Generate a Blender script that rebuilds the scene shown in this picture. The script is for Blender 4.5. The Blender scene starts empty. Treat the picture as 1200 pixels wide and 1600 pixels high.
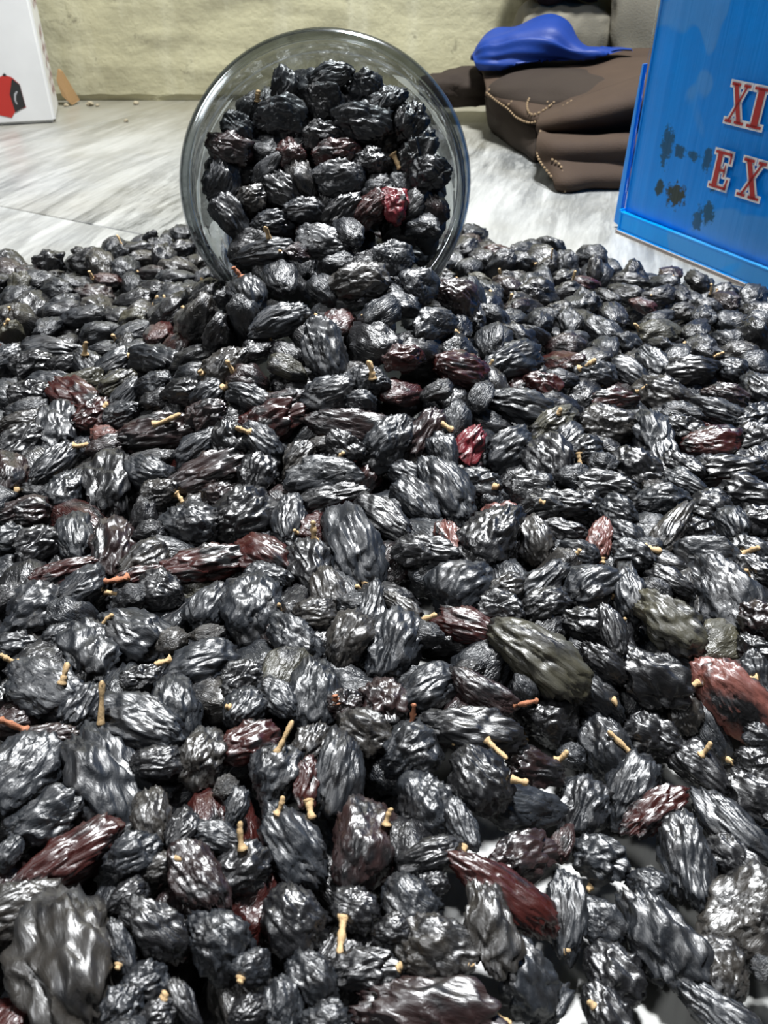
import bpy, bmesh, math, random
import numpy as np
from mathutils import Vector, Matrix, Quaternion

C = bpy.context.scene.collection
sc = bpy.context.scene
MM = 0.001

# ------------------------------------------------------------------ camera, world, lamp, exposure
PITCH = math.radians(36.6)
CAM_H = 0.168
cam_data = bpy.data.cameras.new('camera')
cam_data.sensor_fit = 'VERTICAL'
cam_data.sensor_height = 36.0
cam_data.sensor_width = 27.0
cam_data.lens = 28.8
cam_data.clip_start = 0.01
cam_data.clip_end = 20.0
cam_data.dof.use_dof = True
cam_data.dof.focus_distance = 0.235
cam_data.dof.aperture_fstop = 42.0
cam = bpy.data.objects.new('camera', cam_data)
cam.location = (0.0, 0.0, CAM_H)
cam.rotation_euler = (math.pi / 2 - PITCH, 0.0, 0.0)
C.objects.link(cam)
sc.camera = cam

world = bpy.data.worlds.new('room_light')
world.use_nodes = True
world.node_tree.nodes['Background'].inputs['Color'].default_value = (0.93, 0.97, 1.0, 1)
world.node_tree.nodes['Background'].inputs['Strength'].default_value = 0.035
sc.world = world

def area(name, loc, target, sx, sy, power, col):
    d = bpy.data.lights.new(name, 'AREA')
    d.shape = 'RECTANGLE'
    d.size, d.size_y, d.energy, d.color = sx, sy, power, col
    o = bpy.data.objects.new(name, d)
    o.location = loc
    o.rotation_euler = (Vector(target) - Vector(loc)).to_track_quat('-Z', 'Y').to_euler()
    C.objects.link(o)
    return o

area('ceiling_lamp', (0.10, 0.60, 1.05), (0.02, 0.25, 0.0), 0.13, 0.13, 34.0, (0.97, 0.985, 1.0))
area('added_fill_lamp', (-0.85, -0.25, 1.5), (0.0, 0.45, 0.0), 0.30, 0.30, 9.0, (0.97, 0.985, 1.0))  # unseen fill added at the front left to brighten the carton faces

sc.view_settings.view_transform = 'Standard'
sc.view_settings.look = 'None'
sc.view_settings.exposure = 0.0
sc.view_settings.gamma = 1.0
sc.view_settings.use_curve_mapping = False

# ------------------------------------------------------------------ helpers
def tag(o, label=None, cat=None, group=None, kind=None):
    if label: o['label'] = label
    if cat: o['category'] = cat
    if group: o['group'] = group
    if kind: o['kind'] = kind
    return o

def mesh_obj(name, verts, faces, mat, parent=None, smooth=False):
    me = bpy.data.meshes.new(name)
    me.from_pydata([tuple(v) for v in verts], [], [tuple(f) for f in faces])
    me.update()
    if smooth:
        me.polygons.foreach_set('use_smooth', [True] * len(me.polygons))
    if mat: me.materials.append(mat)
    o = bpy.data.objects.new(name, me)
    C.objects.link(o)
    if parent: o.parent = parent
    return o

def bm_obj(name, bm, mat, parent=None, smooth=False):
    me = bpy.data.meshes.new(name)
    bmesh.ops.recalc_face_normals(bm, faces=bm.faces[:])
    bm.to_mesh(me)
    bm.free()
    if smooth:
        me.polygons.foreach_set('use_smooth', [True] * len(me.polygons))
    if mat: me.materials.append(mat)
    o = bpy.data.objects.new(name, me)
    C.objects.link(o)
    if parent: o.parent = parent
    return o

def empty(name, loc=(0, 0, 0), rz=0.0):
    o = bpy.data.objects.new(name, None)
    o.empty_display_size = 0.02
    o.location = loc
    o.rotation_euler = (0, 0, rz)
    C.objects.link(o)
    return o

class Mat:
    """A small wrapper for node materials."""
    def __init__(self, name):
        self.m = bpy.data.materials.new(name)
        self.m.use_nodes = True
        self.nt = self.m.node_tree
        self.b = self.nt.nodes['Principled BSDF']
        self.out = self.nt.nodes['Material Output']
    def n(self, kind, **kw):
        nd = self.nt.nodes.new(kind)
        for k, v in kw.items():
            if k in nd.inputs.keys() if isinstance(k, str) else False:
                nd.inputs[k].default_value = v
            else:
                setattr(nd, k, v)
        return nd
    def l(self, a, b):
        self.nt.links.new(a, b)
    def set(self, **kw):
        for k, v in kw.items():
            self.b.inputs[k.replace('_', ' ')].default_value = v
    def coord(self, out='Object', scale=(1, 1, 1), loc=(0, 0, 0), rot=(0, 0, 0)):
        t = self.n('ShaderNodeTexCoord')
        mp = self.n('ShaderNodeMapping')
        mp.inputs['Scale'].default_value = scale
        mp.inputs['Location'].default_value = loc
        mp.inputs['Rotation'].default_value = rot
        self.l(t.outputs[out], mp.inputs['Vector'])
        return mp.outputs['Vector']
    def noise(self, vec, scale, detail=4, rough=0.55, dist=0.0, kind=None):
        nd = self.n('ShaderNodeTexNoise')
        if kind: nd.noise_type = kind
        nd.inputs['Scale'].default_value = scale
        nd.inputs['Detail'].default_value = detail
        nd.inputs['Roughness'].default_value = rough
        nd.inputs['Distortion'].default_value = dist
        if vec is not None: self.l(vec, nd.inputs['Vector'])
        return nd.outputs['Fac']
    def ramp(self, fac, stops):
        r = self.n('ShaderNodeValToRGB')
        e = r.color_ramp.elements
        while len(e) < len(stops): e.new(0.5)
        for i, (p, c) in enumerate(stops):
            e[i].position = p
            e[i].color = c if len(c) == 4 else (*c, 1)
        self.l(fac, r.inputs['Fac'])
        return r.outputs['Color']
    def mix(self, fac, a, b, mode='MIX'):
        x = self.n('ShaderNodeMix')
        x.data_type = 'RGBA'
        x.blend_type = mode
        for s, v in ((0, fac), (6, a), (7, b)):
            if hasattr(v, 'node'): self.l(v, x.inputs[s])
            elif s == 0: x.inputs[0].default_value = v
            else: x.inputs[s].default_value = (*v, 1) if len(v) == 3 else v
        return x.outputs[2]
    def math(self, op, a, b=None, clamp=False):
        x = self.n('ShaderNodeMath')
        x.operation = op
        x.use_clamp = clamp
        for i, v in enumerate((a, b)):
            if v is None: continue
            if hasattr(v, 'node'): self.l(v, x.inputs[i])
            else: x.inputs[i].default_value = v
        return x.outputs[0]
    def bump(self, h, strength, dist):
        bp = self.n('ShaderNodeBump')
        bp.inputs['Strength'].default_value = strength
        bp.inputs['Distance'].default_value = dist
        self.l(h, bp.inputs['Height'])
        self.l(bp.outputs['Normal'], self.b.inputs['Normal'])
        return bp
    def color(self, c):
        if hasattr(c, 'node'): self.l(c, self.b.inputs['Base Color'])
        else: self.b.inputs['Base Color'].default_value = (*c, 1)

def plain(name, col, rough=0.6, spec=0.5, bump=0.0, bscale=200, bdist=0.0004, var=0.0):
    m = Mat(name)
    m.set(Roughness=rough)
    m.b.inputs['Specular IOR Level'].default_value = spec
    v = m.coord()
    if var:
        f = m.noise(v, bscale * 0.2, 4)
        m.color(m.mix(f, tuple(x * (1 - var) for x in col), tuple(min(1, x * (1 + var)) for x in col)))
    else:
        m.color(col)
    if bump:
        m.bump(m.noise(v, bscale, 5), bump, bdist)
    return m.m

# numpy gradient noise
_prm = np.random.RandomState(11).permutation(256)
_prm = np.concatenate([_prm, _prm, _prm])
_grd = np.random.RandomState(5).normal(size=(256, 3))
_grd /= np.linalg.norm(_grd, axis=1)[:, None]
def pn(p):
    p = np.asarray(p, float)
    i = np.floor(p).astype(int)
    f = p - i
    i &= 255
    w = f * f * f * (f * (f * 6 - 15) + 10)
    out = np.zeros(len(p))
    for dx in (0, 1):
        for dy in (0, 1):
            for dz in (0, 1):
                h = _prm[_prm[_prm[i[:, 0] + dx] + i[:, 1] + dy] + i[:, 2] + dz]
                g = _grd[h]
                d = f - np.array((dx, dy, dz))
                ww = ((w[:, 0] if dx else 1 - w[:, 0]) * (w[:, 1] if dy else 1 - w[:, 1]) * (w[:, 2] if dz else 1 - w[:, 2]))
                out += ww * np.sum(g * d, axis=1)
    return out * 1.6

# a point of the place from the direction in which the survey camera saw it, at a given distance y or height z
_cp, _sp = math.cos(PITCH), math.sin(PITCH)
def sight(u, v):
    return np.array([(u - 600) / 1280.0, _cp + (800 - v) / 1280.0 * _sp, -_sp + (800 - v) / 1280.0 * _cp])
def at_y(u, v, y):
    r = sight(u, v)
    return np.array([0, 0, CAM_H]) + r * (y / r[1])
def at_z(u, v, z):
    r = sight(u, v)
    return np.array([0, 0, CAM_H]) + r * ((z - CAM_H) / r[2])
def on_plane(u, v, p, n):
    r = sight(u, v)
    o = np.array([0, 0, CAM_H])
    return o + r * (np.dot(np.asarray(p) - o, n) / np.dot(r, n))

# ------------------------------------------------------------------ the setting: marble floor, plaster wall
def marble(name, rot, seed):
    m = Mat(name)
    v = m.coord('Object', (1, 1, 1), (seed, seed * .7, 0), (0, 0, rot))
    st = m.n('ShaderNodeMapping')
    st.inputs['Scale'].default_value = (1.0, 6.5, 1.0)
    m.l(v, st.inputs['Vector'])
    a = m.noise(st.outputs['Vector'], 3.4, 9, 0.68, 0.45)
    b = m.noise(st.outputs['Vector'], 9.0, 9, 0.70, 0.35)
    big = m.noise(v, 3.2, 3)
    va = m.ramp(a, [(0.36, (0, 0, 0)), (0.50, (1, 1, 1)), (0.56, (0.25, 0.25, 0.25)), (0.70, (0.7, 0.7, 0.7))])
    vb = m.ramp(b, [(0.40, (0, 0, 0)), (0.58, (1, 1, 1)), (0.66, (0.2, 0.2, 0.2))])
    f = m.math('ADD', m.math('MULTIPLY', va, 0.55), m.math('MULTIPLY', vb, 0.5))
    f = m.math('MULTIPLY', f, m.ramp(big, [(0.30, (.25, .25, .25)), (0.62, (1, 1, 1))]), True)
    c = m.mix(f, (0.43, 0.435, 0.42), (0.075, 0.08, 0.08))
    grime = m.ramp(m.noise(v, 9.0, 5, 0.6), [(0.45, (0, 0, 0)), (0.8, (1, 1, 1))])
    c = m.mix(m.math('MULTIPLY', grime, 0.4), c, (0.23, 0.21, 0.15))
    # browner and darker towards the foot of the wall, with a noisy edge
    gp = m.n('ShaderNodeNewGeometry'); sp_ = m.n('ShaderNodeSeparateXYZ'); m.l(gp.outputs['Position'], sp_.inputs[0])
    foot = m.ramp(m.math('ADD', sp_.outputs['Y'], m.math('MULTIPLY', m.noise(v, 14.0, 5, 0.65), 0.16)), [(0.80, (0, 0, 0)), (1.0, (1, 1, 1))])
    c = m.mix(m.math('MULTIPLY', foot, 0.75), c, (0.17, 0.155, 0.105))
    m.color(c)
    m.set(Roughness=0.34)
    m.bump(m.noise(v, 60, 4), 0.06, 0.001)
    return m.m

J0 = at_z(0, 322, 0)
J1 = at_z(150, 352, 0)
ja = math.atan2(J1[1] - J0[1], J1[0] - J0[0])
jd = np.array([math.cos(ja), math.sin(ja)])
jn = np.array([-jd[1], jd[0]])
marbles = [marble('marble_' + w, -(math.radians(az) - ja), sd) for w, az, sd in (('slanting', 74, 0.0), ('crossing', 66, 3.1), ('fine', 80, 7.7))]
grout = plain('grout', (0.26, 0.25, 0.23), 0.9)
bm = bmesh.new()
bmesh.ops.create_cube(bm, size=1, matrix=Matrix.Translation((0, 0.55, -0.0111)) @ Matrix.Diagonal((2.4, 1.6, 0.021, 1)))
floor = bm_obj('floor', bm, grout)
tag(floor, kind='structure')
# slabs of 0.6 m laid at a slant to the wall, joints of 1.2 mm
SL = 0.60
k = 0
for i in range(-3, 3):
    for j in range(-3, 3):
        o2 = J0[:2] + jd * (i * SL - 0.13) + jn * (j * SL)
        cen = o2 + jd * SL / 2 + jn * SL / 2
        if not (-1.25 < cen[0] < 1.25 and -0.35 < cen[1] < 1.45): continue
        bm = bmesh.new()
        bmesh.ops.create_cube(bm, size=1, matrix=Matrix.Diagonal((SL - 0.0008, SL - 0.0008, 0.012, 1)))
        bmesh.ops.bevel(bm, geom=[e for e in bm.edges], offset=0.0006, segments=1, affect='EDGES')
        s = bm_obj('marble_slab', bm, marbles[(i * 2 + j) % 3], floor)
        s.location = (cen[0], cen[1], -0.006)
        s.rotation_euler = (0, 0, ja)
        k += 1

m = Mat('plaster_cream')
v = m.coord()
st = m.n('ShaderNodeMapping'); st.inputs['Scale'].default_value = (3.0, 1.0, 14.0); m.l(v, st.inputs['Vector'])
vt = m.n('ShaderNodeMapping'); vt.inputs['Scale'].default_value = (16.0, 1.0, 2.5); m.l(v, vt.inputs['Vector'])
c = m.mix(m.ramp(m.noise(st.outputs[0], 3.0, 6, 0.65), [(0.38, (0, 0, 0)), (0.66, (1, 1, 1))]), (0.52, 0.49, 0.315), (0.29, 0.27, 0.17))
c = m.mix(m.math('MULTIPLY', m.ramp(m.noise(vt.outputs[0], 2.5, 5), [(0.5, (0, 0, 0)), (0.75, (1, 1, 1))]), 0.5), c, (0.62, 0.60, 0.44))
c = m.mix(m.ramp(m.noise(v, 46.0, 6, 0.7), [(0.60, (0, 0, 0)), (0.70, (.8, .8, .8))]), c, (0.17, 0.155, 0.10))
m.color(c); m.set(Roughness=0.75)
m.bump(m.noise(v, 40.0, 7, 0.65), 0.5, 0.004)
WALL_Y = 0.957
# the wall's foot is chipped and uneven
nx = 120
rnd = random.Random(4)
vs, fs = [], []
for i in range(nx + 1):
    x = -1.2 + 2.4 * i / nx
    for zz, dy in ((-0.02, 0.004 + 0.006 * rnd.random()), (0.0015 + 0.003 * rnd.random(), 0.0005 + 0.0025 * rnd.random()), (0.0055 + 0.002 * rnd.random(), 0.0), (0.60, 0.0)):
        vs.append((x, WALL_Y + dy, zz))
for i in range(nx):
    for q in range(3):
        a = i * 4 + q
        fs.append((a, a + 4, a + 5, a + 1))
b0 = len(vs)
vs += [(-1.2, WALL_Y + 0.1, -0.02), (1.2, WALL_Y + 0.1, -0.02), (1.2, WALL_Y + 0.1, 0.6), (-1.2, WALL_Y + 0.1, 0.6)]
fs.append((b0, b0 + 1, b0 + 2, b0 + 3))
fs.append((3, nx * 4 + 3, b0 + 2, b0 + 3))
wall = mesh_obj('wall_back', vs, fs, m.m)
tag(wall, kind='structure')

crumb_mat = plain('crumb', (0.30, 0.26, 0.18), 0.9, 0.2, 0.4, 300, 0.001)
crumb_spots = [(103, 163, 5.0, 'tan plaster crumb beside the cardboard strip'), (141, 162, 7.5, 'largest chip of plaster at the foot of the cream wall'),
               (152, 163, 4.5, 'small plaster chip just right of the largest chip by the wall'), (212, 160, 6.0, 'plaster chip by the wall behind the jar, far from the cardboard'),
               (197, 187, 4.5, 'brown crumb lying out on the grey marble')]
for n_, (u, vv, s, lab) in enumerate(crumb_spots):
    p = at_z(u, vv, 0.002)
    bm = bmesh.new()
    bmesh.ops.create_icosphere(bm, subdivisions=2, radius=1)
    r2 = random.Random(n_)
    q = np.array([v.co for v in bm.verts])
    d = pn(q * 1.4 + n_ * 7)
    for v_, dd in zip(bm.verts, d):
        v_.co *= 1 + 0.5 * dd
        v_.co.z *= 0.6
    for v_ in bm.verts: v_.co *= s * 0.5 * MM
    o = bm_obj('plaster_crumb' if n_ < 4 else 'crumb', bm, crumb_mat)
    o.location = (p[0], min(p[1], WALL_Y - s * 0.5 * MM), s * 0.28 * MM)
    tag(o, lab, 'crumb')

# ------------------------------------------------------------------ boxes
def oriented_box(name, corner, dx, dy, L, W, Hh, mat, parent, bev=0.0012):
    """A box standing on the floor from a corner, along unit vectors dx and dy."""
    bm = bmesh.new()
    bmesh.ops.create_cube(bm, size=1)
    for v_ in bm.verts:
        a, b, c_ = v_.co.x + .5, v_.co.y + .5, v_.co.z + .5
        v_.co = Vector((corner[0] + dx[0] * L * a + dy[0] * W * b, corner[1] + dx[1] * L * a + dy[1] * W * b, corner[2] + Hh * c_))
    bmesh.ops.recalc_face_normals(bm, faces=bm.faces[:])
    bmesh.ops.bevel(bm, geom=bm.edges[:], offset=bev, segments=3, affect='EDGES')
    return bm_obj(name, bm, mat, parent)

def decal(name, polys, p, n, mat, parent, lift):
    """Flat print: polygons given on the face through p with normal n, lying on it by a hair."""
    vs, fs = [], []
    for poly in polys:
        b = len(vs)
        vs += [np.asarray(q) + np.asarray(n) * lift for q in poly]
        fs.append(tuple(range(b, b + len(poly))))
    bm = bmesh.new()
    for v_ in vs: bm.verts.new(v_)
    bm.verts.ensure_lookup_table()
    for f_ in fs: bm.faces.new([bm.verts[i] for i in f_])
    for f_ in bm.faces:
        f_.normal_update()
        if f_.normal.dot(Vector(n)) < 0: f_.normal_flip()
    me = bpy.data.meshes.new(name)
    bm.to_mesh(me); bm.free()
    me.materials.append(mat)
    o = bpy.data.objects.new(name, me)
    C.objects.link(o)
    if parent: o.parent = parent
    return o

# white carton by the wall
A = at_z(88, 192, 0.0)
B = at_z(0, 197, 0.0)
fx = (B - A)[:2]; fx /= np.linalg.norm(fx)
sx_ = np.array([fx[1], -fx[0]])
if sx_[1] < 0: sx_ = -sx_
m = Mat('white_card')
v = m.coord()
m.color(m.mix(m.ramp(m.noise(v, 14, 4), [(0.45, (0, 0, 0)), (0.75, (1, 1, 1))]), (0.68, 0.68, 0.665), (0.58, 0.58, 0.57)))
m.set(Roughness=0.45)
white_card = m.m
wb = empty('white_carton', (A[0] + fx[0] * .12 + sx_[0] * .04, A[1] + fx[1] * .12 + sx_[1] * .04, 0))
tag(wb, 'white cardboard carton printed with a red machine, standing against the cream wall', 'box')
wb_inv = Matrix.Translation(wb.location).inverted()
def under(o, root):
    o.parent = root
    o.matrix_parent_inverse = root.matrix_basis.inverted()
    return o
def free_parent(o, root):
    bpy.context.view_layer.update()
    o.parent = root
    o.matrix_parent_inverse = root.matrix_world.inverted()
    return o
body = under(oriented_box('carton_body', (A[0], A[1], 0.0005), fx, sx_, 0.24, 0.083, 0.36, white_card, None, 0.0025), wb)
fn = np.array([-sx_[0], -sx_[1], 0.0])
sn = np.array([-fx[0], -fx[1], 0.0])
def front(u, v): return on_plane(u, v, A, fn)
def wside(u, v): return on_plane(u, v, A, sn)
red = plain('print_red', (0.42, 0.026, 0.018), 0.4, var=0.15, bscale=120)
red_dark = plain('print_dark_red', (0.30, 0.02, 0.018), 0.4)
blackp = plain('print_black', (0.018, 0.018, 0.018), 0.4)
greyp = plain('print_grey', (0.35, 0.35, 0.36), 0.4)
pic = decal('printed_machine', [[front(*q) for q in ((-14, 136), (-14, 178), (0, 180), (18.5, 184), (24, 174), (17, 120), (6, 117), (-8, 124))],
                                [front(*q) for q in ((17, 120), (24, 174), (41, 167.5), (40, 165), (31, 132), (20, 122))]], A, fn, red, None, 0.0003)
under(pic, wb)
pan = under(decal('printed_panel', [[front(*q) for q in ((18.5, 122.5), (15.2, 147), (24, 175.5), (40, 166), (31, 132.5))]], A, fn, blackp, None, 0.0005), wb)
under(decal('printed_handle', [[front(*q) for q in ((3.5, 117.5), (6, 114.5), (9, 115.5), (10, 118.5), (7.5, 119.2))]], A, fn, blackp, None, 0.00045), wb)
under(decal('printed_handle_curve', [[front(*q) for q in ((22, 147), (25.5, 142), (28, 143), (25, 149), (25, 157), (28, 163), (25.5, 162.5), (22.4, 156))]], A, fn, greyp, None, 0.0007), wb)
brownp = plain('print_brown', (0.36, 0.17, 0.15), 0.6)
for k_ in range(11):
    z0 = 0.018 + k_ * 0.0125
    cc = np.array([A[0], A[1], 0])
    sdir = np.array([sx_[0], sx_[1], 0.0])
    if k_ == 5: continue
    quads = []
    for q in range(5):
        a0 = 0.030 + q * 0.009 + (k_ % 3) * .002
        a1 = a0 + 0.006
        if (q * 7 + k_ * 3) % 5 == 0: continue
        zig = 0.004 if q % 2 else -0.004
        quads.append([cc + sdir * a0 + np.array([0, 0, z0]), cc + sdir * a1 + np.array([0, 0, z0 + zig]),
                      cc + sdir * a1 + np.array([0, 0, z0 + zig + .0055]), cc + sdir * a0 + np.array([0, 0, z0 + .0055])])
    under(decal('printed_line', quads, A, sn, brownp, None, 0.0003), wb)

# a strip of brown cardboard leaning in the corner behind it
tan_card = plain('brown_cardboard', (0.25, 0.155, 0.07), 0.8, 0.2, 0.3, 120, 0.0006, 0.15)
strip = [at_y(90, 108, 0.936), at_y(95, 112, 0.936), at_y(122, 157, 0.944), at_y(112.5, 166, 0.930), at_y(97, 150, 0.930), at_y(88, 125, 0.932)]
vs = [np.array(q) for q in strip] + [np.array(q) + np.array([0.001, 0.003, 0.0]) for q in strip]
for q in vs: q[2] = max(q[2], 0.001)
n_ = len(strip)
fs = [tuple(range(n_)), tuple(range(2 * n_ - 1, n_ - 1, -1))] + [(i, i + n_, (i + 1) % n_ + n_, (i + 1) % n_) for i in range(n_)]
o = mesh_obj('cardboard_strip', vs, fs, tan_card)
tag(o, 'strip of brown cardboard leaning between the white carton and the wall', 'cardboard')

# blue carton
A2 = at_z(968.5, 363.5, 0.0)
B2 = at_z(1200, 461, 0.0)
bx = (B2 - A2)[:2]; bx /= np.linalg.norm(bx)
by = np.array([-bx[1], bx[0]])
if by[0] < 0: by = -by
bn = np.array([-by[0], -by[1], 0.0])
bx3 = np.array([bx[0], bx[1], 0.0]); by3 = np.array([by[0], by[1], 0.0]); Z3 = np.array([0, 0, 1.0])
def fc(p):                                         # a point of the face as (along, up)
    d = np.asarray(p) - A2
    return np.array([np.dot(d, bx3), p[2]])
def fpt(a, z): return A2 + bx3 * a + Z3 * z
def blue_mat(name, base, deep, stain_at=None):
    m = Mat(name)
    v = m.coord('Object')
    # corrugation: upright streaks
    st = m.n('ShaderNodeMapping'); st.inputs['Scale'].default_value = (150, 150, 3.0); m.l(v, st.inputs['Vector'])
    f = m.noise(st.outputs[0], 1.0, 4, 0.6)
    c = m.mix(f, base, deep)
    sc_ = m.ramp(m.noise(v, 17, 2, 0.45, 0.5), [(0.575, (0, 0, 0)), (0.595, (1, 1, 1))])
    c = m.mix(m.math('MULTIPLY', sc_, 0.38), c, (0.13, 0.34, 0.62))
    if stain_at is not None:
        for (p, r, col, sxy) in stain_at:
            vm = m.n('ShaderNodeVectorMath'); vm.operation = 'SUBTRACT'
            m.l(v, vm.inputs[0]); vm.inputs[1].default_value = tuple(p)
            ml = m.n('ShaderNodeVectorMath'); ml.operation = 'MULTIPLY'
            m.l(vm.outputs[0], ml.inputs[0]); ml.inputs[1].default_value = (1, 1, sxy)
            ln = m.n('ShaderNodeVectorMath'); ln.operation = 'LENGTH'; m.l(ml.outputs[0], ln.inputs[0])
            d_ = m.math('DIVIDE', ln.outputs['Value'], r)
            e = m.math('ADD', d_, m.math('MULTIPLY', m.math('SUBTRACT', m.noise(v, 260, 5, 0.7), 0.5), 2.6))
            mask = m.ramp(e, [(0.70, (1, 1, 1)), (1.0, (0, 0, 0))])
            c = m.mix(m.math('MULTIPLY', mask, 0.97), c, col)
    m.color(c)
    m.set(Roughness=0.33)
    m.b.inputs['Specular IOR Level'].default_value = 0.28
    m.bump(m.math('ADD', f, m.math('MULTIPLY', m.noise(v, 30, 4), 1.2)), 0.35, 0.0012)
    return m.m
stains = [(on_plane(1056, 305, A2, bn), 0.0085, (0.020, 0.028, 0.008), 1.2),
          (on_plane(1031, 294, A2, bn), 0.0036, (0.012, 0.040, 0.045), 0.7),
          (on_plane(1043, 228, A2, bn), 0.0052, (0.004, 0.075, 0.17), 0.45),
          (on_plane(1064, 236, A2, bn), 0.0050, (0.004, 0.070, 0.16), 1.3),
          (on_plane(1084, 244, A2, bn), 0.0042, (0.004, 0.080, 0.18), 1.4),
          (on_plane(1106, 250, A2, bn), 0.0034, (0.004, 0.080, 0.19), 0.5),
          (on_plane(1107, 334, A2, bn), 0.0046, (0.004, 0.070, 0.14), 0.7),
          (on_plane(1090, 345, A2, bn), 0.0034, (0.004, 0.080, 0.18), 0.4),
          (on_plane(1115, 292, A2, bn), 0.0026, (0.004, 0.075, 0.15), 1.0)]
bc = empty('blue_carton', (A2[0] + by[0] * .1 + bx[0] * .15, A2[1] + by[1] * .1 + bx[1] * .15, 0))
tag(bc, 'glossy blue cardboard carton with red white-edged capital letters, standing beside the raisins', 'box')
blue = blue_mat('blue_card', (0.0, 0.275, 0.85), (0.0, 0.195, 0.68), stains)
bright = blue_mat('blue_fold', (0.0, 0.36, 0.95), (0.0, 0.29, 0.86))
kraft = plain('raw_board', (0.45, 0.40, 0.37), 0.8, 0.2)
def fbox(name, a0, a1, z0, z1, d0, d1, mat, bev=0.0008, seg=2):
    """A block on the face: a along it, z up, d out of it (positive = proud)."""
    bm = bmesh.new()
    bmesh.ops.create_cube(bm, size=1)
    for v_ in bm.verts:
        a, b, c_ = v_.co.x + .5, v_.co.y + .5, v_.co.z + .5
        p = A2 + bx3 * (a0 + (a1 - a0) * a) + bn * (d0 + (d1 - d0) * b) + Z3 * (z0 + (z1 - z0) * c_)
        v_.co = Vector(p)
    if bev: bmesh.ops.bevel(bm, geom=bm.edges[:], offset=bev, segments=seg, affect='EDGES')
    return under(bm_obj(name, bm, mat), bc)
# the face panel sags a little: a grid
na, nz = 40, 40
vs, fs = [], []
BL, BH = 0.30, 0.33
for i in range(na + 1):
    for j in range(nz + 1):
        a, z = BL * i / na, 0.013 + (BH - 0.013) * j / nz
        s_ = math.sin(math.pi * min(1, i / na * 1.0)) * math.sin(math.pi * j / nz)
        d = 0.0010 * s_ + 0.0006 * pn(np.array([[a * 30, z * 25, 1.0]]))[0] - 0.0015 * math.exp(-((z - 0.0135) / 0.004) ** 2)
        if i == 0: d = -0.0012
        if 2 <= i <= 3: d += 0.0006
        vs.append(A2 + bx3 * a + bn * d + Z3 * z)
for i in range(na):
    for j in range(nz):
        a = i * (nz + 1) + j
        fs.append((a, a + nz + 1, a + nz + 2, a + 1))
under(mesh_obj('front_panel', vs, fs, blue, None, True), bc)
fbox('carton_body', 0.0, BL, 0.001, BH, -0.22, -0.0022, blue, 0.0015)
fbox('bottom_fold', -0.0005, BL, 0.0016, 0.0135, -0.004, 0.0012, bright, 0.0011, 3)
fbox('board_edge', -0.0010, BL, 0.0, 0.0020, -0.006, 0.0026, kraft, 0.0005)
# the side flap that stands off at the corner
c0 = np.array([on_plane(959, 346, A2 + by3 * 0.004, bn), on_plane(966, 352, A2 + by3 * 0.003, bn), on_plane(1006, 100, A2 + by3 * 0.003, bn), on_plane(1003.5, 100, A2 + by3 * 0.004, bn)])
vs = list(c0) + [q + by3 * 0.003 for q in c0]
under(mesh_obj('side_flap', vs, [(0, 1, 2, 3), (7, 6, 5, 4), (0, 4, 5, 1), (1, 5, 6, 2), (2, 6, 7, 3), (3, 7, 4, 0)], blue), bc)
# the frayed corner: white paper torn along the edge
rnd = random.Random(3)
vs, fs = [], []
nseg = 64
for i in range(nseg + 1):
    z = 0.006 + 0.26 * i / nseg
    wdt = 0.0003 + 0.0011 * max(0, rnd.random() - 0.35) + (0.0016 if 0.165 < z < 0.185 else 0) * rnd.random()
    vs += [A2 + bx3 * (-0.0006) + bn * (0.0004) + Z3 * z, A2 + bx3 * wdt + bn * 0.0016 + Z3 * z]
for i in range(nseg):
    fs.append((2 * i, 2 * i + 1, 2 * i + 3, 2 * i + 2))
fray = plain('torn_paper', (0.55, 0.70, 0.80), 0.8, var=0.4, bscale=900)
under(mesh_obj('torn_edge', vs, fs, fray), bc)

# lettering, built from strokes: (x0,y0)-(x1,y1) quads in letter space, 1 unit = cap height
def letter(ch):
    if ch == 'X':
        return [[(.10, .97), (.30, .97), (.80, .03), (.60, .03)], [(.70, .97), (.79, .97), (.23, .03), (.14, .03)],
                [(.00, 1), (.42, 1), (.42, .925), (.00, .925)], [(.58, 1), (.90, 1), (.90, .925), (.58, .925)],
                [(.02, 0), (.36, 0), (.36, .075), (.02, .075)], [(.48, 0), (.92, 0), (.92, .075), (.48, .075)]]
    if ch == 'I':
        return [[(.14, .03), (.36, .03), (.36, .97), (.14, .97)], [(0, 1), (.50, 1), (.50, .925), (0, .925)], [(0, 0), (.50, 0), (.50, .075), (0, .075)]]
    if ch == 'N':
        return [[(.12, .03), (.22, .03), (.22, .97), (.12, .97)], [(0, 1), (.36, 1), (.36, .925), (0, .925)], [(0, 0), (.34, 0), (.34, .075), (0, .075)],
                [(.12, 1), (.34, 1), (.84, 0), (.66, 0)], [(.72, .03), (.82, .03), (.82, .97), (.72, .97)], [(.60, 1), (.94, 1), (.94, .925), (.60, .925)]]
    if ch == 'E':
        return [[(.12, .03), (.33, .03), (.33, .97), (.12, .97)], [(0, 1), (.74, 1), (.74, .925), (0, .925)], [(0, 0), (.76, 0), (.76, .075), (0, .075)],
                [(.64, 1), (.74, 1), (.74, .72), (.69, .72)], [(.64, 0), (.76, 0), (.78, .30), (.72, .30)],
                [(.30, .535), (.56, .535), (.56, .465), (.30, .465)], [(.52, .66), (.57, .66), (.57, .34), (.52, .34)]]
letter_red = plain('letter_red', (0.42, 0.018, 0.016), 0.4, var=0.12, bscale=160)
letter_white = plain('letter_white', (0.82, 0.80, 0.80), 0.45)
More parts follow.
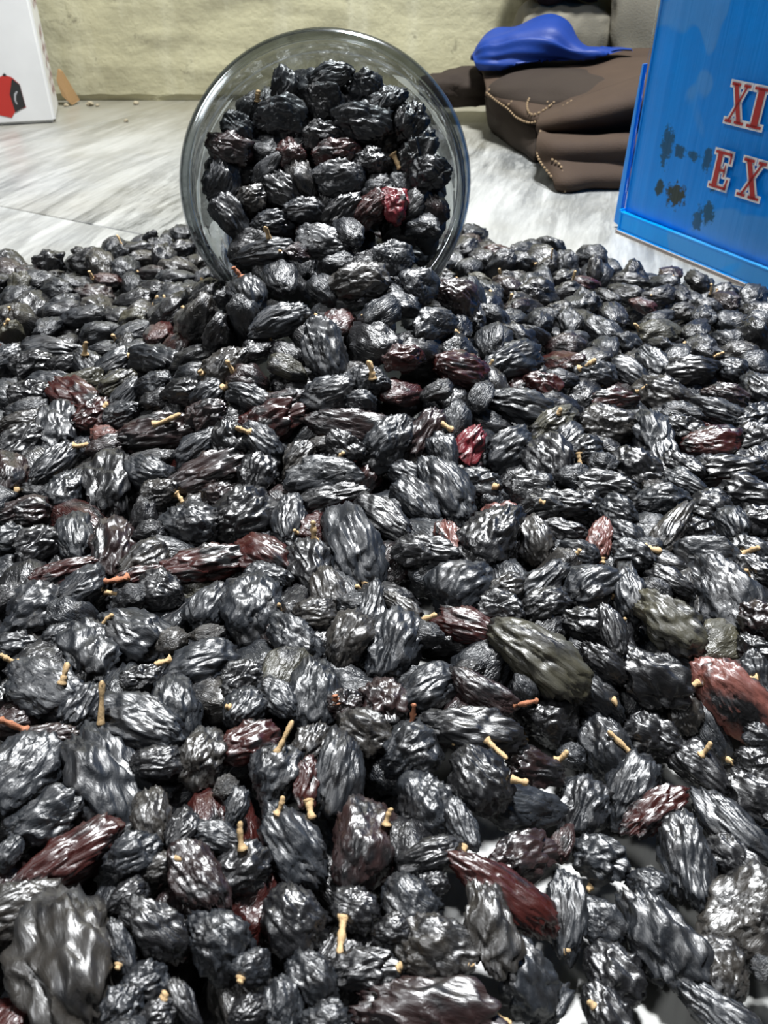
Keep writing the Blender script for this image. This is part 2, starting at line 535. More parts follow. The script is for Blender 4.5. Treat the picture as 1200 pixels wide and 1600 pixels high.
def grow(poly, g):
    c = np.mean(np.array(poly), axis=0)
    P_ = [np.array(q, float) for q in poly]
    n_ = len(P_)
    area_ = sum(P_[i][0] * P_[(i + 1) % n_][1] - P_[(i + 1) % n_][0] * P_[i][1] for i in range(n_))
    if area_ < 0: P_ = P_[::-1]
    lines = []
    for i in range(n_):
        e = P_[(i + 1) % n_] - P_[i]
        nn = np.array([e[1], -e[0]]) / max(np.linalg.norm(e), 1e-9)
        lines.append((P_[i] + nn * g, e))
    out = []
    for i in range(n_):
        p, r = lines[i - 1]; q, s = lines[i]
        den = r[0] * s[1] - r[1] * s[0]
        t = ((q[0] - p[0]) * s[1] - (q[1] - p[1]) * s[0]) / den
        t = np.clip(t, -0.5, 1 + 4 * g / max(np.linalg.norm(r), 1e-6) + 0.3)
        out.append(p + r * t)
    return out
def put_letter(ch, a0, a1, z0, z1):
    wd = max(px for poly in letter(ch) for px, _ in poly)
    kx, kz = (a1 - a0) / wd, z1 - z0
    for mat, g, lift, nm in ((letter_white, 0.06, 0.0022, 'letter_edge'), (letter_red, 0.0, 0.0025, 'letter')):
        polys = []
        for poly in letter(ch):
            pts = [(px * kx, pz * kz) for px, pz in poly]
            if g: pts = grow(pts, g * kz)
            polys.append([A2 + bx3 * (a0 + px) + Z3 * (z0 + pz) for px, pz in pts])
        under(decal(nm, polys, A2, bn, mat, None, lift), bc)
put_letter('X', 0.0640, 0.0765, 0.0765, 0.0950)
put_letter('I', 0.0787, 0.0880, 0.0765, 0.0950)
put_letter('E', 0.0635, 0.0755, 0.0440, 0.0625)
put_letter('X', 0.0828, 0.0975, 0.0440, 0.0625)

# ------------------------------------------------------------------ bags and cloths beyond the pile
def catmull(P_, n):
    """Points through rows of control points."""
    P_ = np.asarray(P_, float)
    Q = np.concatenate([[2 * P_[0] - P_[1]], P_, [2 * P_[-1] - P_[-2]]])
    out = []
    segs = len(P_) - 1
    for s in np.linspace(0, segs, n):
        i = min(int(s), segs - 1); t = s - i
        a, b, c, d = Q[i], Q[i + 1], Q[i + 2], Q[i + 3]
        out.append(.5 * (2 * b + (c - a) * t + (2 * a - 5 * b + 4 * c - d) * t * t + (3 * b - a - 3 * c + d) * t ** 3))
    return np.array(out)
def sheet(name, rows, nu, nv, thick, mat, parent=None, wrinkle=0.0, wscale=40, seed=0.0, fold=None):
    """A cloth with thickness through rows of control points."""
    R_ = np.array([catmull(r, nu) for r in rows])
    G = np.array([catmull(R_[:, i], nv) for i in range(nu)])          # nu x nv x 3
    du = np.gradient(G, axis=0); dv = np.gradient(G, axis=1)
    N_ = np.cross(du, dv); N_ /= np.maximum(np.linalg.norm(N_, axis=2), 1e-9)[..., None]
    if wrinkle:
        G = G + N_ * (pn(G.reshape(-1, 3) * wscale + seed) * wrinkle).reshape(nu, nv, 1)
    if fold is not None:
        A_, B_ = np.meshgrid(np.linspace(0, 1, nu), np.linspace(0, 1, nv), indexing='ij')
        G = G + N_ * fold(A_, B_)[..., None]
    top = G.reshape(-1, 3); bot = (G - N_ * thick).reshape(-1, 3)
    vs = np.concatenate([top, bot]); vs[:, 2] = np.maximum(vs[:, 2], 0.0006)
    n_ = nu * nv; fs = []
    for i in range(nu - 1):
        for j in range(nv - 1):
            a = i * nv + j
            fs.append((a, a + nv, a + nv + 1, a + 1)); fs.append((n_ + a, n_ + a + 1, n_ + a + nv + 1, n_ + a + nv))
    for i in range(nu - 1):
        for j in (0, nv - 1):
            a = i * nv + j; fs.append((a, a + nv, n_ + a + nv, n_ + a))
    for j in range(nv - 1):
        for i in (0, nu - 1):
            a = i * nv + j; fs.append((a, a + 1, n_ + a + 1, n_ + a))
    bm = bmesh.new()
    V = [bm.verts.new(v) for v in vs]
    for f_ in fs: bm.faces.new([V[i] for i in f_])
    return bm_obj(name, bm, mat, parent, True), G, N_

def blob(name, cen, rad, mat, parent=None, seed=0.0, lump=0.18, freq=1.6, floor_z=0.001, power=2.6, rot=0.0, sub=5, extra=None):
    """A soft lumpy sack: a super-ellipsoid with folds."""
    bm = bmesh.new()
    bmesh.ops.create_icosphere(bm, subdivisions=sub, radius=1)
    q = np.array([v.co for v in bm.verts])
    k = (np.abs(q) ** power).sum(axis=1) ** (-1 / power)
    r = k * (1 + lump * pn(q * freq + seed) + lump * .45 * (1 - 2 * np.abs(pn(q * freq * 2.2 + seed + 5))))
    q = q * r[:, None] * np.array(rad)
    c_, s_ = math.cos(rot), math.sin(rot)
    q = np.stack([q[:, 0] * c_ - q[:, 1] * s_, q[:, 0] * s_ + q[:, 1] * c_, q[:, 2]], axis=1) + np.array(cen)
    if extra is not None: q = extra(q)
    q[:, 2] = np.maximum(q[:, 2], floor_z)
    for v, p in zip(bm.verts, q): v.co = p
    return bm_obj(name, bm, mat, parent, True)

def cloth_mat(name, a, b, rough=0.85, scale=900, bump=0.5, sheen=0.0, big=18):
    m = Mat(name)
    v = m.coord()
    c = m.mix(m.noise(v, big, 5), a, b)
    m.color(c); m.set(Roughness=rough)
    m.b.inputs['Specular IOR Level'].default_value = 0.3
    if sheen: m.b.inputs['Sheen Weight'].default_value = sheen
    m.bump(m.noise(v, scale, 3), bump, 0.0006)
    return m.m
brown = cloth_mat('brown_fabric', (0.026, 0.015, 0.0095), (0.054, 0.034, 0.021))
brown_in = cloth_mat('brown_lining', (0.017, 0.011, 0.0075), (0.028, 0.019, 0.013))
stitch = plain('tan_thread', (0.24, 0.165, 0.09), 0.8)
blue_cloth = cloth_mat('royal_blue_cloth', (0.002, 0.022, 0.15), (0.003, 0.034, 0.21), 0.55, 500, 0.25)
beige = cloth_mat('beige_sacking', (0.15, 0.138, 0.105), (0.23, 0.213, 0.165), 0.9, 700, 0.5)
plum = cloth_mat('plum_cloth', (0.012, 0.006, 0.009), (0.035, 0.020, 0.025), 0.9, 600, 0.4)

bag = empty('brown_bag', (0.13, 0.72, 0))
tag(bag, 'soft brown fabric bag with tan stitched curls, slumped on the marble behind the blue carton', 'bag')
# stuffed body under the flap
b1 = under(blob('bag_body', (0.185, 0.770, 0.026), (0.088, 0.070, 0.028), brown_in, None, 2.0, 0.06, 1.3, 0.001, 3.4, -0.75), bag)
# upper flap, its front edge hanging over the body
rows = [[at_y(742, 118, .874), at_y(800, 99, .872), at_y(880, 91, .868), at_y(960, 84, .852), at_y(1040, 82, .842)],
        [at_y(752, 113, .842), at_y(812, 100, .832), at_y(890, 97, .826), at_y(965, 94, .815), at_y(1045, 92, .795)],
        [at_y(757, 128, .808), at_y(815, 126, .795), at_y(895, 120, .780), at_y(965, 106, .768), at_y(1045, 104, .750)],
        [at_y(760, 144, .784), at_y(802, 161, .752), at_y(846, 181, .716), at_y(905, 157, .708), at_y(1040, 112, .700)],
        [at_y(761, 152, .779), at_y(803, 170, .747), at_y(845, 190, .713), at_y(908, 168, .706), at_y(1040, 125, .702)]]
fl, G, N_ = sheet('flap', rows, 70, 60, 0.003, brown, None, 0.0016, 42, 1.0)
under(fl, bag)
# the front panel below the flap
rows = [[at_y(763, 152, .792), at_y(800, 170, .765), at_y(842, 190, .730)],
        [at_y(766, 175, .788), at_y(802, 200, .750), at_y(842, 225, .708)],
        [at_z(769, 196, .0045), at_z(803, 222, .004), at_z(842, 247, .004)],
        [at_z(772, 192, .001), at_z(806, 216, .001), at_z(846, 240, .001)]]
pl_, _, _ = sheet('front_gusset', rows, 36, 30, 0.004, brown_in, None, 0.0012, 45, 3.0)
under(pl_, bag)
# the corner folded over towards the pile
rows = [[at_y(846, 186, .715), at_y(905, 162, .700), at_y(955, 140, .695), at_y(1030, 116, .690)],
        [at_y(843, 196, .690), at_y(880, 190, .668), at_y(940, 178, .660), at_y(1030, 158, .655)],
        [at_y(842, 206, .690), at_y(870, 212, .690), at_y(930, 212, .690), at_y(1030, 203, .690)],
        [at_y(842, 225, .656), at_y(866, 226, .640), at_y(920, 226, .636), at_y(1030, 222, .632)],
        [at_y(852, 258, .640), at_y(872, 256, .632), at_y(915, 256, .632), at_y(1030, 252, .632)],
        [at_z(869, 290, .004), at_z(886, 290, .005), at_z(930, 284, .006), at_z(1030, 286, .004)],
        [at_z(874, 286, .001), at_z(890, 284, .001), at_z(932, 278, .001), at_z(1030, 280, .001)]]
co, G2, N2 = sheet('folded_corner', rows, 64, 60, 0.004, brown, None, 0.0014, 45, 6.0)
under(co, bag)
# tail lying towards the wall
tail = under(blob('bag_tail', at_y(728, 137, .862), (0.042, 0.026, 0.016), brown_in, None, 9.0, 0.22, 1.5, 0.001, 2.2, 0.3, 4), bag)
# stitched cord, on the flap and on the corner
def cord(name, pts, N_off, r, parent, dash=True):
    """A row of stitches: short beads along a line of points."""
    P_ = catmull(pts, 220)
    seg = np.linalg.norm(np.diff(P_, axis=0), axis=1); tot = np.concatenate([[0], np.cumsum(seg)])
    n_ = max(3, int(tot[-1] / 0.0034))
    bm = bmesh.new()
    for k_ in range(n_):
        s0 = tot[-1] * (k_ + .5) / n_
        i = min(np.searchsorted(tot, s0), len(P_) - 1)
        d = P_[min(i + 1, len(P_) - 1)] - P_[max(i - 1, 0)]
        qd = Vector(d).to_track_quat('X', 'Z').to_matrix().to_4x4()
        bmesh.ops.create_icosphere(bm, subdivisions=1, radius=1, matrix=Matrix.Translation(Vector(P_[i])) @ qd @ Matrix.Diagonal((0.0014, r, r, 1)))
    o = bm_obj(name, bm, stitch, None, True)
    return under(o, bag)
def on_sheet(G, N_, a, b):
    nu, nv = G.shape[:2]
    i = min(max(a, 0), 1) * (nu - 1); j = min(max(b, 0), 1) * (nv - 1)
    i0, j0 = int(i), int(j)
    s_ = 1 if N_[i0, j0] @ (np.array([0, 0, CAM_H]) - G[i0, j0]) > 0 else -1
    return G[i0, j0] + N_[i0, j0] * s_ * (0.0007 if s_ == 1 else 0.0045)
# (across the flap, from back to front)
for line in ([(.03, .80), (.08, .66), (.15, .56), (.24, .51), (.31, .54), (.31, .66), (.25, .86)],
             [(.42, .53), (.38, .62), (.39, .74), (.46, .82), (.55, .76), (.58, .64), (.53, .55), (.48, .60), (.51, .70)],
             [(.02, .84), (.14, .87), (.26, .88), (.36, .87), (.48, .86), (.60, .84), (.74, .80)]):
    cord('stitching', [on_sheet(G, N_, a, b) for a, b in line], None, 0.0010, bag)
for line in ([(.30, .62), (.34, .74), (.30, .86), (.20, .95)], [(.03, .42), (.02, .60), (.05, .78)]):
    pts = [on_sheet(G2, N2, a, b) for a, b in line]
    cord('stitching', pts, None, 0.0010, bag)

# royal blue cloth heaped on the bag
rows = [[at_y(742, 96, .848), at_y(752, 72, .858), at_y(795, 46, .862), at_y(856, 27, .864), at_y(900, 62, .850), at_y(950, 84, .826), at_y(985, 91, .808)],
        [at_y(741, 90, .832), at_y(758, 74, .828), at_y(798, 56, .824), at_y(866, 48, .818), at_y(912, 76, .812), at_y(952, 86, .808), at_y(985, 91.5, .804)],
        [at_y(743, 97, .818), at_y(768, 90, .806), at_y(812, 80, .800), at_y(872, 80, .796), at_y(920, 90, .792), at_y(955, 92, .795), at_y(985, 92, .800)],
        [at_y(750, 103, .818), at_y(774, 109, .808), at_y(815, 105, .804), at_y(875, 102, .800), at_y(920, 99, .796), at_y(955, 95, .798), at_y(985, 92.5, .800)],
        [at_y(752, 103, .842), at_y(778, 106, .838), at_y(818, 102, .834), at_y(875, 98, .830), at_y(920, 96, .822), at_y(955, 94, .810), at_y(985, 92, .803)]]
def blue_folds(a, b):
    g = b + 0.28 * (1 - a) - 0.10
    env = np.clip(a * 5, 0, 1) * np.clip((1 - a) * 4, 0, 1)
    return env * (0.0050 * np.exp(-((g - .42) / .05) ** 2) - 0.0050 * np.exp(-((g - .52) / .04) ** 2) + 0.0035 * np.exp(-((g - .68) / .05) ** 2) + 0.0025 * np.sin(a * 19 + b * 7))
o, GB, NB = sheet('blue_cloth', rows, 96, 64, 0.003, blue_cloth, None, 0.0022, 40, 4.0, blue_folds)
# it rests on the bag: nothing of it sinks below the bag's top
from mathutils.bvhtree import BVHTree
bpy.context.view_layer.update()
bv, bf = [], []
for ch in bag.children:
    b0 = len(bv)
    bv += [ch.matrix_world @ v_.co for v_ in ch.data.vertices]
    bf += [tuple(i + b0 for i in p.vertices) for p in ch.data.polygons]
tree = BVHTree.FromPolygons(bv, bf)
nn_ = len(o.data.vertices) // 2
for v_ in o.data.vertices:
    hit = tree.ray_cast(Vector((v_.co.x, v_.co.y, 0.6)), Vector((0, 0, -1)))[0]
    if hit is not None:
        v_.co.z = max(v_.co.z, hit.z + (0.0062 if v_.index < nn_ else 0.0026))
for _ in range(5):
    for v_ in o.data.vertices:
        near = tree.find_nearest(v_.co, 0.006)
        if near[0] is not None and near[3] < 0.0045:
            v_.co.z += 0.0025
tag(o, 'royal blue cloth lying crumpled on top of the brown bag', 'cloth')

# beige sack behind, against the wall
sack = blob('beige_sack', (0.325, 0.905, 0.085), (0.105, 0.044, 0.105), beige, None, 12.0, 0.09, 1.2, 0.001, 3.0, -0.10)
tag(sack, 'dull beige cloth sack standing behind the brown bag and the blue cloth', 'sack')
pc = blob('plum_cloth', (0.170, 0.922, 0.132), (0.052, 0.028, 0.036), plum, None, 21.0, 0.25, 1.8, 0.001, 2.4, 0.15)
tag(pc, 'dark plum cloth bundled behind the blue cloth, at the side of the beige sack', 'cloth')
under_roll = blob('grey_cushion', (0.172, 0.925, 0.046), (0.050, 0.027, 0.047), beige, None, 31.0, 0.12, 1.3, 0.001, 2.8, 0.1)
tag(under_roll, 'grey beige bundle against the wall holding up the plum cloth', 'bundle')

# ------------------------------------------------------------------ the jar
TAU = math.radians(30)
JE = Vector((0, math.sin(TAU), math.cos(TAU)))
JN = Vector((0, -math.cos(TAU), math.sin(TAU)))
JC = Vector((-22.5, 297.0, 36.0)) * MM + JE * 0.055
jar = empty('glass_jar', JC)
jar.rotation_mode = 'QUATERNION'
jar.rotation_quaternion = Matrix((Vector((1, 0, 0)), JN.cross(Vector((1, 0, 0))), JN)).transposed().to_quaternion()
tag(jar, 'round clear jar lying tipped with its open mouth facing out, spilling raisins', 'jar')
# a thin clear wall: mostly lets light straight through, mirrors at a slant
m = Mat('clear_jar')
m.nt.nodes.remove(m.b)
tr = m.n('ShaderNodeBsdfTransparent'); tr.inputs['Color'].default_value = (0.76, 0.78, 0.785, 1)
gl = m.n('ShaderNodeBsdfGlossy'); gl.inputs['Roughness'].default_value = 0.05; gl.inputs['Color'].default_value = (0.95, 0.96, 0.97, 1)
bp = m.n('ShaderNodeBump'); bp.inputs['Strength'].default_value = 0.15; bp.inputs['Distance'].default_value = 0.001
m.l(m.noise(m.coord(), 45, 3), bp.inputs['Height'])
m.l(bp.outputs['Normal'], gl.inputs['Normal'])
def slant(m, low, high, power):
    """How much the surface mirrors: low face on, high at a slant, the same from both sides."""
    lw = m.n('ShaderNodeLayerWeight'); lw.inputs['Blend'].default_value = 0.5
    p = m.math('POWER', lw.outputs['Facing'], power)
    return m.math('ADD', m.math('MULTIPLY', p, high - low), low, True)
ms = m.n('ShaderNodeMixShader')
m.l(slant(m, 0.07, 0.95, 1.9), ms.inputs[0]); m.l(tr.outputs[0], ms.inputs[1]); m.l(gl.outputs[0], ms.inputs[2])
m.l(ms.outputs[0], m.out.inputs['Surface'])
glass = m.m
m = Mat('rim_plastic')
m.nt.nodes.remove(m.b)
tr = m.n('ShaderNodeBsdfTransparent'); tr.inputs['Color'].default_value = (0.72, 0.74, 0.75, 1)
gl = m.n('ShaderNodeBsdfGlossy'); gl.inputs['Roughness'].default_value = 0.12; gl.inputs['Color'].default_value = (0.75, 0.77, 0.78, 1)
ms = m.n('ShaderNodeMixShader')
m.l(slant(m, 0.10, 0.9, 2.2), ms.inputs[0]); m.l(tr.outputs[0], ms.inputs[1]); m.l(gl.outputs[0], ms.inputs[2])
m.l(ms.outputs[0], m.out.inputs['Surface'])
rim_glass = m.m
def lathe(name, prof, seg, mat, parent, closed=True):
    """prof: (radius, z) in mm about the jar's axis."""
    vs, fs = [], []
    n_ = len(prof)
    for i in range(seg):
        a = 2 * math.pi * i / seg
        for r, z in prof: vs.append((r * MM * math.cos(a), r * MM * math.sin(a), z * MM))
    for i in range(seg):
        k2 = (i + 1) % seg
        for j in range(n_ if closed else n_ - 1):
            j2 = (j + 1) % n_
            fs.append((i * n_ + j, k2 * n_ + j, k2 * n_ + j2, i * n_ + j2))
    bm = bmesh.new()
    V = [bm.verts.new(v) for v in vs]
    for f_ in fs: bm.faces.new([V[i] for i in f_])
    bmesh.ops.remove_doubles(bm, verts=bm.verts[:], dist=1e-7)
    return bm_obj(name, bm, mat, parent, True)
# wall of the jar: a rolled lip, a threaded neck, a short body and a closed base
outer = [(51.2, 0.2), (53.2, 0.0), (54.6, -0.9), (55.0, -2.2), (54.4, -3.6), (53.4, -4.6), (53.2, -6.5), (53.9, -7.4), (54.3, -8.3), (53.6, -9.4), (53.2, -11.0),
         (53.9, -12.0), (54.3, -13.0), (53.6, -14.2), (53.3, -17.5), (54.8, -19.0), (55.4, -20.5), (54.8, -22.0), (53.6, -24.0), (53.8, -60.0), (53.0, -74.0), (50.0, -80.0), (44.0, -82.0), (0.0, -82.0)]
inner = [(0.0, -79.6), (43.0, -79.4), (48.5, -77.5), (51.0, -72.5), (51.4, -60.0), (51.2, -24.0), (51.9, -20.0), (50.9, -15.0), (50.7, -8.0), (50.5, -2.0), (50.6, -0.6)]
lathe('jar_wall', outer + inner, 96, glass, jar, False)
lathe('mouth_rim', [(50.2, 0.5), (52.6, 0.9), (54.9, 0.0), (55.6, -1.6), (54.9, -3.0), (55.2, -1.6), (54.5, -0.2), (52.6, 0.55), (50.4, 0.35)], 96, rim_glass, jar)

# ------------------------------------------------------------------ raisins
def ico(sub):
    bm = bmesh.new()
    bmesh.ops.create_icosphere(bm, subdivisions=sub, radius=1)
    v = np.array([x.co for x in bm.verts]); f = np.array([[x.index for x in p.verts] for p in bm.faces])
    bm.free()
    return v, f
ICO = {k: ico(k) for k in (2, 3, 4, 5)}           # 80*4^k/4 triangles
SHAPES = ['l'] * 18 + ['f'] * 16 + ['s'] * 14 + ['c'] * 10
def raisin_points(idx, q):
    """The skin of raisin number idx over the directions q, brought to a 2 x 2 x 2 box: x long, z thin."""
    sh = SHAPES[idx]
    rs = np.random.RandomState(100 + idx)
    o = rs.uniform(0, 80, 3)
    p = q.copy()
    asp = dict(l=(1.0, .60, .50), f=(1.0, .78, .66), s=(1.0, .72, .56), c=(1.0, .72, .42))[sh]
    # swell and collapse of the whole berry
    low = pn(q * 0.9 + o) * .24 + pn(q * 1.9 + o + 9) * .13
    r = 1 + low
    wq = q + 0.22 * np.stack([pn(q * 1.8 + o + 3), pn(q * 1.8 + o + 13), pn(q * 1.8 + o + 23)], axis=1)
    def ridge(v, sharp=1.7):
        return (1 - np.abs(np.clip(v * 1.7, -1, 1))) ** sharp
    def furrow(ph, sharp=1.9):
        return (1 - np.abs(np.sin(ph))) ** sharp
    mod = np.clip(.62 + .9 * pn(q * 1.7 + o + 71), .12, 1.15)
    micro = ridge(pn(wq * 12 + o + 51))
    big = ridge(pn(wq * np.array([1.2, 2.6, 2.6]) + o + 31), 1.4)
    th = np.arctan2(q[:, 2], q[:, 1])
    if sh == 'l':
        n_ = 9 + idx % 4
        ph = n_ * th + 2.4 * pn(q * np.array([1.3, 2.2, 2.2]) + o + 5) + 1.3 * pn(q * np.array([3, 5, 5]) + o + 15)
        pole = np.clip((1 - np.abs(q[:, 0])) * 5, 0, 1)
        h = .13 * big + .150 * furrow(ph) * mod * pole + .04 * ridge(pn(wq * np.array([2.5, 9, 9]) + o + 41)) + .008 * micro
    elif sh == 'f':
        ph = 11.5 * pn(q * 1.2 + o + 5) + 3.4 * pn(q * 3.1 + o + 15)
        h = .16 * big + .130 * furrow(ph) * mod + .05 * ridge(pn(wq * 6.5 + o + 41)) + .012 * micro
    elif sh == 's':
        d1 = pn(wq * 1.5 + o + 31)
        ph = 8 * pn(q * 1.2 + o + 5) + 2.0 * pn(q * 3.3 + o + 15)
        h = .22 * ridge(pn(wq * np.array([1.3, 2.2, 2.2]) + o + 61), 2.0) - .40 * np.maximum(d1, 0) ** 1.2 + .095 * furrow(ph, 2.0) * mod + .008 * micro
    else:
        rho = np.sqrt(wq[:, 0] ** 2 + (wq[:, 1] * 1.05) ** 2)
        up = np.clip(np.abs(q[:, 2]) * 1.7, 0, 1)
        ph = rho * 17 + 3.0 * pn(q * 1.9 + o + 5) + 1.7 * pn(q * 4.2 + o + 15)
        h = .170 * furrow(ph, 1.5) * (.35 + .65 * up) * np.clip(mod + .2, 0, 1) + .05 * big + .07 * ridge(pn(wq * np.array([3.5, 7.5, 5]) + o + 41)) * (1 - up) + .010 * micro
        r = r - .12 * up * np.clip(1 - rho * 1.3, 0, 1)
    # wrinkles gather to the stalk end
    r = r + h - .10
    p = q * r[:, None] * np.array(asp)
    p[:, 1] *= 1 - .16 * p[:, 0] * rs.choice([-1, 1])
    p[:, 2] += rs.uniform(-.12, .12) * (p[:, 0] ** 2) + rs.uniform(-.06, .06) * p[:, 1]
    p[:, 1] += rs.uniform(-.10, .10) * (p[:, 0] ** 2)
    lo, hi = p.min(axis=0), p.max(axis=0)
    p = (p - (lo + hi) / 2) / ((hi - lo) / 2)
    return p

TINT = {'k': (.0070, .0070, .0082), 'b': (.0105, .0125, .0160), 'w': (.0190, .0085, .0080), 'r': (.0370, .0060, .0045), 'd': (.0270, .0235, .0195),
        'o': (.0520, .0480, .0300), 'm': (.1500, .0520, .0400), 'p': (.1500, .0140, .0200)}
GLOSS = {'k': 0.35, 'b': 0.80, 'w': 0.35, 'r': 0.15, 'd': 0.6, 'o': 0.8, 'm': 0.5, 'p': 0.2}

def skin(name, from_object):
    m = Mat(name)
    if from_object:
        oi = m.n('ShaderNodeObjectInfo')
        tint = oi.outputs['Color']; alpha = oi.outputs['Alpha']
        tc = m.n('ShaderNodeTexCoord')
        add = m.n('ShaderNodeVectorMath'); add.operation = 'ADD'
        mul = m.n('ShaderNodeMath'); mul.operation = 'MULTIPLY'; mul.inputs[1].default_value = 57.0
        m.l(oi.outputs['Random'], mul.inputs[0])
        m.l(tc.outputs['Object'], add.inputs[0]); m.l(mul.outputs[0], add.inputs[1])
        v = add.outputs[0]
    else:
        at = m.n('ShaderNodeAttribute'); at.attribute_name = 'tint'
        tint = at.outputs['Color']; alpha = at.outputs['Alpha']
        a2 = m.n('ShaderNodeAttribute'); a2.attribute_name = 'berry'
        v = a2.outputs['Vector']
    n1 = m.noise(v, 1.7, 3, 0.6)
    n2 = m.noise(v, 7.0, 4, 0.65)
    n3 = m.noise(v, 1.2, 3, 0.55)
    st = m.n('ShaderNodeMapping'); st.inputs['Scale'].default_value = (0.42, 1.0, 1.0); m.l(v, st.inputs['Vector'])
    fold = m.noise(st.outputs[0], 5.5, 3, 0.5, 0.5)
    fine = m.noise(st.outputs[0], 12.0, 3, 0.55, 0.4)
    grain = m.noise(v, 60.0, 3, 0.6)
    # berries whose skin shows red or brown are so in part; the rest of the skin is black
    part = m.ramp(n3, [(0.36, (0, 0, 0)), (0.50, (1, 1, 1))])
    c0 = m.mix(part, (0.0060, 0.0058, 0.0066), tint)
    bl = m.ramp(n1, [(0.38, (0, 0, 0)), (0.70, (1, 1, 1))])
    f = m.math('MULTIPLY', m.math('MULTIPLY', bl, alpha), 0.38)
    c = m.mix(f, c0, (0.027, 0.0325, 0.040))
    dust = m.ramp(n2, [(0.66, (0, 0, 0)), (0.74, (1, 1, 1))])
    c = m.mix(m.math('MULTIPLY', m.math('MULTIPLY', dust, alpha), 0.28), c, (0.19, 0.16, 0.10))
    m.color(c)
    ro = m.math('ADD', m.math('MULTIPLY', n2, 0.20), 0.21)
    m.l(m.math('ADD', m.math('ADD', ro, m.math('MULTIPLY', alpha, 0.07)), m.math('MULTIPLY', f, 0.25)), m.b.inputs['Roughness'])
    m.b.inputs['Specular IOR Level'].default_value = 0.85
    m.b.inputs['IOR'].default_value = 1.5
    def crest(x):
        return m.math('SUBTRACT', 1.0, m.math('MULTIPLY', m.math('ABSOLUTE', m.math('SUBTRACT', x, 0.5)), 4.5), True)
    h = m.math('ADD', m.math('MULTIPLY', crest(fold), 1.0), m.math('MULTIPLY', crest(fine), 0.22))
    h = m.math('ADD', h, m.math('MULTIPLY', grain, 0.04))
    m.l(m.math('MULTIPLY', m.math('SUBTRACT', 1.0, alpha, True), 0.45), m.b.inputs['Coat Weight'])
    m.b.inputs['Coat Roughness'].default_value = 0.17
    m.bump(h, 0.22 if from_object else 0.6, 0.00034)
    return m.m
skin_one = skin('raisin_skin', True)
skin_heap = skin('raisin_skin_heap', False)

def stalk_mat(name, a, b):
    m = Mat(name)
    v = m.coord('Object', (1, 1, 6))
    m.color(m.mix(m.noise(v, 3.0, 4), a, b))
    m.set(Roughness=0.7)
    m.bump(m.noise(v, 5.0, 4), 0.5, 0.0004)
    return m.m
stalk_tan = stalk_mat('stalk_tan', (0.46, 0.29, 0.13), (0.74, 0.54, 0.30))
stalk_red = stalk_mat('stalk_red', (0.30, 0.09, 0.05), (0.52, 0.24, 0.12))
def stalk_mesh(seed, mat, stub=False):
    """A dried stalk one unit long along z, thickness 1 at the middle, with its knobs and flared foot."""
    r2 = random.Random(seed)
    vs, fs = [], []
    N_, S_ = (5 if stub else 12), 8
    ph = r2.uniform(0, 6); bx_ = r2.uniform(-.5, .5); by_ = r2.uniform(-.5, .5)
    for i in range(N_ + 1):
        t = i / N_
        r = .56 - .10 * t + .09 * math.sin(11 * t + ph) + .42 * math.exp(-(t / .08) ** 2) + .16 * math.exp(-((t - .93) / .07) ** 2) + r2.uniform(-.05, .05)
        if stub: r = .55 + .10 * math.exp(-(t / .25) ** 2) + r2.uniform(-.07, .07) - .12 * t
        if i == N_: r *= .55
        ox, oy = bx_ * (t * t) * 1.2, by_ * (t * t) * 1.2
        for k_ in range(S_):
            a = 2 * math.pi * k_ / S_
            rr = r * (1 + .18 * r2.uniform(-1, 1))
            vs.append((ox + rr * math.cos(a), oy + rr * math.sin(a), t))
    for i in range(N_):
        for k_ in range(S_):
            a = i * S_ + k_; b = i * S_ + (k_ + 1) % S_
            fs.append((a, b, b + S_, a + S_))
    fs.append(tuple(range(S_ - 1, -1, -1))); fs.append(tuple(range(N_ * S_, N_ * S_ + S_)))
    me = bpy.data.meshes.new('stalk')
    me.from_pydata(vs, [], fs); me.update()
    me.polygons.foreach_set('use_smooth', [True] * len(me.polygons))
    me.materials.append(mat)
    return me
STALKS = [stalk_mesh(s, stalk_tan) for s in range(5)] + [stalk_mesh(s + 9, stalk_red) for s in range(3)] + [stalk_mesh(s + 20, stalk_tan, True) for s in range(3)]

_cache = {}
def raisin_mesh(idx, sub):
    if (idx, sub) not in _cache:
        q, f = ICO[sub]
        me = bpy.data.meshes.new('raisin')
        me.from_pydata(raisin_points(idx, q).tolist(), [], f.tolist())
        me.update()
        me.polygons.foreach_set('use_smooth', [True] * len(me.polygons))
        me.materials.append(skin_one)
        _cache[(idx, sub)] = me
    return _cache[(idx, sub)]

def unpack(line):
    """x y z qx qy qz L W T (tenths of mm, thousandths) shape colour [stalk: x y z x y z kind]"""
    a = line.split()
    n_ = [float(x) for x in a[:9]]
    c = np.array(n_[:3]) * 1e-4
    qv = np.array(n_[3:6]) / 1000.0
    qw = math.sqrt(max(0.0, 1 - float(qv @ qv)))
    return c, Quaternion((qw, *qv)), np.array(n_[6:9]) * 1e-4, int(a[9]), a[10], a[11:]

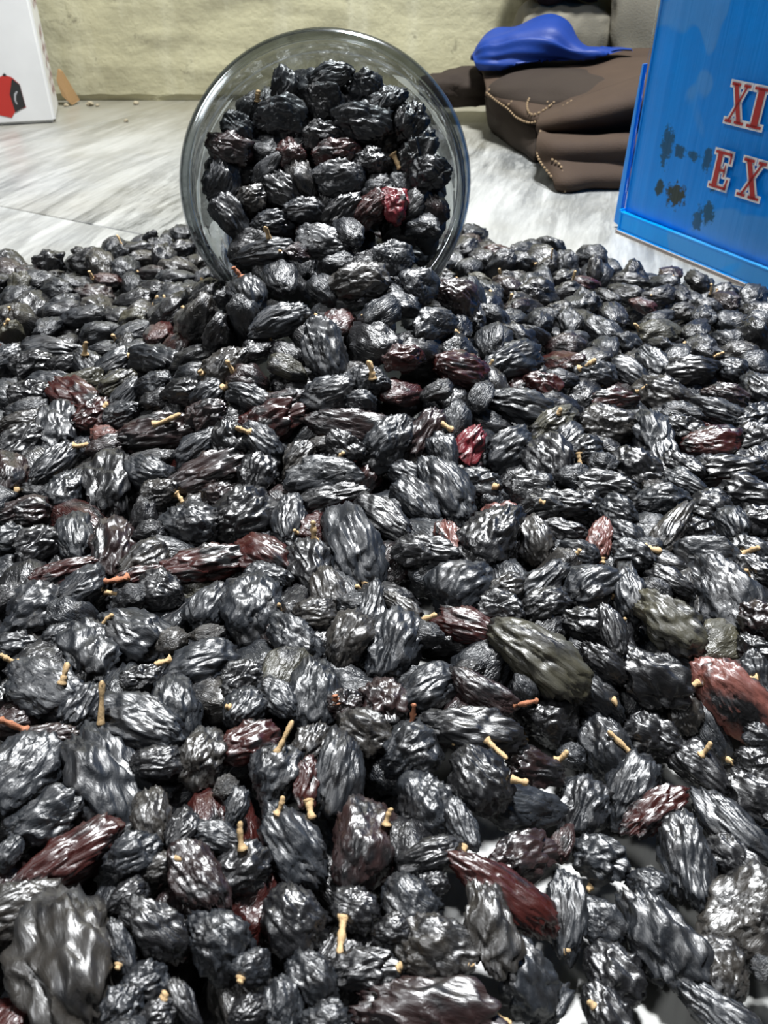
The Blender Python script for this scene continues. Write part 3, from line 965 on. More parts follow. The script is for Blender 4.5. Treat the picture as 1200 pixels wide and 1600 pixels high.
RAISINS = '''
-521 638 262 119 -34 858 309 198 143 34 d 5 | very large dusty grey-brown raisin with a deep fold
72 594 210 135 -6 -104 265 133 89 41 w 5 187 584 213 208 576 221 4 8 | very large wine-brown raisin with broad folds
-578 1014 245 63 101 -472 292 189 132 34 b 5 -600 1125 286 -593 1176 362 0 11 | big oval raisin with an upright straight tan stalk
717 826 67 99 -105 259 232 179 107 48 d 5 | big flat dusty raisin with a brown lower rim
538 780 74 165 -28 -574 225 151 106 41 b 5 | big grey-blue raisin with folds fanning from a small pit
374 1392 204 299 59 -340 303 164 121 0 o 5 | largest olive-dusted raisin with deep lengthwise grooves
-35 896 195 105 -71 656 204 145 119 18 w 5 4 923 233 9 943 258 4 11 | knobbly wine-black raisin, nearest down and right of the raisin with a knobbly upright tan stalk
846 1336 135 354 30 -427 255 173 93 55 m 5 770 1359 152 719 1340 135 2 13 | pinkish-brown flat raisin with winding furrows
-589 836 253 206 62 339 234 107 82 7 r 5 -499 854 230 -488 854 230 5 12 | long red-brown raisin with deep lengthwise folds
-96 1828 190 156 86 -598 331 200 142 14 b 5 -50 1711 161 -57 1679 142 0 20 | big oval raisin scored with close lengthwise ridges
222 809 194 181 115 -279 255 94 73 25 r 5 | long dusty raisin with a glassy red-brown underside
-730 1012 264 202 74 562 195 150 87 52 b 5 | big raisin ringed with close parallel furrows
-644 731 268 189 81 213 193 108 83 32 d 5 | dusty grey raisin, nearest down and left of the long red-brown raisin with deep lengthwise folds
909 1623 194 241 -34 -627 270 189 101 49 b 5 | big pale-sheened oval raisin wrinkled in rings
191 1164 213 234 -11 -76 257 119 87 34 k 5 221 1127 230 258 1082 224 2 11 | long black raisin pinched at its middle
-179 900 208 125 93 -429 210 115 96 23 b 5 -208 933 252 -192 954 276 1 11 | stalked slim knobbly blue-black raisin, nearest below the raisin with a knobbly upright tan stalk
190 727 223 87 85 -669 173 111 71 41 d 5 | grey raisin folded to a sharp crease
91 695 213 155 -5 -152 162 110 84 30 d 5 146 666 218 153 660 219 9 11 | knobbly dusty grey raisin, nearest left of the grey raisin folded to a sharp crease
-526 1152 253 182 55 -151 222 127 98 3 b 5 | raisin, nearest up and right of the big oval raisin with an upright straight tan stalk
633 942 70 159 5 -733 209 122 96 10 b 5 | ridged blue-black raisin, nearest down and left of the pale-sheened smooth oval raisin lying flat
-289 697 235 107 117 -317 149 115 88 21 b 5 | knobbly blue-black raisin, third right of the very large dusty grey-brown raisin with a deep fold
248 663 171 109 128 -552 148 115 82 34 b 5 | blue-black raisin, nearest down and right of the grey raisin folded to a sharp crease
-347 1568 194 149 -77 721 235 182 143 28 b 5 -328 1486 146 -283 1460 133 3 15 | big knobbly round raisin with a thick tan stalk beneath
311 1855 211 198 -68 457 270 192 159 19 k 5 | knobbly black raisin, nearest down and left of the round pinkish-brown raisin, bare of bloom
-923 1565 187 287 73 394 227 170 138 26 b 5 | blue-black raisin, second up and left of the squarish dented raisin with a short pale stalk
-771 1254 250 166 72 -200 220 140 76 56 b 5 -846 1302 281 -871 1297 310 4 12 | bean-shaped raisin with a net of fine veins
-417 1980 190 307 25 300 252 201 163 33 k 5 | knobbly black raisin, nearest up and right of the shiny dark-red raisin, smooth and sausage-shaped
20 1443 193 158 -73 577 230 158 137 24 b 5 81 1497 222 132 1497 249 3 13 | stalked knobbly blue-black raisin, nearest right of the torn purplish raisin with a mouldy beige patch
653 1365 159 348 26 -346 213 151 107 41 k 5 | smooth dented black raisin, nearest below the wedge-shaped olive-dusted raisin with a flat side
-92 1060 210 128 -68 650 214 117 82 17 b 5 | ridged blue-black raisin, second right of the raisin with a knobbly upright tan stalk
747 1018 71 214 -58 -474 225 109 83 6 b 5 | pale-sheened smooth oval raisin lying flat
559 1111 69 98 -109 451 214 131 91 13 b 5 576 1185 99 521 1223 140 3 12 | pear-shaped raisin with a long bent tan stalk
606 636 80 163 -65 -366 192 85 68 31 b 5 | slim knobbly blue-black raisin, nearest below the big flat dusty raisin with a brown lower rim
-165 746 206 119 78 -363 142 120 104 22 k 5 | knobbly black raisin, third below the raisin with a knobbly upright tan stalk
198 1029 228 185 43 -431 161 136 102 2 k 5 263 1024 236 292 1008 243 0 12 | stalked ridged black raisin, nearest below the long black raisin pinched at its middle
518 1232 67 263 56 -538 186 158 132 29 b 5 | blue-black raisin, nearest up and left of the pear-shaped raisin with a long bent tan stalk
213 1669 186 240 -41 316 211 189 147 9 b 5 | big rounded raisin with ridges over its top
-861 2131 205 222 -68 720 298 195 126 34 k 5 | big black raisin folded like a hood
-630 1473 194 198 76 -268 221 156 124 16 b 5 | blue-black raisin, nearest up and right of the squarish dented raisin with a short pale stalk
89 992 198 148 43 -545 155 136 105 20 b 5 | knobbly blue-black raisin, nearest down and left of the long black raisin pinched at its middle
-715 1398 204 132 -34 807 205 164 113 41 b 5 -707 1468 232 -679 1489 262 4 12 | squarish dented raisin with a short pale stalk
724 1508 211 272 -45 -441 233 142 93 34 o 5 | wedge-shaped olive-dusted raisin with a flat side
-337 795 258 101 129 -393 162 101 78 27 w 5 -372 818 291 -377 809 291 10 13 | knobbly wine-black raisin, fourth down and left of the raisin with a knobbly upright tan stalk
-653 910 271 218 75 254 155 112 78 41 b 5 | blue-black raisin, nearest up and left of the long red-brown raisin with deep lengthwise folds
197 2086 211 268 79 -514 285 168 132 5 b 5 | big raisin striped with wine-dark grooves
-161 1280 204 126 -85 716 195 136 103 12 b 5 | blue-black raisin, nearest down and left of the torn purplish raisin with a mouldy beige patch
-482 1232 218 107 -22 779 187 140 104 1 b 5 | ridged blue-black raisin, nearest up and left of the glassy red-brown raisin with a hollow top
292 1013 148 230 179 -3 215 103 58 53 b 5 | flat oval raisin wrinkled in rings
-397 705 270 113 119 -263 153 87 58 34 k 5 | raisin, third up and right of the very large dusty grey-brown raisin with a deep fold
-435 1366 208 249 53 157 197 130 102 8 b 5 -511 1362 228 -545 1340 236 1 13 | stalked ridged blue-black raisin, nearest right of the squarish dented raisin with a short pale stalk
629 713 70 150 -19 -717 141 109 82 19 d 5 | raisin, nearest down and left of the big flat dusty raisin with a brown lower rim
-230 1046 215 165 -4 602 154 129 100 26 b 5 -223 1075 255 -190 1113 307 2 11 | raisin with a knobbly upright tan stalk
830 1089 77 231 -72 -398 173 123 78 41 k 5 | smooth dented black raisin, nearest up and right of the pale-sheened smooth oval raisin lying flat
-765 2358 254 400 -30 106 331 147 126 33 w 5 -758 2336 302 -666 2346 330 1 16 | long blocky brown-black raisin with a stalk lying across it
438 1071 67 105 -73 488 168 129 101 24 b 5 | knobbly blue-black raisin, nearest left of the pear-shaped raisin with a long bent tan stalk
56 1119 195 191 -33 333 147 138 118 31 b 5 61 1170 230 68 1195 270 7 11 | stalked round knobbly blue-black raisin, nearest left of the long black raisin pinched at its middle
45 774 206 146 20 -377 130 107 86 22 b 5 | knobbly blue-black raisin, second left of the grey raisin folded to a sharp crease
431 716 75 158 -30 -431 130 109 75 35 k 5 | black raisin, nearest down and right of the long dusty raisin with a glassy red-brown underside
-329 1771 199 260 42 -252 231 145 104 15 r 5 | dark red raisin, nearest above the big knobbly round raisin with a thick tan stalk beneath
352 805 109 48 94 -754 183 83 57 4 b 5 342 742 109 341 732 108 10 13 | slim ridged blue-black raisin, nearest right of the long dusty raisin with a glassy red-brown underside
554 1658 194 228 -68 269 190 161 129 11 b 5 602 1618 198 613 1617 209 9 18 | ridged blue-black raisin, second up and right of the largest olive-dusted raisin with deep lengthwise grooves
278 893 166 187 157 176 168 103 75 42 w 5 | purple-brown raisin with draped shiny skin
-125 645 210 113 53 -337 118 95 77 29 b 5 | knobbly blue-black raisin, second left of the very large wine-brown raisin with broad folds
-501 1742 209 303 43 133 255 116 83 35 r 5 | shiny dark-red raisin, smooth and sausage-shaped
-132 2320 301 419 34 -65 301 136 75 50 w 5 -198 2291 280 -196 2277 267 10 22 | raisin, nearest down and right of the blue-sheened raisin with wavy top ridges and wine-dark base
-576 1935 195 302 48 -70 202 170 131 20 b 5 | knobbly blue-black raisin, nearest above the shiny dark-red raisin, smooth and sausage-shaped
-188 2138 230 375 15 8 258 146 79 57 b 5 | bright flat raisin with oval rings
-367 2355 302 426 -30 184 278 148 104 42 r 5 | shiny dark-red raisin, largest of the red ones at mid pile
-558 2161 232 376 -8 235 272 137 87 35 w 5 | slim smooth dented wine-black raisin, third above the shiny dark-red raisin, smooth and sausage-shaped
229 1505 197 271 -15 -190 234 102 71 1 r 5 | slim wine-red raisin with a dark upper edge
105 1296 203 227 -28 239 177 116 87 8 b 5 | ridged blue-black raisin, nearest left of the tapering brown raisin with an orange-red stalk
-203 2567 446 320 247 -545 271 163 126 27 b 5 -234 2633 533 -226 2636 560 8 17 | knobbly blue-black raisin, nearest above the blue-sheened raisin with wavy top ridges and wine-dark base
-30 658 213 147 3 22 141 74 51 42 k 5 23 658 221 32 660 225 9 14 | black raisin, nearest up and left of the very large wine-brown raisin with broad folds
517 1339 130 336 46 -355 181 117 86 15 b 5 548 1308 149 559 1298 151 10 14 | ridged blue-black raisin, nearest down and right of the largest olive-dusted raisin with deep lengthwise grooves
402 1275 106 296 53 79 148 140 115 18 k 5 | round knobbly black raisin, nearest below the largest olive-dusted raisin with deep lengthwise grooves
-265 832 233 186 65 340 119 104 77 35 k 5 -265 852 264 -274 882 303 4 11 | stalked round smooth dented black raisin, second below the raisin with a knobbly upright tan stalk
540 2251 208 273 38 -548 221 182 132 4 k 5 | round ridged black raisin, second up and right of the round pinkish-brown raisin, bare of bloom
-87 1442 214 184 -49 541 178 128 111 25 d 5 | torn purplish raisin with a mouldy beige patch
595 1049 84 145 -88 253 194 87 56 42 r 5 | folded purple-red raisin with glossy dents
-382 1070 245 160 17 655 150 107 84 32 d 5 | knobbly dusty grey raisin, nearest left of the glassy red-brown raisin with a hollow top
-45 1170 209 213 23 -256 151 113 96 23 d 5 | knobbly dusty grey raisin, second below the torn purplish raisin with a mouldy beige patch
402 642 80 137 -5 -514 125 85 62 35 k 5 375 647 98 366 657 105 9 12 | black raisin, second down and right of the long dusty raisin with a glassy red-brown underside
12 2256 274 349 -124 415 234 155 126 30 b 5 | knobbly blue-black raisin, second up and right of the bright flat raisin with oval rings
452 940 74 195 -41 -216 136 105 77 42 b 5 429 898 49 417 892 47 9 14 | smooth dented blue-black raisin, nearest down and left of the folded purple-red raisin with glossy dents
-776 1821 202 175 -47 760 220 141 102 35 w 5 | smooth dented wine-black raisin, nearest below the big black raisin folded like a hood
733 1171 76 238 -54 -398 170 101 74 11 k 5 729 1178 109 752 1185 140 1 12 | stalked ridged black raisin, nearest up and right of the folded purple-red raisin with glossy dents
473 2536 259 391 65 -115 274 147 113 0 b 5 379 2533 249 364 2522 238 10 21 | blue-black raisin, nearest down and left of the small shiny red raisin with a bright rim
-1117 2444 218 189 -63 770 278 171 109 42 b 5 | blue-black raisin, nearest down and left of the shiny maroon raisin, upper of a touching pair
-291 1117 234 221 73 238 150 99 70 35 r 5 | glassy red-brown raisin with a hollow top
-3 1244 204 147 69 -579 142 124 91 42 w 5 | wine-black raisin, nearest down and right of the torn purplish raisin with a mouldy beige patch
-444 908 264 142 -56 818 147 83 64 21 d 5 | raisin, nearest down and right of the big oval raisin with an upright straight tan stalk
921 2385 208 228 10 -680 294 150 104 36 b 5 | blue-black raisin, fifth down and right of the small shiny red raisin with a bright rim
-85 3475 990 576 47 -72 269 196 158 7 b 5 | blue-black raisin, nearest down and right of the round raisin with a ring-shaped hollow facing out
-205 1740 206 166 82 -541 195 137 92 43 k 5 -196 1802 241 -198 1822 295 3 15 | smooth dented black raisin, nearest left of the big oval raisin scored with close lengthwise ridges
-223 1450 206 189 60 -416 188 110 89 28 b 5 | knobbly blue-black raisin, nearest left of the torn purplish raisin with a mouldy beige patch
415 810 87 173 -4 -351 129 90 50 54 b 5 | blue-black raisin, nearest left of the big grey-blue raisin with folds fanning from a small pit
905 1770 214 311 -76 -170 193 123 67 51 b 5 | ring-wrinkled blue-black raisin, nearest up and left of the big pale-sheened oval raisin wrinkled in rings
-168 594 220 102 -34 741 105 79 59 20 b 5 | knobbly blue-black raisin, third left of the very large wine-brown raisin with broad folds
639 1245 88 301 -29 -206 149 114 83 36 k 5 | smooth dented black raisin, nearest above the pear-shaped raisin with a long bent tan stalk
792 2485 209 365 -32 -123 220 168 128 27 d 5 | raisin, third down and right of the small shiny red raisin with a bright rim
88 862 218 179 -21 131 140 76 58 14 k 5 | slim ridged black raisin, nearest left of the purple-brown raisin with draped shiny skin
0 1945 207 272 15 -342 235 119 90 3 k 5 | black raisin, nearest up and right of the big oval raisin scored with close lengthwise ridges
225 1272 217 240 22 -275 191 82 63 18 w 5 297 1241 209 350 1228 233 7 11 | tapering brown raisin with an orange-red stalk
1140 2081 204 336 -84 -177 207 137 96 43 k 5 | smooth leathery black raisin with a long highlight
482 2816 295 372 113 248 304 166 131 25 b 5 | blue-black raisin, nearest up and left of the small shiny red raisin with a bright rim
1038 2711 208 367 -58 -273 257 155 119 32 d 5 948 2735 211 995 2717 252 1 13 | knobbly dusty grey raisin, fifth right of the small shiny red raisin with a bright rim
117 1786 212 304 -10 -31 209 109 76 36 k 5 | black raisin, nearest up and left of the big rounded raisin with ridges over its top
1129 2209 207 327 -74 0 249 125 88 43 k 5 | black raisin, nearest up and left of the smooth leathery black raisin with a long highlight
-463 834 278 202 70 251 113 85 73 23 b 5 | knobbly blue-black raisin, nearest right of the long red-brown raisin with deep lengthwise folds
817 2224 197 336 -50 -316 202 151 124 30 k 5 | knobbly black raisin, fourth left of the smooth leathery black raisin with a long highlight
-30 1547 198 152 -80 623 202 104 77 10 b 5 | blue-black raisin, nearest up and right of the torn purplish raisin with a mouldy beige patch
843 2030 209 321 -64 -25 207 127 107 21 b 5 | knobbly blue-black raisin, third left of the smooth leathery black raisin with a long highlight
732 935 82 209 -66 -404 142 83 56 36 k 5 | smooth dented black raisin, nearest below the pale-sheened smooth oval raisin lying flat
-91 2830 600 465 3 69 245 143 114 28 d 5 | wide rough dusty raisin with a scaly top
338 1120 139 252 193 -37 155 97 65 43 w 5 387 1140 139 413 1143 161 1 13 | stalked smooth dented wine-black raisin, nearest above the flat oval raisin wrinkled in rings
-995 2104 197 273 23 605 201 145 123 19 b 5 | knobbly blue-black raisin, nearest left of the big black raisin folded like a hood
424 2311 222 311 -43 311 212 154 112 17 b 5 | ridged blue-black raisin, nearest right of the crumpled rose-red raisin
985 2027 193 326 -74 -103 188 135 105 26 k 5 | knobbly black raisin, nearest left of the smooth leathery black raisin with a long highlight
-186 2424 359 442 -22 113 204 147 106 6 b 5 | blue-sheened raisin with wavy top ridges and wine-dark base
518 1992 226 322 -42 -14 224 109 80 36 k 5 477 1976 246 460 1977 252 8 16 | slim smooth dented black raisin, nearest right of the round pinkish-brown raisin, bare of bloom
652 1630 204 193 26 -700 192 111 81 13 b 5 | ridged blue-black raisin, nearest up and left of the wedge-shaped olive-dusted raisin with a flat side
275 2614 362 433 148 -21 235 147 116 2 r 5 | raisin with a dark wrinkled top and blood-red underside
126 2305 281 323 -138 475 230 131 84 43 w 5 182 2326 318 223 2297 304 0 16 | smooth dented wine-black raisin, nearest up and left of the big raisin striped with wine-dark grooves
-391 617 256 151 101 113 94 76 64 33 b 5 | knobbly blue-black raisin, nearest right of the very large dusty grey-brown raisin with a deep fold
-52 765 213 154 23 -233 104 84 67 24 k 5 -72 745 226 -78 683 219 3 12 | knobbly black raisin, second down and right of the raisin with a knobbly upright tan stalk
-161 2038 215 334 1 155 251 99 73 36 k 5 | slim smooth dented black raisin, nearest below the bright flat raisin with oval rings
-459 1570 209 221 -7 569 165 115 81 9 b 5 | ridged blue-black raisin, nearest below the shiny dark-red raisin, smooth and sausage-shaped
-673 1745 209 285 44 414 180 112 83 31 d 5 | knobbly dusty grey raisin, nearest left of the shiny dark-red raisin, smooth and sausage-shaped
1114 2371 210 345 -67 -30 218 136 95 16 r 5 | raisin, second up and left of the smooth leathery black raisin with a long highlight
-365 2666 521 463 -47 196 243 123 87 5 b 5 | slim ridged blue-black raisin, nearest down and left of the pale flat raisin wrinkled in rings
102 2031 208 267 37 -437 211 118 90 12 b 5 | ridged blue-black raisin, nearest left of the big raisin striped with wine-dark grooves
-402 3477 1008 576 59 -49 219 189 112 49 b 5 | ring-wrinkled blue-black raisin, second left of the round raisin with a ring-shaped hollow facing out
427 1656 215 216 -65 341 194 97 66 43 b 5 | smooth dented blue-black raisin, second down and right of the round pinkish-brown raisin, bare of bloom
361 1974 174 301 -32 120 160 140 100 36 m 5 | round pinkish-brown raisin, bare of bloom
-150 1624 208 163 80 -549 173 107 84 22 d 5 | raisin, nearest down and left of the big oval raisin scored with close lengthwise ridges
435 1856 208 208 27 -620 182 120 102 29 d 5 | knobbly dusty grey raisin, nearest down and right of the round pinkish-brown raisin, bare of bloom
-313 1220 224 197 36 486 119 104 84 2 b 5 -341 1201 248 -353 1199 254 8 13 | round ridged blue-black raisin, nearest above the glassy red-brown raisin with a hollow top
-672 1204 245 185 70 601 140 89 63 43 b 5 -719 1241 281 -706 1266 318 2 13 | blue-black raisin, nearest down and right of the bean-shaped raisin with a net of fine veins
279 2985 477 420 282 -159 212 167 127 21 w 5 | knobbly wine-black raisin, nearest above the raisin with a dark wrinkled top and blood-red underside
-159 1122 217 174 -18 537 125 90 66 37 d 5 | dusty grey raisin, nearest up and right of the raisin with a knobbly upright tan stalk
-1338 3028 240 383 29 26 295 130 91 9 b 5 | blue-black raisin, third up and left of the shiny maroon raisin, upper of a touching pair
-806 1637 214 292 64 362 159 103 79 16 b 5 -753 1643 191 -703 1638 184 0 11 | stalked ridged blue-black raisin, nearest above the squarish dented raisin with a short pale stalk
415 1572 208 264 -47 120 157 101 86 28 k 5 | knobbly black raisin, nearest above the largest olive-dusted raisin with deep lengthwise grooves
-281 1937 206 153 -83 699 204 115 87 5 b 5 | ridged blue-black raisin, nearest down and left of the bright flat raisin with oval rings
-1096 2611 244 264 33 -331 270 139 91 44 r 5 | shiny maroon raisin, upper of a touching pair
-539 2541 413 427 -128 335 201 132 100 19 d 5 -605 2510 386 -623 2509 415 3 18 | dusty grey raisin, second left of the blue-sheened raisin with wavy top ridges and wine-dark base
-599 1633 200 261 61 -125 135 124 99 12 k 5 | round ridged black raisin, nearest down and left of the shiny dark-red raisin, smooth and sausage-shaped
957 1503 219 295 -83 -264 124 118 83 37 w 5 | wine-black raisin, nearest down and right of the big pale-sheened oval raisin wrinkled in rings
-604 2275 259 388 -60 332 217 111 79 1 b 5 | blue-black raisin, nearest right of the long blocky brown-black raisin with a stalk lying across it
701 2107 215 338 -50 -147 208 106 68 44 k 5 | black raisin, fourth down and right of the small shiny red raisin with a bright rim
-97 582 220 128 23 -94 90 65 49 26 b 5 | knobbly blue-black raisin, nearest left of the very large wine-brown raisin with broad folds
520 1506 202 291 -42 -155 140 102 76 37 k 5 | black raisin, nearest up and right of the largest olive-dusted raisin with deep lengthwise grooves
-177 3330 817 563 6 14 225 164 101 56 b 5 | bright flat raisin with rings
-896 1861 210 165 -58 797 194 112 78 8 b 5 -870 1793 185 -867 1778 174 10 21 | ridged blue-black raisin, nearest down and left of the big black raisin folded like a hood
-228 3038 668 412 -4 -170 220 143 85 53 b 5 | pale flat raisin wrinkled in rings
-481 2786 563 334 146 -484 198 153 116 15 b 5 -508 2828 619 -526 2825 657 5 15 | stalked ridged blue-black raisin, second down and left of the pale flat raisin wrinkled in rings
-1072 2232 219 320 43 490 241 100 80 33 b 5 -1020 2289 249 -972 2291 248 1 15 | stalked slim knobbly blue-black raisin, nearest below the shiny maroon raisin, upper of a touching pair
-402 2157 230 300 -115 565 161 139 103 24 k 5 | black raisin, nearest below the shiny dark-red raisin, largest of the red ones at mid pile
442 2086 218 340 -28 -93 166 125 67 50 k 5 | ring-wrinkled black raisin, nearest up and right of the round pinkish-brown raisin, bare of bloom
-25 4587 201 386 -46 -287 366 202 161 4 r 5 | ridged dark red raisin, nearest down and left of the bright blood-red smooth raisin
-710 1104 262 220 86 139 139 68 51 44 w 5 -755 1111 282 -795 1106 326 5 13 | wine-black raisin, nearest up and right of the big raisin ringed with close parallel furrows
-414 575 280 158 53 546 73 73 53 37 b 5 | raisin, nearest down and right of the very large dusty grey-brown raisin with a deep fold
-1212 2364 221 352 66 364 188 130 85 44 k 5 | black raisin, second down and left of the shiny maroon raisin, upper of a touching pair
-1083 1979 206 329 84 180 170 112 93 31 w 5 | knobbly wine-black raisin, third left of the big black raisin folded like a hood
620 2024 188 326 -48 -139 145 135 95 37 k 5 | round smooth dented black raisin, third right of the round pinkish-brown raisin, bare of bloom
-985 1828 209 318 80 231 147 115 83 44 k 5 | black raisin, second down and left of the big black raisin folded like a hood
-465 1040 267 208 77 75 113 76 58 22 k 5 | knobbly black raisin, nearest right of the big oval raisin with an upright straight tan stalk
-905 1412 218 256 88 77 137 89 64 37 b 5 | blue-black raisin, nearest up and left of the bean-shaped raisin with a net of fine veins
836 1886 222 143 -113 450 223 90 69 11 d 5 | dusty grey raisin, third up and left of the big pale-sheened oval raisin wrinkled in rings
307 1555 213 280 -23 -191 133 100 73 44 k 5 | black raisin, nearest up and right of the slim wine-red raisin with a dark upper edge
-437 2982 651 447 -52 42 247 108 87 0 b 5 -417 2985 692 -422 2984 750 2 16 | stalked slim ridged blue-black raisin, second left of the pale flat raisin wrinkled in rings
-837 2742 339 386 -133 -221 257 133 104 7 b 5 -733 2711 352 -714 2705 344 9 23 | ridged blue-black raisin, second above the long blocky brown-black raisin with a stalk lying across it
1188 2566 218 362 -77 -286 224 110 88 14 b 5 | blue-black raisin, fourth up and left of the smooth leathery black raisin with a long highlight
-241 1244 224 178 71 -351 123 84 60 3 b 5 | ridged blue-black raisin, nearest up and right of the glassy red-brown raisin with a hollow top
154 927 222 145 37 -575 119 63 44 10 b 5 158 886 218 150 877 216 9 14 | slim ridged blue-black raisin, nearest left of the flat oval raisin wrinkled in rings
539 1392 187 339 38 -358 144 79 63 29 k 5 | slim knobbly black raisin, nearest right of the largest olive-dusted raisin with deep lengthwise grooves
1198 2885 219 375 -53 -46 234 126 94 17 k 5 | slim ridged black raisin, seventh right of the small shiny red raisin with a bright rim
-1076 1841 210 321 87 247 136 115 78 37 b 5 | blue-black raisin, fourth down and left of the big black raisin folded like a hood
-330 1308 223 245 53 131 111 94 65 44 k 5 | black raisin, nearest below the big knobbly round raisin with a thick tan stalk beneath
-755 2156 233 303 75 -234 160 127 101 6 b 5 | ridged blue-black raisin, nearest right of the big black raisin folded like a hood
1280 2384 208 357 -86 -224 162 137 90 38 k 5 | smooth dented black raisin, nearest above the smooth leathery black raisin with a long highlight
128 3400 886 440 -303 483 198 164 107 45 k 5 35 3402 894 68 3372 849 4 19 | stalked smooth dented black raisin, nearest right of the bright flat raisin with rings
-598 3379 915 554 109 -108 200 156 122 13 w 5 | wine-black raisin, second down and left of the round raisin with a ring-shaped hollow facing out
-314 880 254 173 113 -127 105 64 49 3 b 5 | ridged blue-black raisin, second down and left of the raisin with a knobbly upright tan stalk
911 1364 171 338 85 -615 134 83 63 10 b 5 897 1344 183 867 1346 181 3 12 | stalked ridged blue-black raisin, nearest up and right of the pinkish-brown flat raisin with winding furrows
-1511 3013 204 376 85 323 224 137 109 20 b 5 | blue-black raisin, fifth up and left of the shiny maroon raisin, upper of a touching pair
-313 1681 203 280 34 -110 141 99 85 27 b 5 | knobbly blue-black raisin, second right of the shiny dark-red raisin, smooth and sausage-shaped
-1195 2181 208 202 -27 771 197 116 97 18 w 5 -1159 2125 198 -1158 2102 180 10 16 | wine-black raisin, third down and left of the shiny maroon raisin, upper of a touching pair
-393 3311 771 508 185 -267 212 148 109 17 k 5 | ridged black raisin, nearest left of the bright flat raisin with rings
-866 1691 222 307 74 223 191 71 48 38 r 5 | smooth dented dark red raisin, second above the squarish dented raisin with a short pale stalk
538 888 71 192 -54 -264 93 81 65 25 b 5 | knobbly blue-black raisin, nearest above the big grey-blue raisin with folds fanning from a small pit
-628 3325 803 489 -231 488 189 164 129 6 b 5 | ridged blue-black raisin, fourth up and left of the pale flat raisin wrinkled in rings
587 2457 236 303 -28 307 222 112 94 32 o 5 596 2451 275 606 2452 299 9 17 | knobbly olive-dusted raisin, nearest below the small shiny red raisin with a bright rim
735 1310 101 302 114 -657 115 94 81 23 d 5 | knobbly dusty grey raisin, nearest left of the pinkish-brown flat raisin with winding furrows
858 1172 81 248 -75 -298 109 88 59 45 k 5 | smooth dented black raisin, nearest below the pinkish-brown flat raisin with winding furrows
1415 2760 203 319 -87 -536 196 146 113 13 b 5 | ridged blue-black raisin, fourth above the smooth leathery black raisin with a long highlight
177 2732 478 446 120 184 186 137 84 57 b 5 | raisin, nearest up and left of the raisin with a dark wrinkled top and blood-red underside
-392 2253 288 342 144 -349 178 109 86 2 b 5 -429 2251 324 -472 2240 349 1 16 | stalked ridged blue-black raisin, second up and left of the bright flat raisin with oval rings
277 2279 249 286 -106 466 191 111 81 38 p 5 | crumpled rose-red raisin low in the heap
291 633 132 103 94 397 119 51 33 45 b 5 | blue-black raisin, second down and right of the grey raisin folded to a sharp crease
1040 1779 213 312 -83 -348 155 91 73 30 b 5 1004 1771 217 1036 1762 257 4 15 | knobbly blue-black raisin, second up and right of the big pale-sheened oval raisin wrinkled in rings
128 2880 567 453 196 -63 165 146 87 54 b 5 | round ring-wrinkled blue-black raisin, nearest right of the wide rough dusty raisin with a scaly top
696 1762 215 305 -56 -278 137 101 74 38 b 5 | blue-black raisin, second up and left of the wedge-shaped olive-dusted raisin with a flat side
927 1433 181 353 1 -399 122 90 64 45 k 5 | smooth dented black raisin, second up and right of the pinkish-brown flat raisin with winding furrows
-499 2272 289 251 -231 727 147 130 92 38 k 5 | raisin, nearest left of the shiny dark-red raisin, largest of the red ones at mid pile
951 2858 225 355 -49 -363 227 119 87 9 b 5 | slim ridged blue-black raisin, third right of the small shiny red raisin with a bright rim
-178 1534 213 280 16 55 122 93 72 22 d 5 | raisin, nearest up and left of the torn purplish raisin with a mouldy beige patch
910 1888 203 320 -73 -210 139 106 77 45 k 5 | black raisin, second down and left of the smooth leathery black raisin with a long highlight
695 1865 208 301 -50 -367 140 105 80 29 b 5 | knobbly blue-black raisin, fourth up and left of the wedge-shaped olive-dusted raisin with a flat side
-583 2369 317 425 -55 192 157 120 77 38 w 5 | wine-black raisin, second right of the long blocky brown-black raisin with a stalk lying across it
-234 3512 1059 571 97 -138 178 161 94 51 k 5 | round raisin with a ring-shaped hollow facing out
33 2962 639 449 117 -10 164 141 76 48 b 5 | blue-black raisin, nearest up and right of the wide rough dusty raisin with a scaly top
-440 665 281 130 -49 865 105 46 34 20 b 5 -435 637 283 -437 627 283 8 11 | raisin, nearest up and right of the very large dusty grey-brown raisin with a deep fold
-382 888 269 191 39 537 92 67 47 16 k 5 | ridged black raisin, nearest down and left of the glassy red-brown raisin with a hollow top
-503 2063 205 326 49 -91 150 110 70 45 w 5 | smooth dented wine-black raisin, second above the shiny dark-red raisin, smooth and sausage-shaped
-931 4491 183 423 43 92 239 212 160 27 w 5 -885 4452 220 -848 4413 160 2 14 | stalked round knobbly wine-black raisin, fourth left of the pale flat raisin wrinkled in rings
572 1463 225 243 64 -644 153 71 52 5 k 5 | slim ridged black raisin, nearest left of the wedge-shaped olive-dusted raisin with a flat side
-592 3239 698 445 271 -382 213 132 102 12 b 5 | ridged blue-black raisin, third left of the pale flat raisin wrinkled in rings
-225 651 236 155 73 176 75 63 48 18 b 5 -238 632 246 -241 622 246 8 14 | knobbly blue-black raisin, fourth right of the very large dusty grey-brown raisin with a deep fold
774 1656 219 294 -61 -353 154 77 54 1 k 5 | slim ridged black raisin, nearest above the wedge-shaped olive-dusted raisin with a flat side
-1019 2830 280 384 -39 294 209 111 85 8 b 5 -967 2835 309 -942 2835 309 9 20 | blue-black raisin, second up and right of the shiny maroon raisin, upper of a touching pair
1031 1911 214 242 -31 -662 157 100 71 15 b 5 | blue-black raisin, nearest down and left of the smooth leathery black raisin with a long highlight
-1373 2915 227 386 54 173 186 133 94 38 k 5 | black raisin, fourth up and left of the shiny maroon raisin, upper of a touching pair
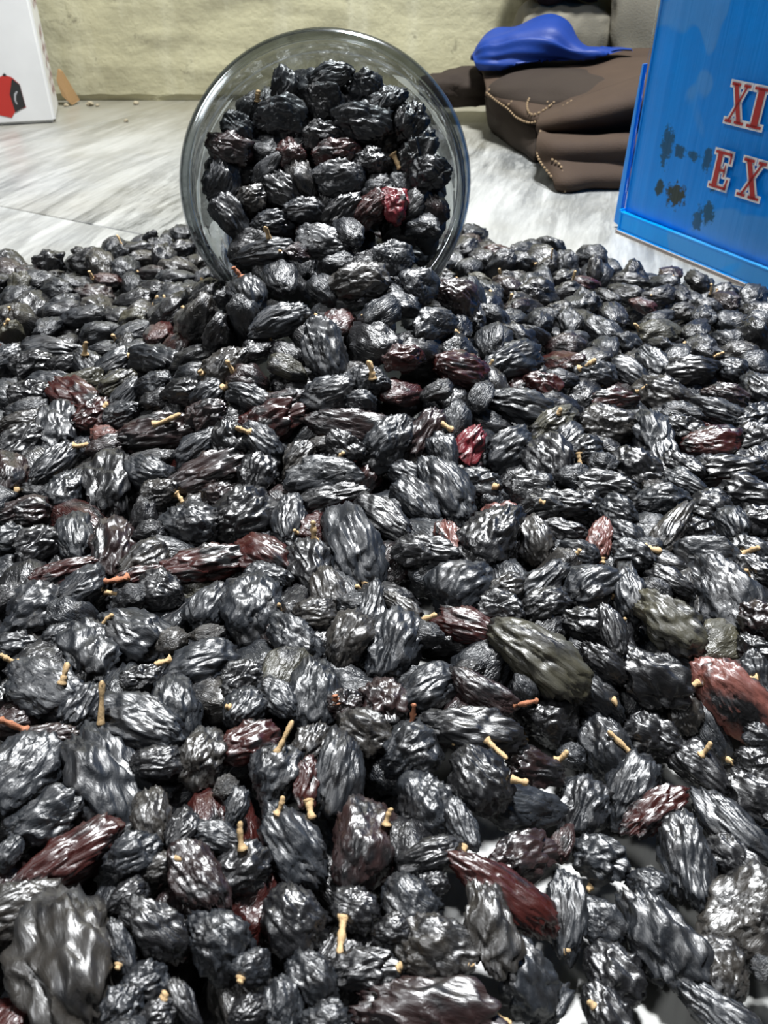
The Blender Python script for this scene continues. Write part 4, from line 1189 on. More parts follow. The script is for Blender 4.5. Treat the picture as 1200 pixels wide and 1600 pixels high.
-452 755 273 189 75 269 81 61 52 25 k 5 | knobbly black raisin, nearest down and right of the long red-brown raisin with deep lengthwise folds
-358 566 266 152 89 285 73 55 44 32 k 5 -352 585 278 -346 593 285 9 13 | raisin, second down and right of the very large dusty grey-brown raisin with a deep fold
301 2121 225 351 1 -154 154 102 65 45 b 5 338 2090 227 354 2081 226 9 21 | smooth dented blue-black raisin, nearest right of the big raisin striped with wine-dark grooves
1114 1931 211 288 -83 64 136 107 75 39 k 5 | smooth dented black raisin, nearest below the smooth leathery black raisin with a long highlight
-1004 2492 246 346 -6 440 156 126 84 46 r 5 -971 2498 276 -956 2504 290 9 19 | shiny maroon raisin with a pale tip, lower of a touching pair
95 3468 991 479 -264 425 181 148 124 23 k 5 | knobbly black raisin, nearest above the bright blood-red smooth raisin
180 3333 835 565 -7 -15 177 148 124 30 b 5 | knobbly blue-black raisin, nearest up and right of the bright blood-red smooth raisin
-158 1024 226 131 -60 699 120 59 42 39 r 5 -153 983 224 -147 946 213 0 14 | smooth dented dark red raisin, nearest right of the raisin with a knobbly upright tan stalk
-162 3251 716 515 -165 315 218 119 95 4 k 5 | slim ridged black raisin, nearest below the bright flat raisin with rings
-121 2228 281 379 81 -237 154 104 66 46 k 5 | smooth dented black raisin, nearest up and right of the bright flat raisin with oval rings
196 2239 257 297 144 -522 159 105 84 11 b 5 | ridged blue-black raisin, nearest left of the crumpled rose-red raisin
-691 2480 344 430 -74 21 169 110 83 21 k 5 | knobbly black raisin, fourth right of the shiny maroon raisin, upper of a touching pair
809 2835 231 383 -9 -89 182 124 103 28 b 5 746 2837 252 801 2818 294 1 19 | stalked knobbly blue-black raisin, nearest right of the small shiny red raisin with a bright rim
7 3518 1054 551 -156 264 196 132 111 19 b 5 | knobbly blue-black raisin, second right of the round raisin with a ring-shaped hollow facing out
-318 582 262 125 -61 893 99 40 29 0 k 5 | ridged black raisin, second right of the very large dusty grey-brown raisin with a deep fold
-447 2414 364 411 90 -195 167 103 72 7 b 5 | ridged blue-black raisin, nearest left of the blue-sheened raisin with wavy top ridges and wine-dark base
-283 2198 256 339 -108 467 168 94 77 26 d 5 | knobbly dusty grey raisin, nearest up and left of the bright flat raisin with oval rings
-182 3388 900 570 -28 76 209 119 81 39 r 5 | smooth dented dark red raisin, nearest above the bright flat raisin with rings
-219 585 234 142 71 187 75 53 45 33 k 5 | knobbly black raisin, fourth left of the very large wine-brown raisin with broad folds
544 1775 214 304 -43 -242 129 91 69 14 b 5 | ridged blue-black raisin, third down and right of the round pinkish-brown raisin, bare of bloom
1070 2964 213 291 -52 -567 213 129 96 24 b 5 | knobbly blue-black raisin, fourth right of the small shiny red raisin with a bright rim
703 1976 212 309 -50 -363 134 102 81 4 b 5 | ridged blue-black raisin, sixth right of the round pinkish-brown raisin, bare of bloom
-1298 2671 229 379 54 179 160 125 84 46 k 5 | smooth dented black raisin, nearest left of the shiny maroon raisin, upper of a touching pair
951 2124 215 335 -70 -300 164 87 69 11 b 5 | slim ridged blue-black raisin, second left of the smooth leathery black raisin with a long highlight
665 2304 219 316 -41 189 139 120 104 31 b 5 637 2269 235 637 2232 205 2 14 | blue-black raisin, second down and right of the small shiny red raisin with a bright rim
-979 2674 275 386 -42 292 178 107 86 23 o 5 | olive-dusted raisin, nearest up and right of the shiny maroon raisin, upper of a touching pair
617 1831 215 114 -126 547 172 79 65 30 m 5 613 1775 200 612 1761 190 8 17 | slim knobbly pinkish brown raisin, fourth right of the round pinkish-brown raisin, bare of bloom
1263 2698 215 373 -75 -194 190 103 83 21 w 5 | slim knobbly wine-black raisin, third above the smooth leathery black raisin with a long highlight
65 2552 436 452 16 113 159 105 72 39 r 5 | dark red raisin, nearest left of the raisin with a dark wrinkled top and blood-red underside
-807 1445 215 274 80 246 108 80 67 28 b 5 | blue-black raisin, nearest up and left of the squarish dented raisin with a short pale stalk
-560 1291 238 240 69 207 101 75 52 46 k 5 | black raisin, nearest down and right of the squarish dented raisin with a short pale stalk
-234 3428 951 576 9 18 178 132 84 39 k 5 | smooth dented black raisin, nearest below the round raisin with a ring-shaped hollow facing out
-43 2470 394 450 12 14 139 114 87 19 b 5 -38 2442 416 -40 2452 476 2 18 | knobbly blue-black raisin, second right of the blue-sheened raisin with wavy top ridges and wine-dark base
1319 2537 206 267 -69 243 172 121 87 46 b 5 | smooth dented blue-black raisin, second above the smooth leathery black raisin with a long highlight
12 724 228 161 -2 -9 74 57 44 26 k 5 | knobbly black raisin, second up and left of the very large wine-brown raisin with broad folds
523 1882 214 316 -43 -128 160 72 53 39 k 5 | slim smooth dented black raisin, second right of the round pinkish-brown raisin, bare of bloom
-88 1236 213 243 9 35 87 81 60 46 w 5 -108 1227 231 -111 1238 250 7 13 | smooth dented wine-black raisin, nearest below the torn purplish raisin with a mouldy beige patch
1013 1700 219 306 -83 -351 129 78 54 39 k 5 | black raisin, nearest up and right of the big pale-sheened oval raisin wrinkled in rings
-430 3223 681 550 15 37 193 116 89 33 b 5 | knobbly blue-black raisin, nearest left of the pale flat raisin wrinkled in rings
-569 3453 972 493 236 -324 166 139 111 24 b 5 | knobbly blue-black raisin, third left of the round raisin with a ring-shaped hollow facing out
325 1635 214 270 -38 151 119 82 65 31 d 5 | knobbly dusty grey raisin, nearest right of the big rounded raisin with ridges over its top
614 2362 223 232 -76 432 173 104 73 0 b 5 | blue-black raisin, nearest down and right of the small shiny red raisin with a bright rim
1042 2448 217 361 -64 -178 151 107 70 46 k 5 | black raisin, fifth up and left of the smooth leathery black raisin with a long highlight
-49 3259 729 514 -169 305 178 126 99 7 r 5 | ridged dark red raisin, nearest left of the bright blood-red smooth raisin
-591 2441 354 420 -107 309 139 109 76 14 b 5 -543 2460 371 -482 2465 397 3 19 | raisin, third left of the shiny dark-red raisin, largest of the red ones at mid pile
-204 3571 1139 588 -59 131 194 113 87 3 b 5 | ridged blue-black raisin, nearest above the round raisin with a ring-shaped hollow facing out
176 4311 206 417 -5 -15 190 192 144 22 b 5 | round knobbly blue-black raisin, nearest down and right of the bright blood-red smooth raisin
-410 816 262 195 85 238 73 59 46 29 d 5 | knobbly dusty grey raisin, second right of the long red-brown raisin with deep lengthwise folds
88 816 206 176 -9 -52 74 60 48 20 k 5 | knobbly black raisin, nearest left of the long dusty raisin with a glassy red-brown underside
-865 1251 228 242 106 303 91 74 50 40 k 5 | smooth dented black raisin, nearest left of the bean-shaped raisin with a net of fine veins
894 1235 102 305 -62 -183 95 76 53 47 b 5 | smooth dented blue-black raisin, nearest down and right of the pinkish-brown flat raisin with winding furrows
-693 2072 216 348 42 141 123 100 75 27 d 5 -647 2078 206 -620 2062 191 4 15 | knobbly dusty grey raisin, nearest up and left of the shiny dark-red raisin, smooth and sausage-shaped
-1122 2732 253 390 6 174 176 100 79 18 o 5 | knobbly olive-dusted raisin, nearest above the shiny maroon raisin, upper of a touching pair
-1252 2753 239 345 21 -124 184 110 74 40 b 5 | blue-black raisin, nearest up and left of the shiny maroon raisin, upper of a touching pair
970 2220 217 328 -64 -397 153 90 68 10 k 5 | black raisin, third up and left of the smooth leathery black raisin with a long highlight
-812 2584 317 421 -99 5 156 109 91 25 b 5 | knobbly blue-black raisin, nearest above the long blocky brown-black raisin with a stalk lying across it
-67 3559 1104 594 2 3 144 145 115 32 b 5 | round knobbly blue-black raisin, nearest right of the round raisin with a ring-shaped hollow facing out
78 2153 224 355 47 -240 140 90 71 17 b 5 117 2131 233 133 2122 232 10 20 | ridged blue-black raisin, second left of the big raisin striped with wine-dark grooves
-309 3244 726 554 11 27 177 113 91 24 b 5 | knobbly blue-black raisin, nearest up and left of the pale flat raisin wrinkled in rings
-663 1678 222 301 56 228 149 58 42 47 r 5 -685 1656 232 -737 1616 245 7 15 | smooth dented dark red raisin, second left of the shiny dark-red raisin, smooth and sausage-shaped
46 1557 220 246 18 -342 138 60 48 31 d 5 | knobbly dusty grey raisin, nearest left of the big rounded raisin with ridges over its top
579 2687 268 376 49 -248 151 104 75 40 r 5 | small shiny red raisin with a bright rim
-1258 2478 229 370 62 194 165 86 65 22 d 5 | knobbly dusty grey raisin, second left of the shiny maroon raisin, upper of a touching pair
-915 2562 284 352 -58 440 171 87 63 6 b 5 | slim ridged blue-black raisin, nearest right of the shiny maroon raisin, upper of a touching pair
-80 2393 352 439 8 15 119 107 88 29 b 5 | knobbly blue-black raisin, nearest right of the blue-sheened raisin with wavy top ridges and wine-dark base
-57 3373 873 569 2 5 147 132 104 20 k 5 | round knobbly black raisin, nearest up and right of the bright flat raisin with rings
-901 2469 264 394 -33 189 142 96 80 27 b 5 | knobbly blue-black raisin, second right of the shiny maroon raisin, upper of a touching pair
-290 950 252 169 5 631 90 52 37 13 b 5 | ridged blue-black raisin, nearest down and left of the raisin with a knobbly upright tan stalk
-1238 2895 236 390 23 134 156 111 88 18 k 5 | black raisin, second up and left of the shiny maroon raisin, upper of a touching pair
-1135 2864 258 231 45 -409 186 119 83 2 b 5 -1142 2872 297 -1138 2879 348 4 17 | raisin, nearest above the shiny maroon raisin with a pale tip, lower of a touching pair
842 2636 238 369 -25 -3 182 84 56 47 r 5 | dark red raisin, second right of the small shiny red raisin with a bright rim
-689 833 285 203 53 575 71 54 40 9 b 5 | ridged blue-black raisin, nearest left of the long red-brown raisin with deep lengthwise folds
1357 2915 210 381 -78 -193 150 115 96 25 b 5 | knobbly blue-black raisin, fifth above the smooth leathery black raisin with a long highlight
-515 3282 756 543 -110 272 156 120 97 32 d 5 | knobbly dusty grey raisin, second left of the bright flat raisin with rings
40 3243 738 367 -370 600 148 125 85 40 p 5 | bright blood-red smooth raisin
-388 3548 1105 469 -290 521 166 113 80 16 b 5 | ridged blue-black raisin, nearest left of the round raisin with a ring-shaped hollow facing out
189 1844 219 205 41 -569 123 82 55 47 m 5 | smooth dented pinkish brown raisin, nearest below the big raisin striped with wine-dark grooves
'''
HEAP = '''
-765 2246 229 377 16 119 192 60 45 5 k 4
-923 2298 239 373 23 139 136 87 64 40 w 4
-323 2504 424 427 103 -207 149 83 66 12 o 4
1066 2552 225 367 -62 -173 155 88 57 47 b 4
722 1622 217 269 -43 -476 105 74 58 23 k 4
-1272 2561 233 373 61 245 163 82 66 30 b 4
-527 3519 1038 526 -199 410 165 108 83 1 k 4
119 3276 737 488 -217 360 164 107 86 8 k 4
374 964 110 120 12 500 97 51 36 15 r 4
596 2155 219 345 -36 -118 107 98 70 40 b 4
-684 1874 214 317 56 165 104 83 63 21 k 4
-524 1431 220 252 49 363 90 68 56 28 d 4
112 1460 217 271 -10 -37 84 73 63 19 b 4
-128 3055 699 291 -9 -480 164 111 87 5 b 4
-989 1597 222 298 82 358 104 65 45 12 k 4
-38 3317 789 550 -85 157 163 101 77 26 b 4
663 2748 257 388 28 -46 157 86 68 1 b 4
-358 3387 898 571 13 28 125 126 85 47 r 4
-786 2500 304 417 -69 34 130 90 63 40 k 4
436 1192 90 251 38 -132 75 64 51 33 b 4
334 1310 186 245 153 -488 85 59 46 8 b 4
205 1339 222 233 -34 208 87 59 42 15 k 4
336 2509 317 302 -62 482 143 85 59 4 b 4
743 1799 218 313 -62 -184 95 74 63 25 b 4
-452 3351 857 523 -178 373 177 82 64 11 b 4
711 719 89 111 -98 145 58 51 34 47 b 4
179 2462 358 411 -1 236 127 78 60 0 k 4
-661 1597 222 294 58 186 88 65 49 32 b 4
-442 1454 224 270 44 144 99 50 40 23 d 4
710 2226 221 350 -43 -135 104 80 63 30 b 4
-82 1578 214 284 7 24 88 60 48 7 b 4
-339 2399 368 442 12 49 126 66 48 41 w 4
-208 2257 272 407 9 35 116 67 53 21 d 4
-319 992 255 207 75 349 58 48 36 28 d 4
-941 2369 245 380 11 126 99 78 66 19 m 4
296 1148 179 256 180 -23 63 48 39 26 b 4
-1468 2326 188 18 69 -825 206 149 126 27 k 3
-81 1331 155 -71 59 -187 208 152 107 7 b 4
-601 4213 168 -196 -148 448 208 172 119 3 k 4
-1071 3300 247 304 -224 162 159 115 87 39 o 4
-1528 2659 173 -34 107 -196 155 100 77 21 b 3
1367 1883 185 -53 -93 852 208 136 115 28 k 3
546 1997 128 49 145 595 231 151 118 21 b 4
-2000 2892 191 -148 -166 633 178 113 91 1 b 3
-1265 4259 169 -146 139 514 247 148 110 31 d 4
-957 3631 228 39 140 -967 201 155 96 32 b 4
299 4103 198 -101 92 427 199 119 73 3 b 4
363 3100 353 -380 396 -623 197 126 88 27 k 4
-1753 2608 172 -394 409 395 194 150 102 43 k 3
1202 3079 175 189 -12 -870 160 120 98 3 b 4
1033 3499 187 -47 61 -687 208 135 105 22 k 4
335 2360 193 -96 168 -854 217 156 96 6 b 4
-677 2663 375 -162 100 957 215 134 103 28 k 4
-636 4537 174 -3 -168 -931 226 175 141 30 b 4
-1204 1841 179 259 -310 -686 183 149 113 41 b 3
-742 3211 402 323 -302 -804 168 112 79 11 b 4
1554 2626 181 5 176 -981 192 145 100 3 b 3
239 1396 149 190 142 -936 196 158 114 16 b 4
-1403 2714 189 27 -332 881 216 143 113 20 b 4
739 1439 124 17 113 -286 172 139 91 11 b 4
1215 1379 143 344 -59 -767 175 112 68 23 b 3
-1036 4099 179 -134 182 17 239 149 108 32 d 4
-1409 2529 185 133 -47 233 191 123 93 26 b 4
951 3291 181 219 285 807 235 189 144 18 b 4
643 3602 190 11 193 254 217 155 113 49 d 4
-951 2919 283 -33 229 -971 202 121 87 17 b 4
1309 3742 181 -16 172 -974 192 115 96 19 k 4
1737 3710 184 175 -86 447 217 140 96 21 b 4
293 4478 186 101 -132 664 181 112 68 21 w 4
-1310 4082 178 -205 172 -690 198 164 135 2 b 4
-1086 3437 221 122 -157 -867 205 143 113 23 d 4
787 3967 182 208 123 -651 174 110 70 18 b 4
-1713 3921 183 149 12 121 210 159 103 11 b 4
405 2882 344 308 -47 -719 179 121 78 4 b 4
122 2223 192 -116 -237 929 182 128 97 22 d 4
-1023 3163 247 -88 -106 283 209 127 107 4 b 4
518 4263 175 68 -205 890 193 132 95 8 k 4
-1751 3218 182 181 402 -435 165 136 109 27 b 3
-1938 3391 169 185 87 353 170 124 87 13 b 3
-2113 3040 171 -154 -303 710 186 151 118 33 b 3
-992 1343 180 409 268 -767 205 166 128 22 k 3
1479 2382 165 160 269 -51 161 103 84 49 b 3
395 2651 273 467 100 758 193 143 118 14 d 4
1473 3131 174 12 -161 -63 186 129 108 14 d 4
-730 1985 171 519 107 -719 159 98 81 1 k 4
1486 1857 174 141 433 477 205 158 131 18 b 3
-1430 2104 172 500 349 254 140 99 77 49 b 3
-1238 3325 190 -60 110 639 188 146 90 1 b 4
586 3788 197 -214 147 -351 197 153 127 24 w 4
-967 785 249 236 -230 -585 177 136 112 3 k 3
1840 3509 176 -7 -54 -905 208 145 101 37 k 4
-2152 3744 167 18 247 -956 212 171 121 24 k 3
-329 1399 169 -180 -26 881 176 142 86 23 b 4
-1080 1770 145 -24 -13 990 209 172 119 14 b 4
65 892 129 593 64 786 229 183 121 0 k 4
44 2838 520 0 98 -316 222 169 113 3 b 4
-677 2840 457 -426 -66 864 244 180 136 27 d 4
-1234 3870 185 -9 -348 708 164 99 80 6 b 4
1782 3024 181 -56 27 -409 167 107 76 41 k 3
702 2932 230 -5 -164 -428 217 148 92 10 r 4
-451 2491 382 432 272 -91 161 122 101 1 w 4
1545 3923 183 -1 92 -477 154 121 103 2 k 4
-494 4152 198 -223 -201 -950 207 136 92 12 k 4
-2210 4013 177 91 45 332 174 119 76 7 k 3
286 3983 186 -164 52 -298 187 128 94 37 d 4
-234 4102 206 -75 -86 -993 236 146 106 5 w 4
2173 3213 160 252 -162 -74 218 143 96 20 b 3
-800 4336 175 326 262 -851 231 146 119 19 k 4
-346 2288 211 -494 -231 471 178 107 68 12 b 4
2011 3354 173 2 8 -490 202 144 95 5 b 3
-2414 3831 182 56 26 -748 178 124 79 25 k 3
-829 913 226 -376 -290 17 202 145 104 11 k 3
1371 3573 175 -31 4 75 165 103 83 21 d 4
1371 2100 188 -70 23 -997 209 164 105 15 b 3
1079 2298 140 -34 125 851 210 168 143 19 b 4
961 4230 171 70 310 -537 161 131 106 14 b 4
-1367 2856 167 281 -109 -311 175 105 79 3 k 4
443 3382 286 -130 33 -833 229 162 135 6 k 4
-1384 3762 184 -53 78 -995 200 133 86 42 w 4
613 2609 211 -4 310 950 226 149 121 0 k 4
-704 794 207 -64 -383 -425 175 146 111 9 w 4
851 1476 158 258 138 262 205 141 96 26 o 4
-613 551 226 49 -268 -838 176 136 85 37 r 4
-327 4239 190 -137 -472 -870 214 143 89 27 b 4
926 3647 185 101 -162 -760 214 175 143 45 b 4
-1806 2364 169 -30 -46 985 221 136 106 8 k 3
-1545 4263 161 -60 53 995 229 190 159 18 k 4
1419 3763 177 70 -3 704 180 108 65 7 k 4
-1173 3644 192 124 209 -966 205 123 102 19 k 4
-910 1972 168 -97 10 -347 258 165 134 19 r 4
-87 2191 165 14 -363 437 218 168 107 40 r 4
-2402 4049 164 -188 -123 821 181 118 89 24 b 3
-2310 3548 177 -24 231 -928 191 139 94 10 b 3
1640 2753 179 41 61 278 211 133 86 28 k 3
-654 2564 351 277 691 -638 179 147 118 18 b 4
-840 3459 281 -342 -215 802 183 130 101 7 b 4
-739 463 225 6 145 -979 186 133 81 10 b 3
-1026 3889 201 -106 -6 211 210 173 115 22 b 4
748 3105 223 -1 75 997 186 142 112 1 w 4
-972 2240 184 165 60 -965 163 101 65 6 d 4
981 3876 188 -121 -104 -972 173 116 76 3 r 4
1156 1659 182 23 -172 618 161 133 84 2 b 3
910 4003 168 -236 -60 238 199 137 102 30 k 4
-2153 3495 167 62 124 889 163 97 63 50 k 3
1361 3879 189 40 -135 -342 173 103 87 31 b 4
-376 2898 593 83 -153 779 217 137 84 5 b 4
-1462 1709 179 -149 -113 752 171 119 96 47 k 3
1629 2528 190 -36 204 -973 208 158 106 49 k 3
-822 704 223 34 -31 -61 195 142 101 43 b 3
-11 2726 528 134 -7 -933 194 137 102 55 b 4
-214 2811 571 148 -309 838 140 101 80 31 b 4
-245 2376 266 137 159 -929 201 125 77 32 b 4
-1188 1704 182 284 -180 -238 198 164 128 11 b 3
145 1905 161 -50 26 -378 214 143 113 12 b 4
-615 4657 162 -202 62 373 174 110 69 11 k 4
536 3090 261 183 140 965 225 166 127 42 k 4
-1207 1285 180 -16 50 936 159 121 96 29 k 3
-977 965 225 27 -95 778 189 112 74 48 b 3
-815 4019 190 239 269 -821 211 170 141 13 w 4
-197 4374 190 -192 -164 526 191 156 114 6 b 4
-1334 4360 183 103 -21 -991 224 136 95 51 k 4
-1142 3081 220 -205 -25 165 151 122 73 6 b 4
-15 1134 141 120 -96 -601 178 111 76 17 b 4
-1877 2805 187 154 -254 -836 215 154 110 16 b 3
572 2861 201 239 115 21 209 156 101 45 k 4
-1088 4397 190 6 -6 -928 165 108 89 35 k 4
429 3801 197 188 75 881 190 136 98 15 d 4
-1735 4168 177 -291 205 885 223 184 143 39 k 4
295 4356 180 161 135 -295 223 143 113 16 k 4
-106 1668 163 15 201 -456 185 114 73 6 b 4
997 1928 141 206 -143 806 168 135 107 28 b 4
-1681 2478 190 -120 -795 569 200 122 74 19 k 3
1357 3331 189 -111 -68 504 183 130 82 11 k 4
454 3187 304 -150 263 78 191 143 109 8 b 4
-328 943 190 176 245 715 223 160 102 4 r 4
923 4399 174 -422 -257 -830 192 128 102 21 b 4
435 4073 193 159 8 433 176 125 105 9 b 4
1172 3791 165 91 -57 -367 210 125 100 27 k 4
-1915 4076 177 127 87 -162 187 151 110 3 w 4
1676 2372 173 -201 -71 368 191 113 81 30 k 3
-1621 3623 174 68 65 -722 223 172 135 54 k 4
-2538 3939 181 93 -160 -859 199 149 90 21 k 3
-1617 2817 189 -174 7 -134 189 128 81 27 k 3
874 3797 170 -227 -113 83 198 146 114 25 k 4
1513 2982 189 126 -261 955 197 132 103 51 b 4
1895 2975 183 -316 -122 414 197 130 110 11 k 3
-912 3762 199 102 24 754 152 93 68 50 b 4
-632 1828 165 284 101 141 189 138 92 11 b 4
-1972 2691 175 -150 38 -364 211 136 88 57 k 3
1930 3150 172 -115 105 597 172 118 91 46 b 3
177 1260 143 -28 -184 -768 206 168 131 47 w 4
1635 2055 175 122 10 -266 180 119 93 4 k 3
1197 3328 186 1 4 999 197 158 115 6 o 4
1807 3356 168 89 78 -702 209 171 103 12 k 3
624 4330 173 -76 -298 -951 210 137 106 6 r 4
1009 1449 150 -1 -134 928 208 126 99 31 b 4
-1581 3394 204 57 443 215 177 144 122 12 d 4
773 1937 155 236 -197 -158 201 155 109 8 b 4
645 1801 146 -45 64 812 213 138 106 55 b 4
1799 2422 166 159 350 902 140 101 76 12 b 3
-1322 3574 191 -112 -34 803 239 167 132 49 d 4
-320 3004 648 -5 97 342 156 115 73 19 w 4
1217 2004 160 -57 -44 398 173 141 109 6 k 4
495 4640 178 6 -157 -906 255 178 136 20 b 4
-2472 3682 181 -33 234 689 194 119 92 19 k 3
1311 1315 97 485 -9 450 176 112 87 52 b 3
1490 3613 183 5 178 920 169 124 85 33 b 4
-1342 1736 183 -475 -131 249 184 125 91 32 b 3
1235 3490 167 -138 -84 239 176 118 87 11 b 4
477 3654 210 69 124 794 214 172 143 31 b 4
-434 1544 147 146 189 798 140 92 63 30 b 4
-1312 1911 164 -6 76 -888 187 114 80 31 b 3
1208 2327 166 30 -194 -964 154 122 92 39 k 4
-804 1554 175 440 -261 855 172 126 107 13 b 4
-507 4369 192 83 -408 -519 188 123 75 1 b 4
-638 2283 176 171 -115 -287 181 130 101 9 r 4
-1135 4618 186 -1 -27 -458 219 149 120 31 b 4
1014 3046 178 -56 -124 478 166 112 79 5 d 4
-408 494 231 530 69 596 179 147 109 7 b 3
-2253 3836 170 31 -70 287 243 181 139 56 k 3
1314 1561 167 -212 138 16 205 148 99 5 b 3
1738 2852 163 22 -7 -980 160 121 102 24 b 3
-661 3987 207 -73 228 576 175 130 99 25 r 4
-2094 3614 162 -19 -48 -506 207 125 100 7 k 3
1708 3529 180 286 -44 -352 193 147 108 31 k 4
-1933 3565 191 -2 9 971 170 124 82 46 b 3
1996 2716 189 -385 -1 -286 238 157 114 22 k 3
-479 2693 504 405 -565 563 206 131 79 0 b 4
1868 3252 186 363 160 694 170 130 93 10 k 3
-616 1323 176 -89 33 736 169 130 99 37 b 4
1334 3154 186 15 -69 787 171 141 90 7 k 4
-1448 4129 189 -191 328 -459 248 182 139 23 d 4
-2107 3294 166 -69 -61 727 212 157 96 28 k 3
598 4112 194 417 642 -525 196 151 119 22 b 4
-516 3985 200 -69 -24 42 178 139 100 27 d 4
1452 1703 175 314 39 726 206 151 128 27 k 3
698 3411 217 -212 -109 959 164 120 73 33 b 4
1510 2790 171 -70 193 926 196 149 115 51 w 4
688 2082 131 94 41 775 201 161 136 32 b 4
-1237 2076 184 51 96 974 182 149 108 12 b 4
-953 3488 238 -235 -161 -434 176 140 87 53 b 4
-1489 3621 175 -315 113 938 199 151 116 30 b 4
-1682 2198 174 -213 -89 -923 174 145 104 25 b 3
-1752 3037 186 -50 149 -498 218 147 94 3 b 3
1887 2814 176 -80 277 -119 150 123 77 56 b 3
-665 2166 163 148 228 435 204 147 109 15 k 4
-2102 4116 173 -4 78 -989 187 119 98 45 b 3
32 1823 149 13 -20 459 205 144 104 30 w 4
-1535 1864 177 -43 -75 698 201 166 104 56 b 3
14 1638 169 12 148 973 175 127 92 55 k 4
-2105 3890 177 -342 37 855 159 124 75 3 k 3
-1884 2957 179 -136 -95 -671 196 137 94 57 k 3
255 2541 274 -165 334 -699 196 148 111 35 k 4
1064 3725 176 -286 159 -417 160 97 80 4 k 4
-1155 2275 169 138 -84 919 193 155 131 9 k 4
-1236 4524 165 -169 61 -982 146 105 85 53 b 4
-369 753 196 -79 156 756 169 138 91 31 w 4
-1517 3940 162 -55 205 324 203 139 84 48 b 4
-534 1716 132 -117 -95 -276 172 135 109 17 o 4
-191 1934 164 -263 202 -892 194 137 88 3 r 4
419 1498 160 -618 -298 286 184 126 96 16 k 4
-701 3033 464 -112 -337 -78 140 90 59 49 k 4
613 1354 75 201 -80 528 171 112 75 13 b 4
-237 628 167 8 56 -530 176 124 88 16 d 4
-474 4657 169 109 -5 74 171 105 75 54 b 4
-410 1797 140 -26 66 641 183 118 92 3 b 4
-1099 2132 173 -323 73 -143 153 92 58 46 k 4
-1375 3948 182 -113 -116 -947 158 111 73 19 r 4
-855 3240 323 -510 -120 -843 140 116 70 7 b 4
1527 2197 165 -40 -75 926 182 142 101 0 k 3
1196 1511 162 -265 -107 -942 170 122 82 43 b 3
-1949 4210 163 -126 149 -586 214 176 139 8 k 4
-1926 3749 163 -146 95 -718 216 131 100 33 o 4
-1116 1209 214 -42 50 -938 187 132 107 14 k 3
815 4121 165 -117 -479 -168 168 126 97 35 d 4
-712 2447 256 81 497 -488 157 104 80 3 k 4
726 3723 200 -33 217 162 236 191 156 21 k 4
2155 3062 164 -26 343 620 196 142 112 18 k 3
-1537 2467 181 72 175 966 167 120 79 19 b 3
-88 840 132 75 -323 839 171 107 67 23 k 4
-278 1196 157 -126 153 199 148 120 80 24 b 4
-494 887 207 9 67 -869 174 116 97 13 b 4
1756 2249 168 250 -111 -340 200 159 123 33 k 3
-1513 2016 188 78 -147 -809 175 111 86 47 b 3
1277 1769 184 -229 -174 41 170 117 82 51 k 3
-831 4613 172 173 -183 -202 182 109 82 2 k 4
1061 4042 188 633 -453 -626 184 125 84 19 d 4
-953 4266 172 102 -130 -704 225 160 122 45 d 4
71 3993 197 18 -19 184 251 157 106 32 k 4
-49 2941 589 -40 222 -692 224 152 100 27 k 4
347 1714 169 33 -81 789 188 128 105 1 b 4
657 3990 170 -150 215 -963 189 118 89 36 d 4
-874 1448 153 57 -140 884 182 109 66 34 d 4
1351 2693 144 88 -37 554 167 134 84 32 b 4
-892 3905 202 49 -266 377 154 108 79 54 b 4
-236 1621 170 -149 26 558 185 113 85 57 k 4
-1073 2863 190 -18 -626 353 148 121 91 6 d 4
1221 3950 180 -89 21 -44 197 123 87 33 k 4
-1635 2049 182 -28 456 548 208 147 101 0 k 3
-847 4186 189 211 -292 -745 218 130 82 31 b 4
-352 4020 206 -139 -133 969 197 160 105 7 k 4
-964 1143 209 76 144 93 195 151 100 37 k 3
-1030 1476 169 -68 18 -478 199 161 113 7 b 4
168 3875 -32 -293 -58 352 253 192 133 11 k 4
815 1634 150 -12 211 -804 207 132 98 57 d 4
352 2129 153 -163 49 -817 191 133 106 52 b 4
1883 2541 184 85 75 250 231 152 108 16 k 3
-1714 3530 173 72 -132 -636 230 142 104 25 d 4
-1772 3370 178 -145 -162 948 195 163 137 29 d 4
-2207 3137 169 15 -163 -606 209 138 110 5 k 3
809 3217 192 -205 213 211 166 130 98 25 b 4
625 2337 162 -129 236 -773 142 88 75 14 d 4
667 3293 238 94 231 549 183 124 105 52 b 4
952 1358 107 225 255 -635 173 111 84 4 d 4
124 2656 401 -257 345 -897 243 182 146 15 k 4
716 3859 182 165 -12 609 180 144 109 44 b 4
1028 1618 157 244 -115 828 195 116 95 41 k 4
828 2988 213 -40 -100 264 215 132 107 23 d 4
1411 2507 165 -37 -222 -234 205 158 131 29 k 4
-1726 3687 189 128 210 -942 182 149 105 26 b 4
-1172 1962 140 -49 55 -215 256 173 121 18 b 4
353 1377 93 227 -85 627 215 164 103 12 b 4
906 3115 205 49 -93 -761 184 134 96 17 b 4
1094 2150 145 -217 -309 613 160 99 83 34 r 4
756 2746 188 182 83 336 192 147 110 28 k 4
1610 3684 184 -37 -20 813 178 123 84 23 w 4
-254 475 201 58 297 846 189 123 100 54 b 3
1443 4027 171 6 44 476 176 128 100 3 w 4
-1565 3803 187 -33 263 887 236 158 113 55 b 4
58 2479 346 -97 236 -959 172 114 68 0 r 4
2062 2972 185 -8 381 -824 147 91 71 29 k 3
1641 3013 181 345 30 -824 199 142 99 52 b 4
1199 2844 147 3 101 -844 154 103 78 10 b 4
-129 524 182 75 -96 -218 182 117 96 1 k 3
547 3282 262 -100 129 -948 164 104 85 50 b 4
-166 2700 484 353 -33 352 182 134 93 34 r 4
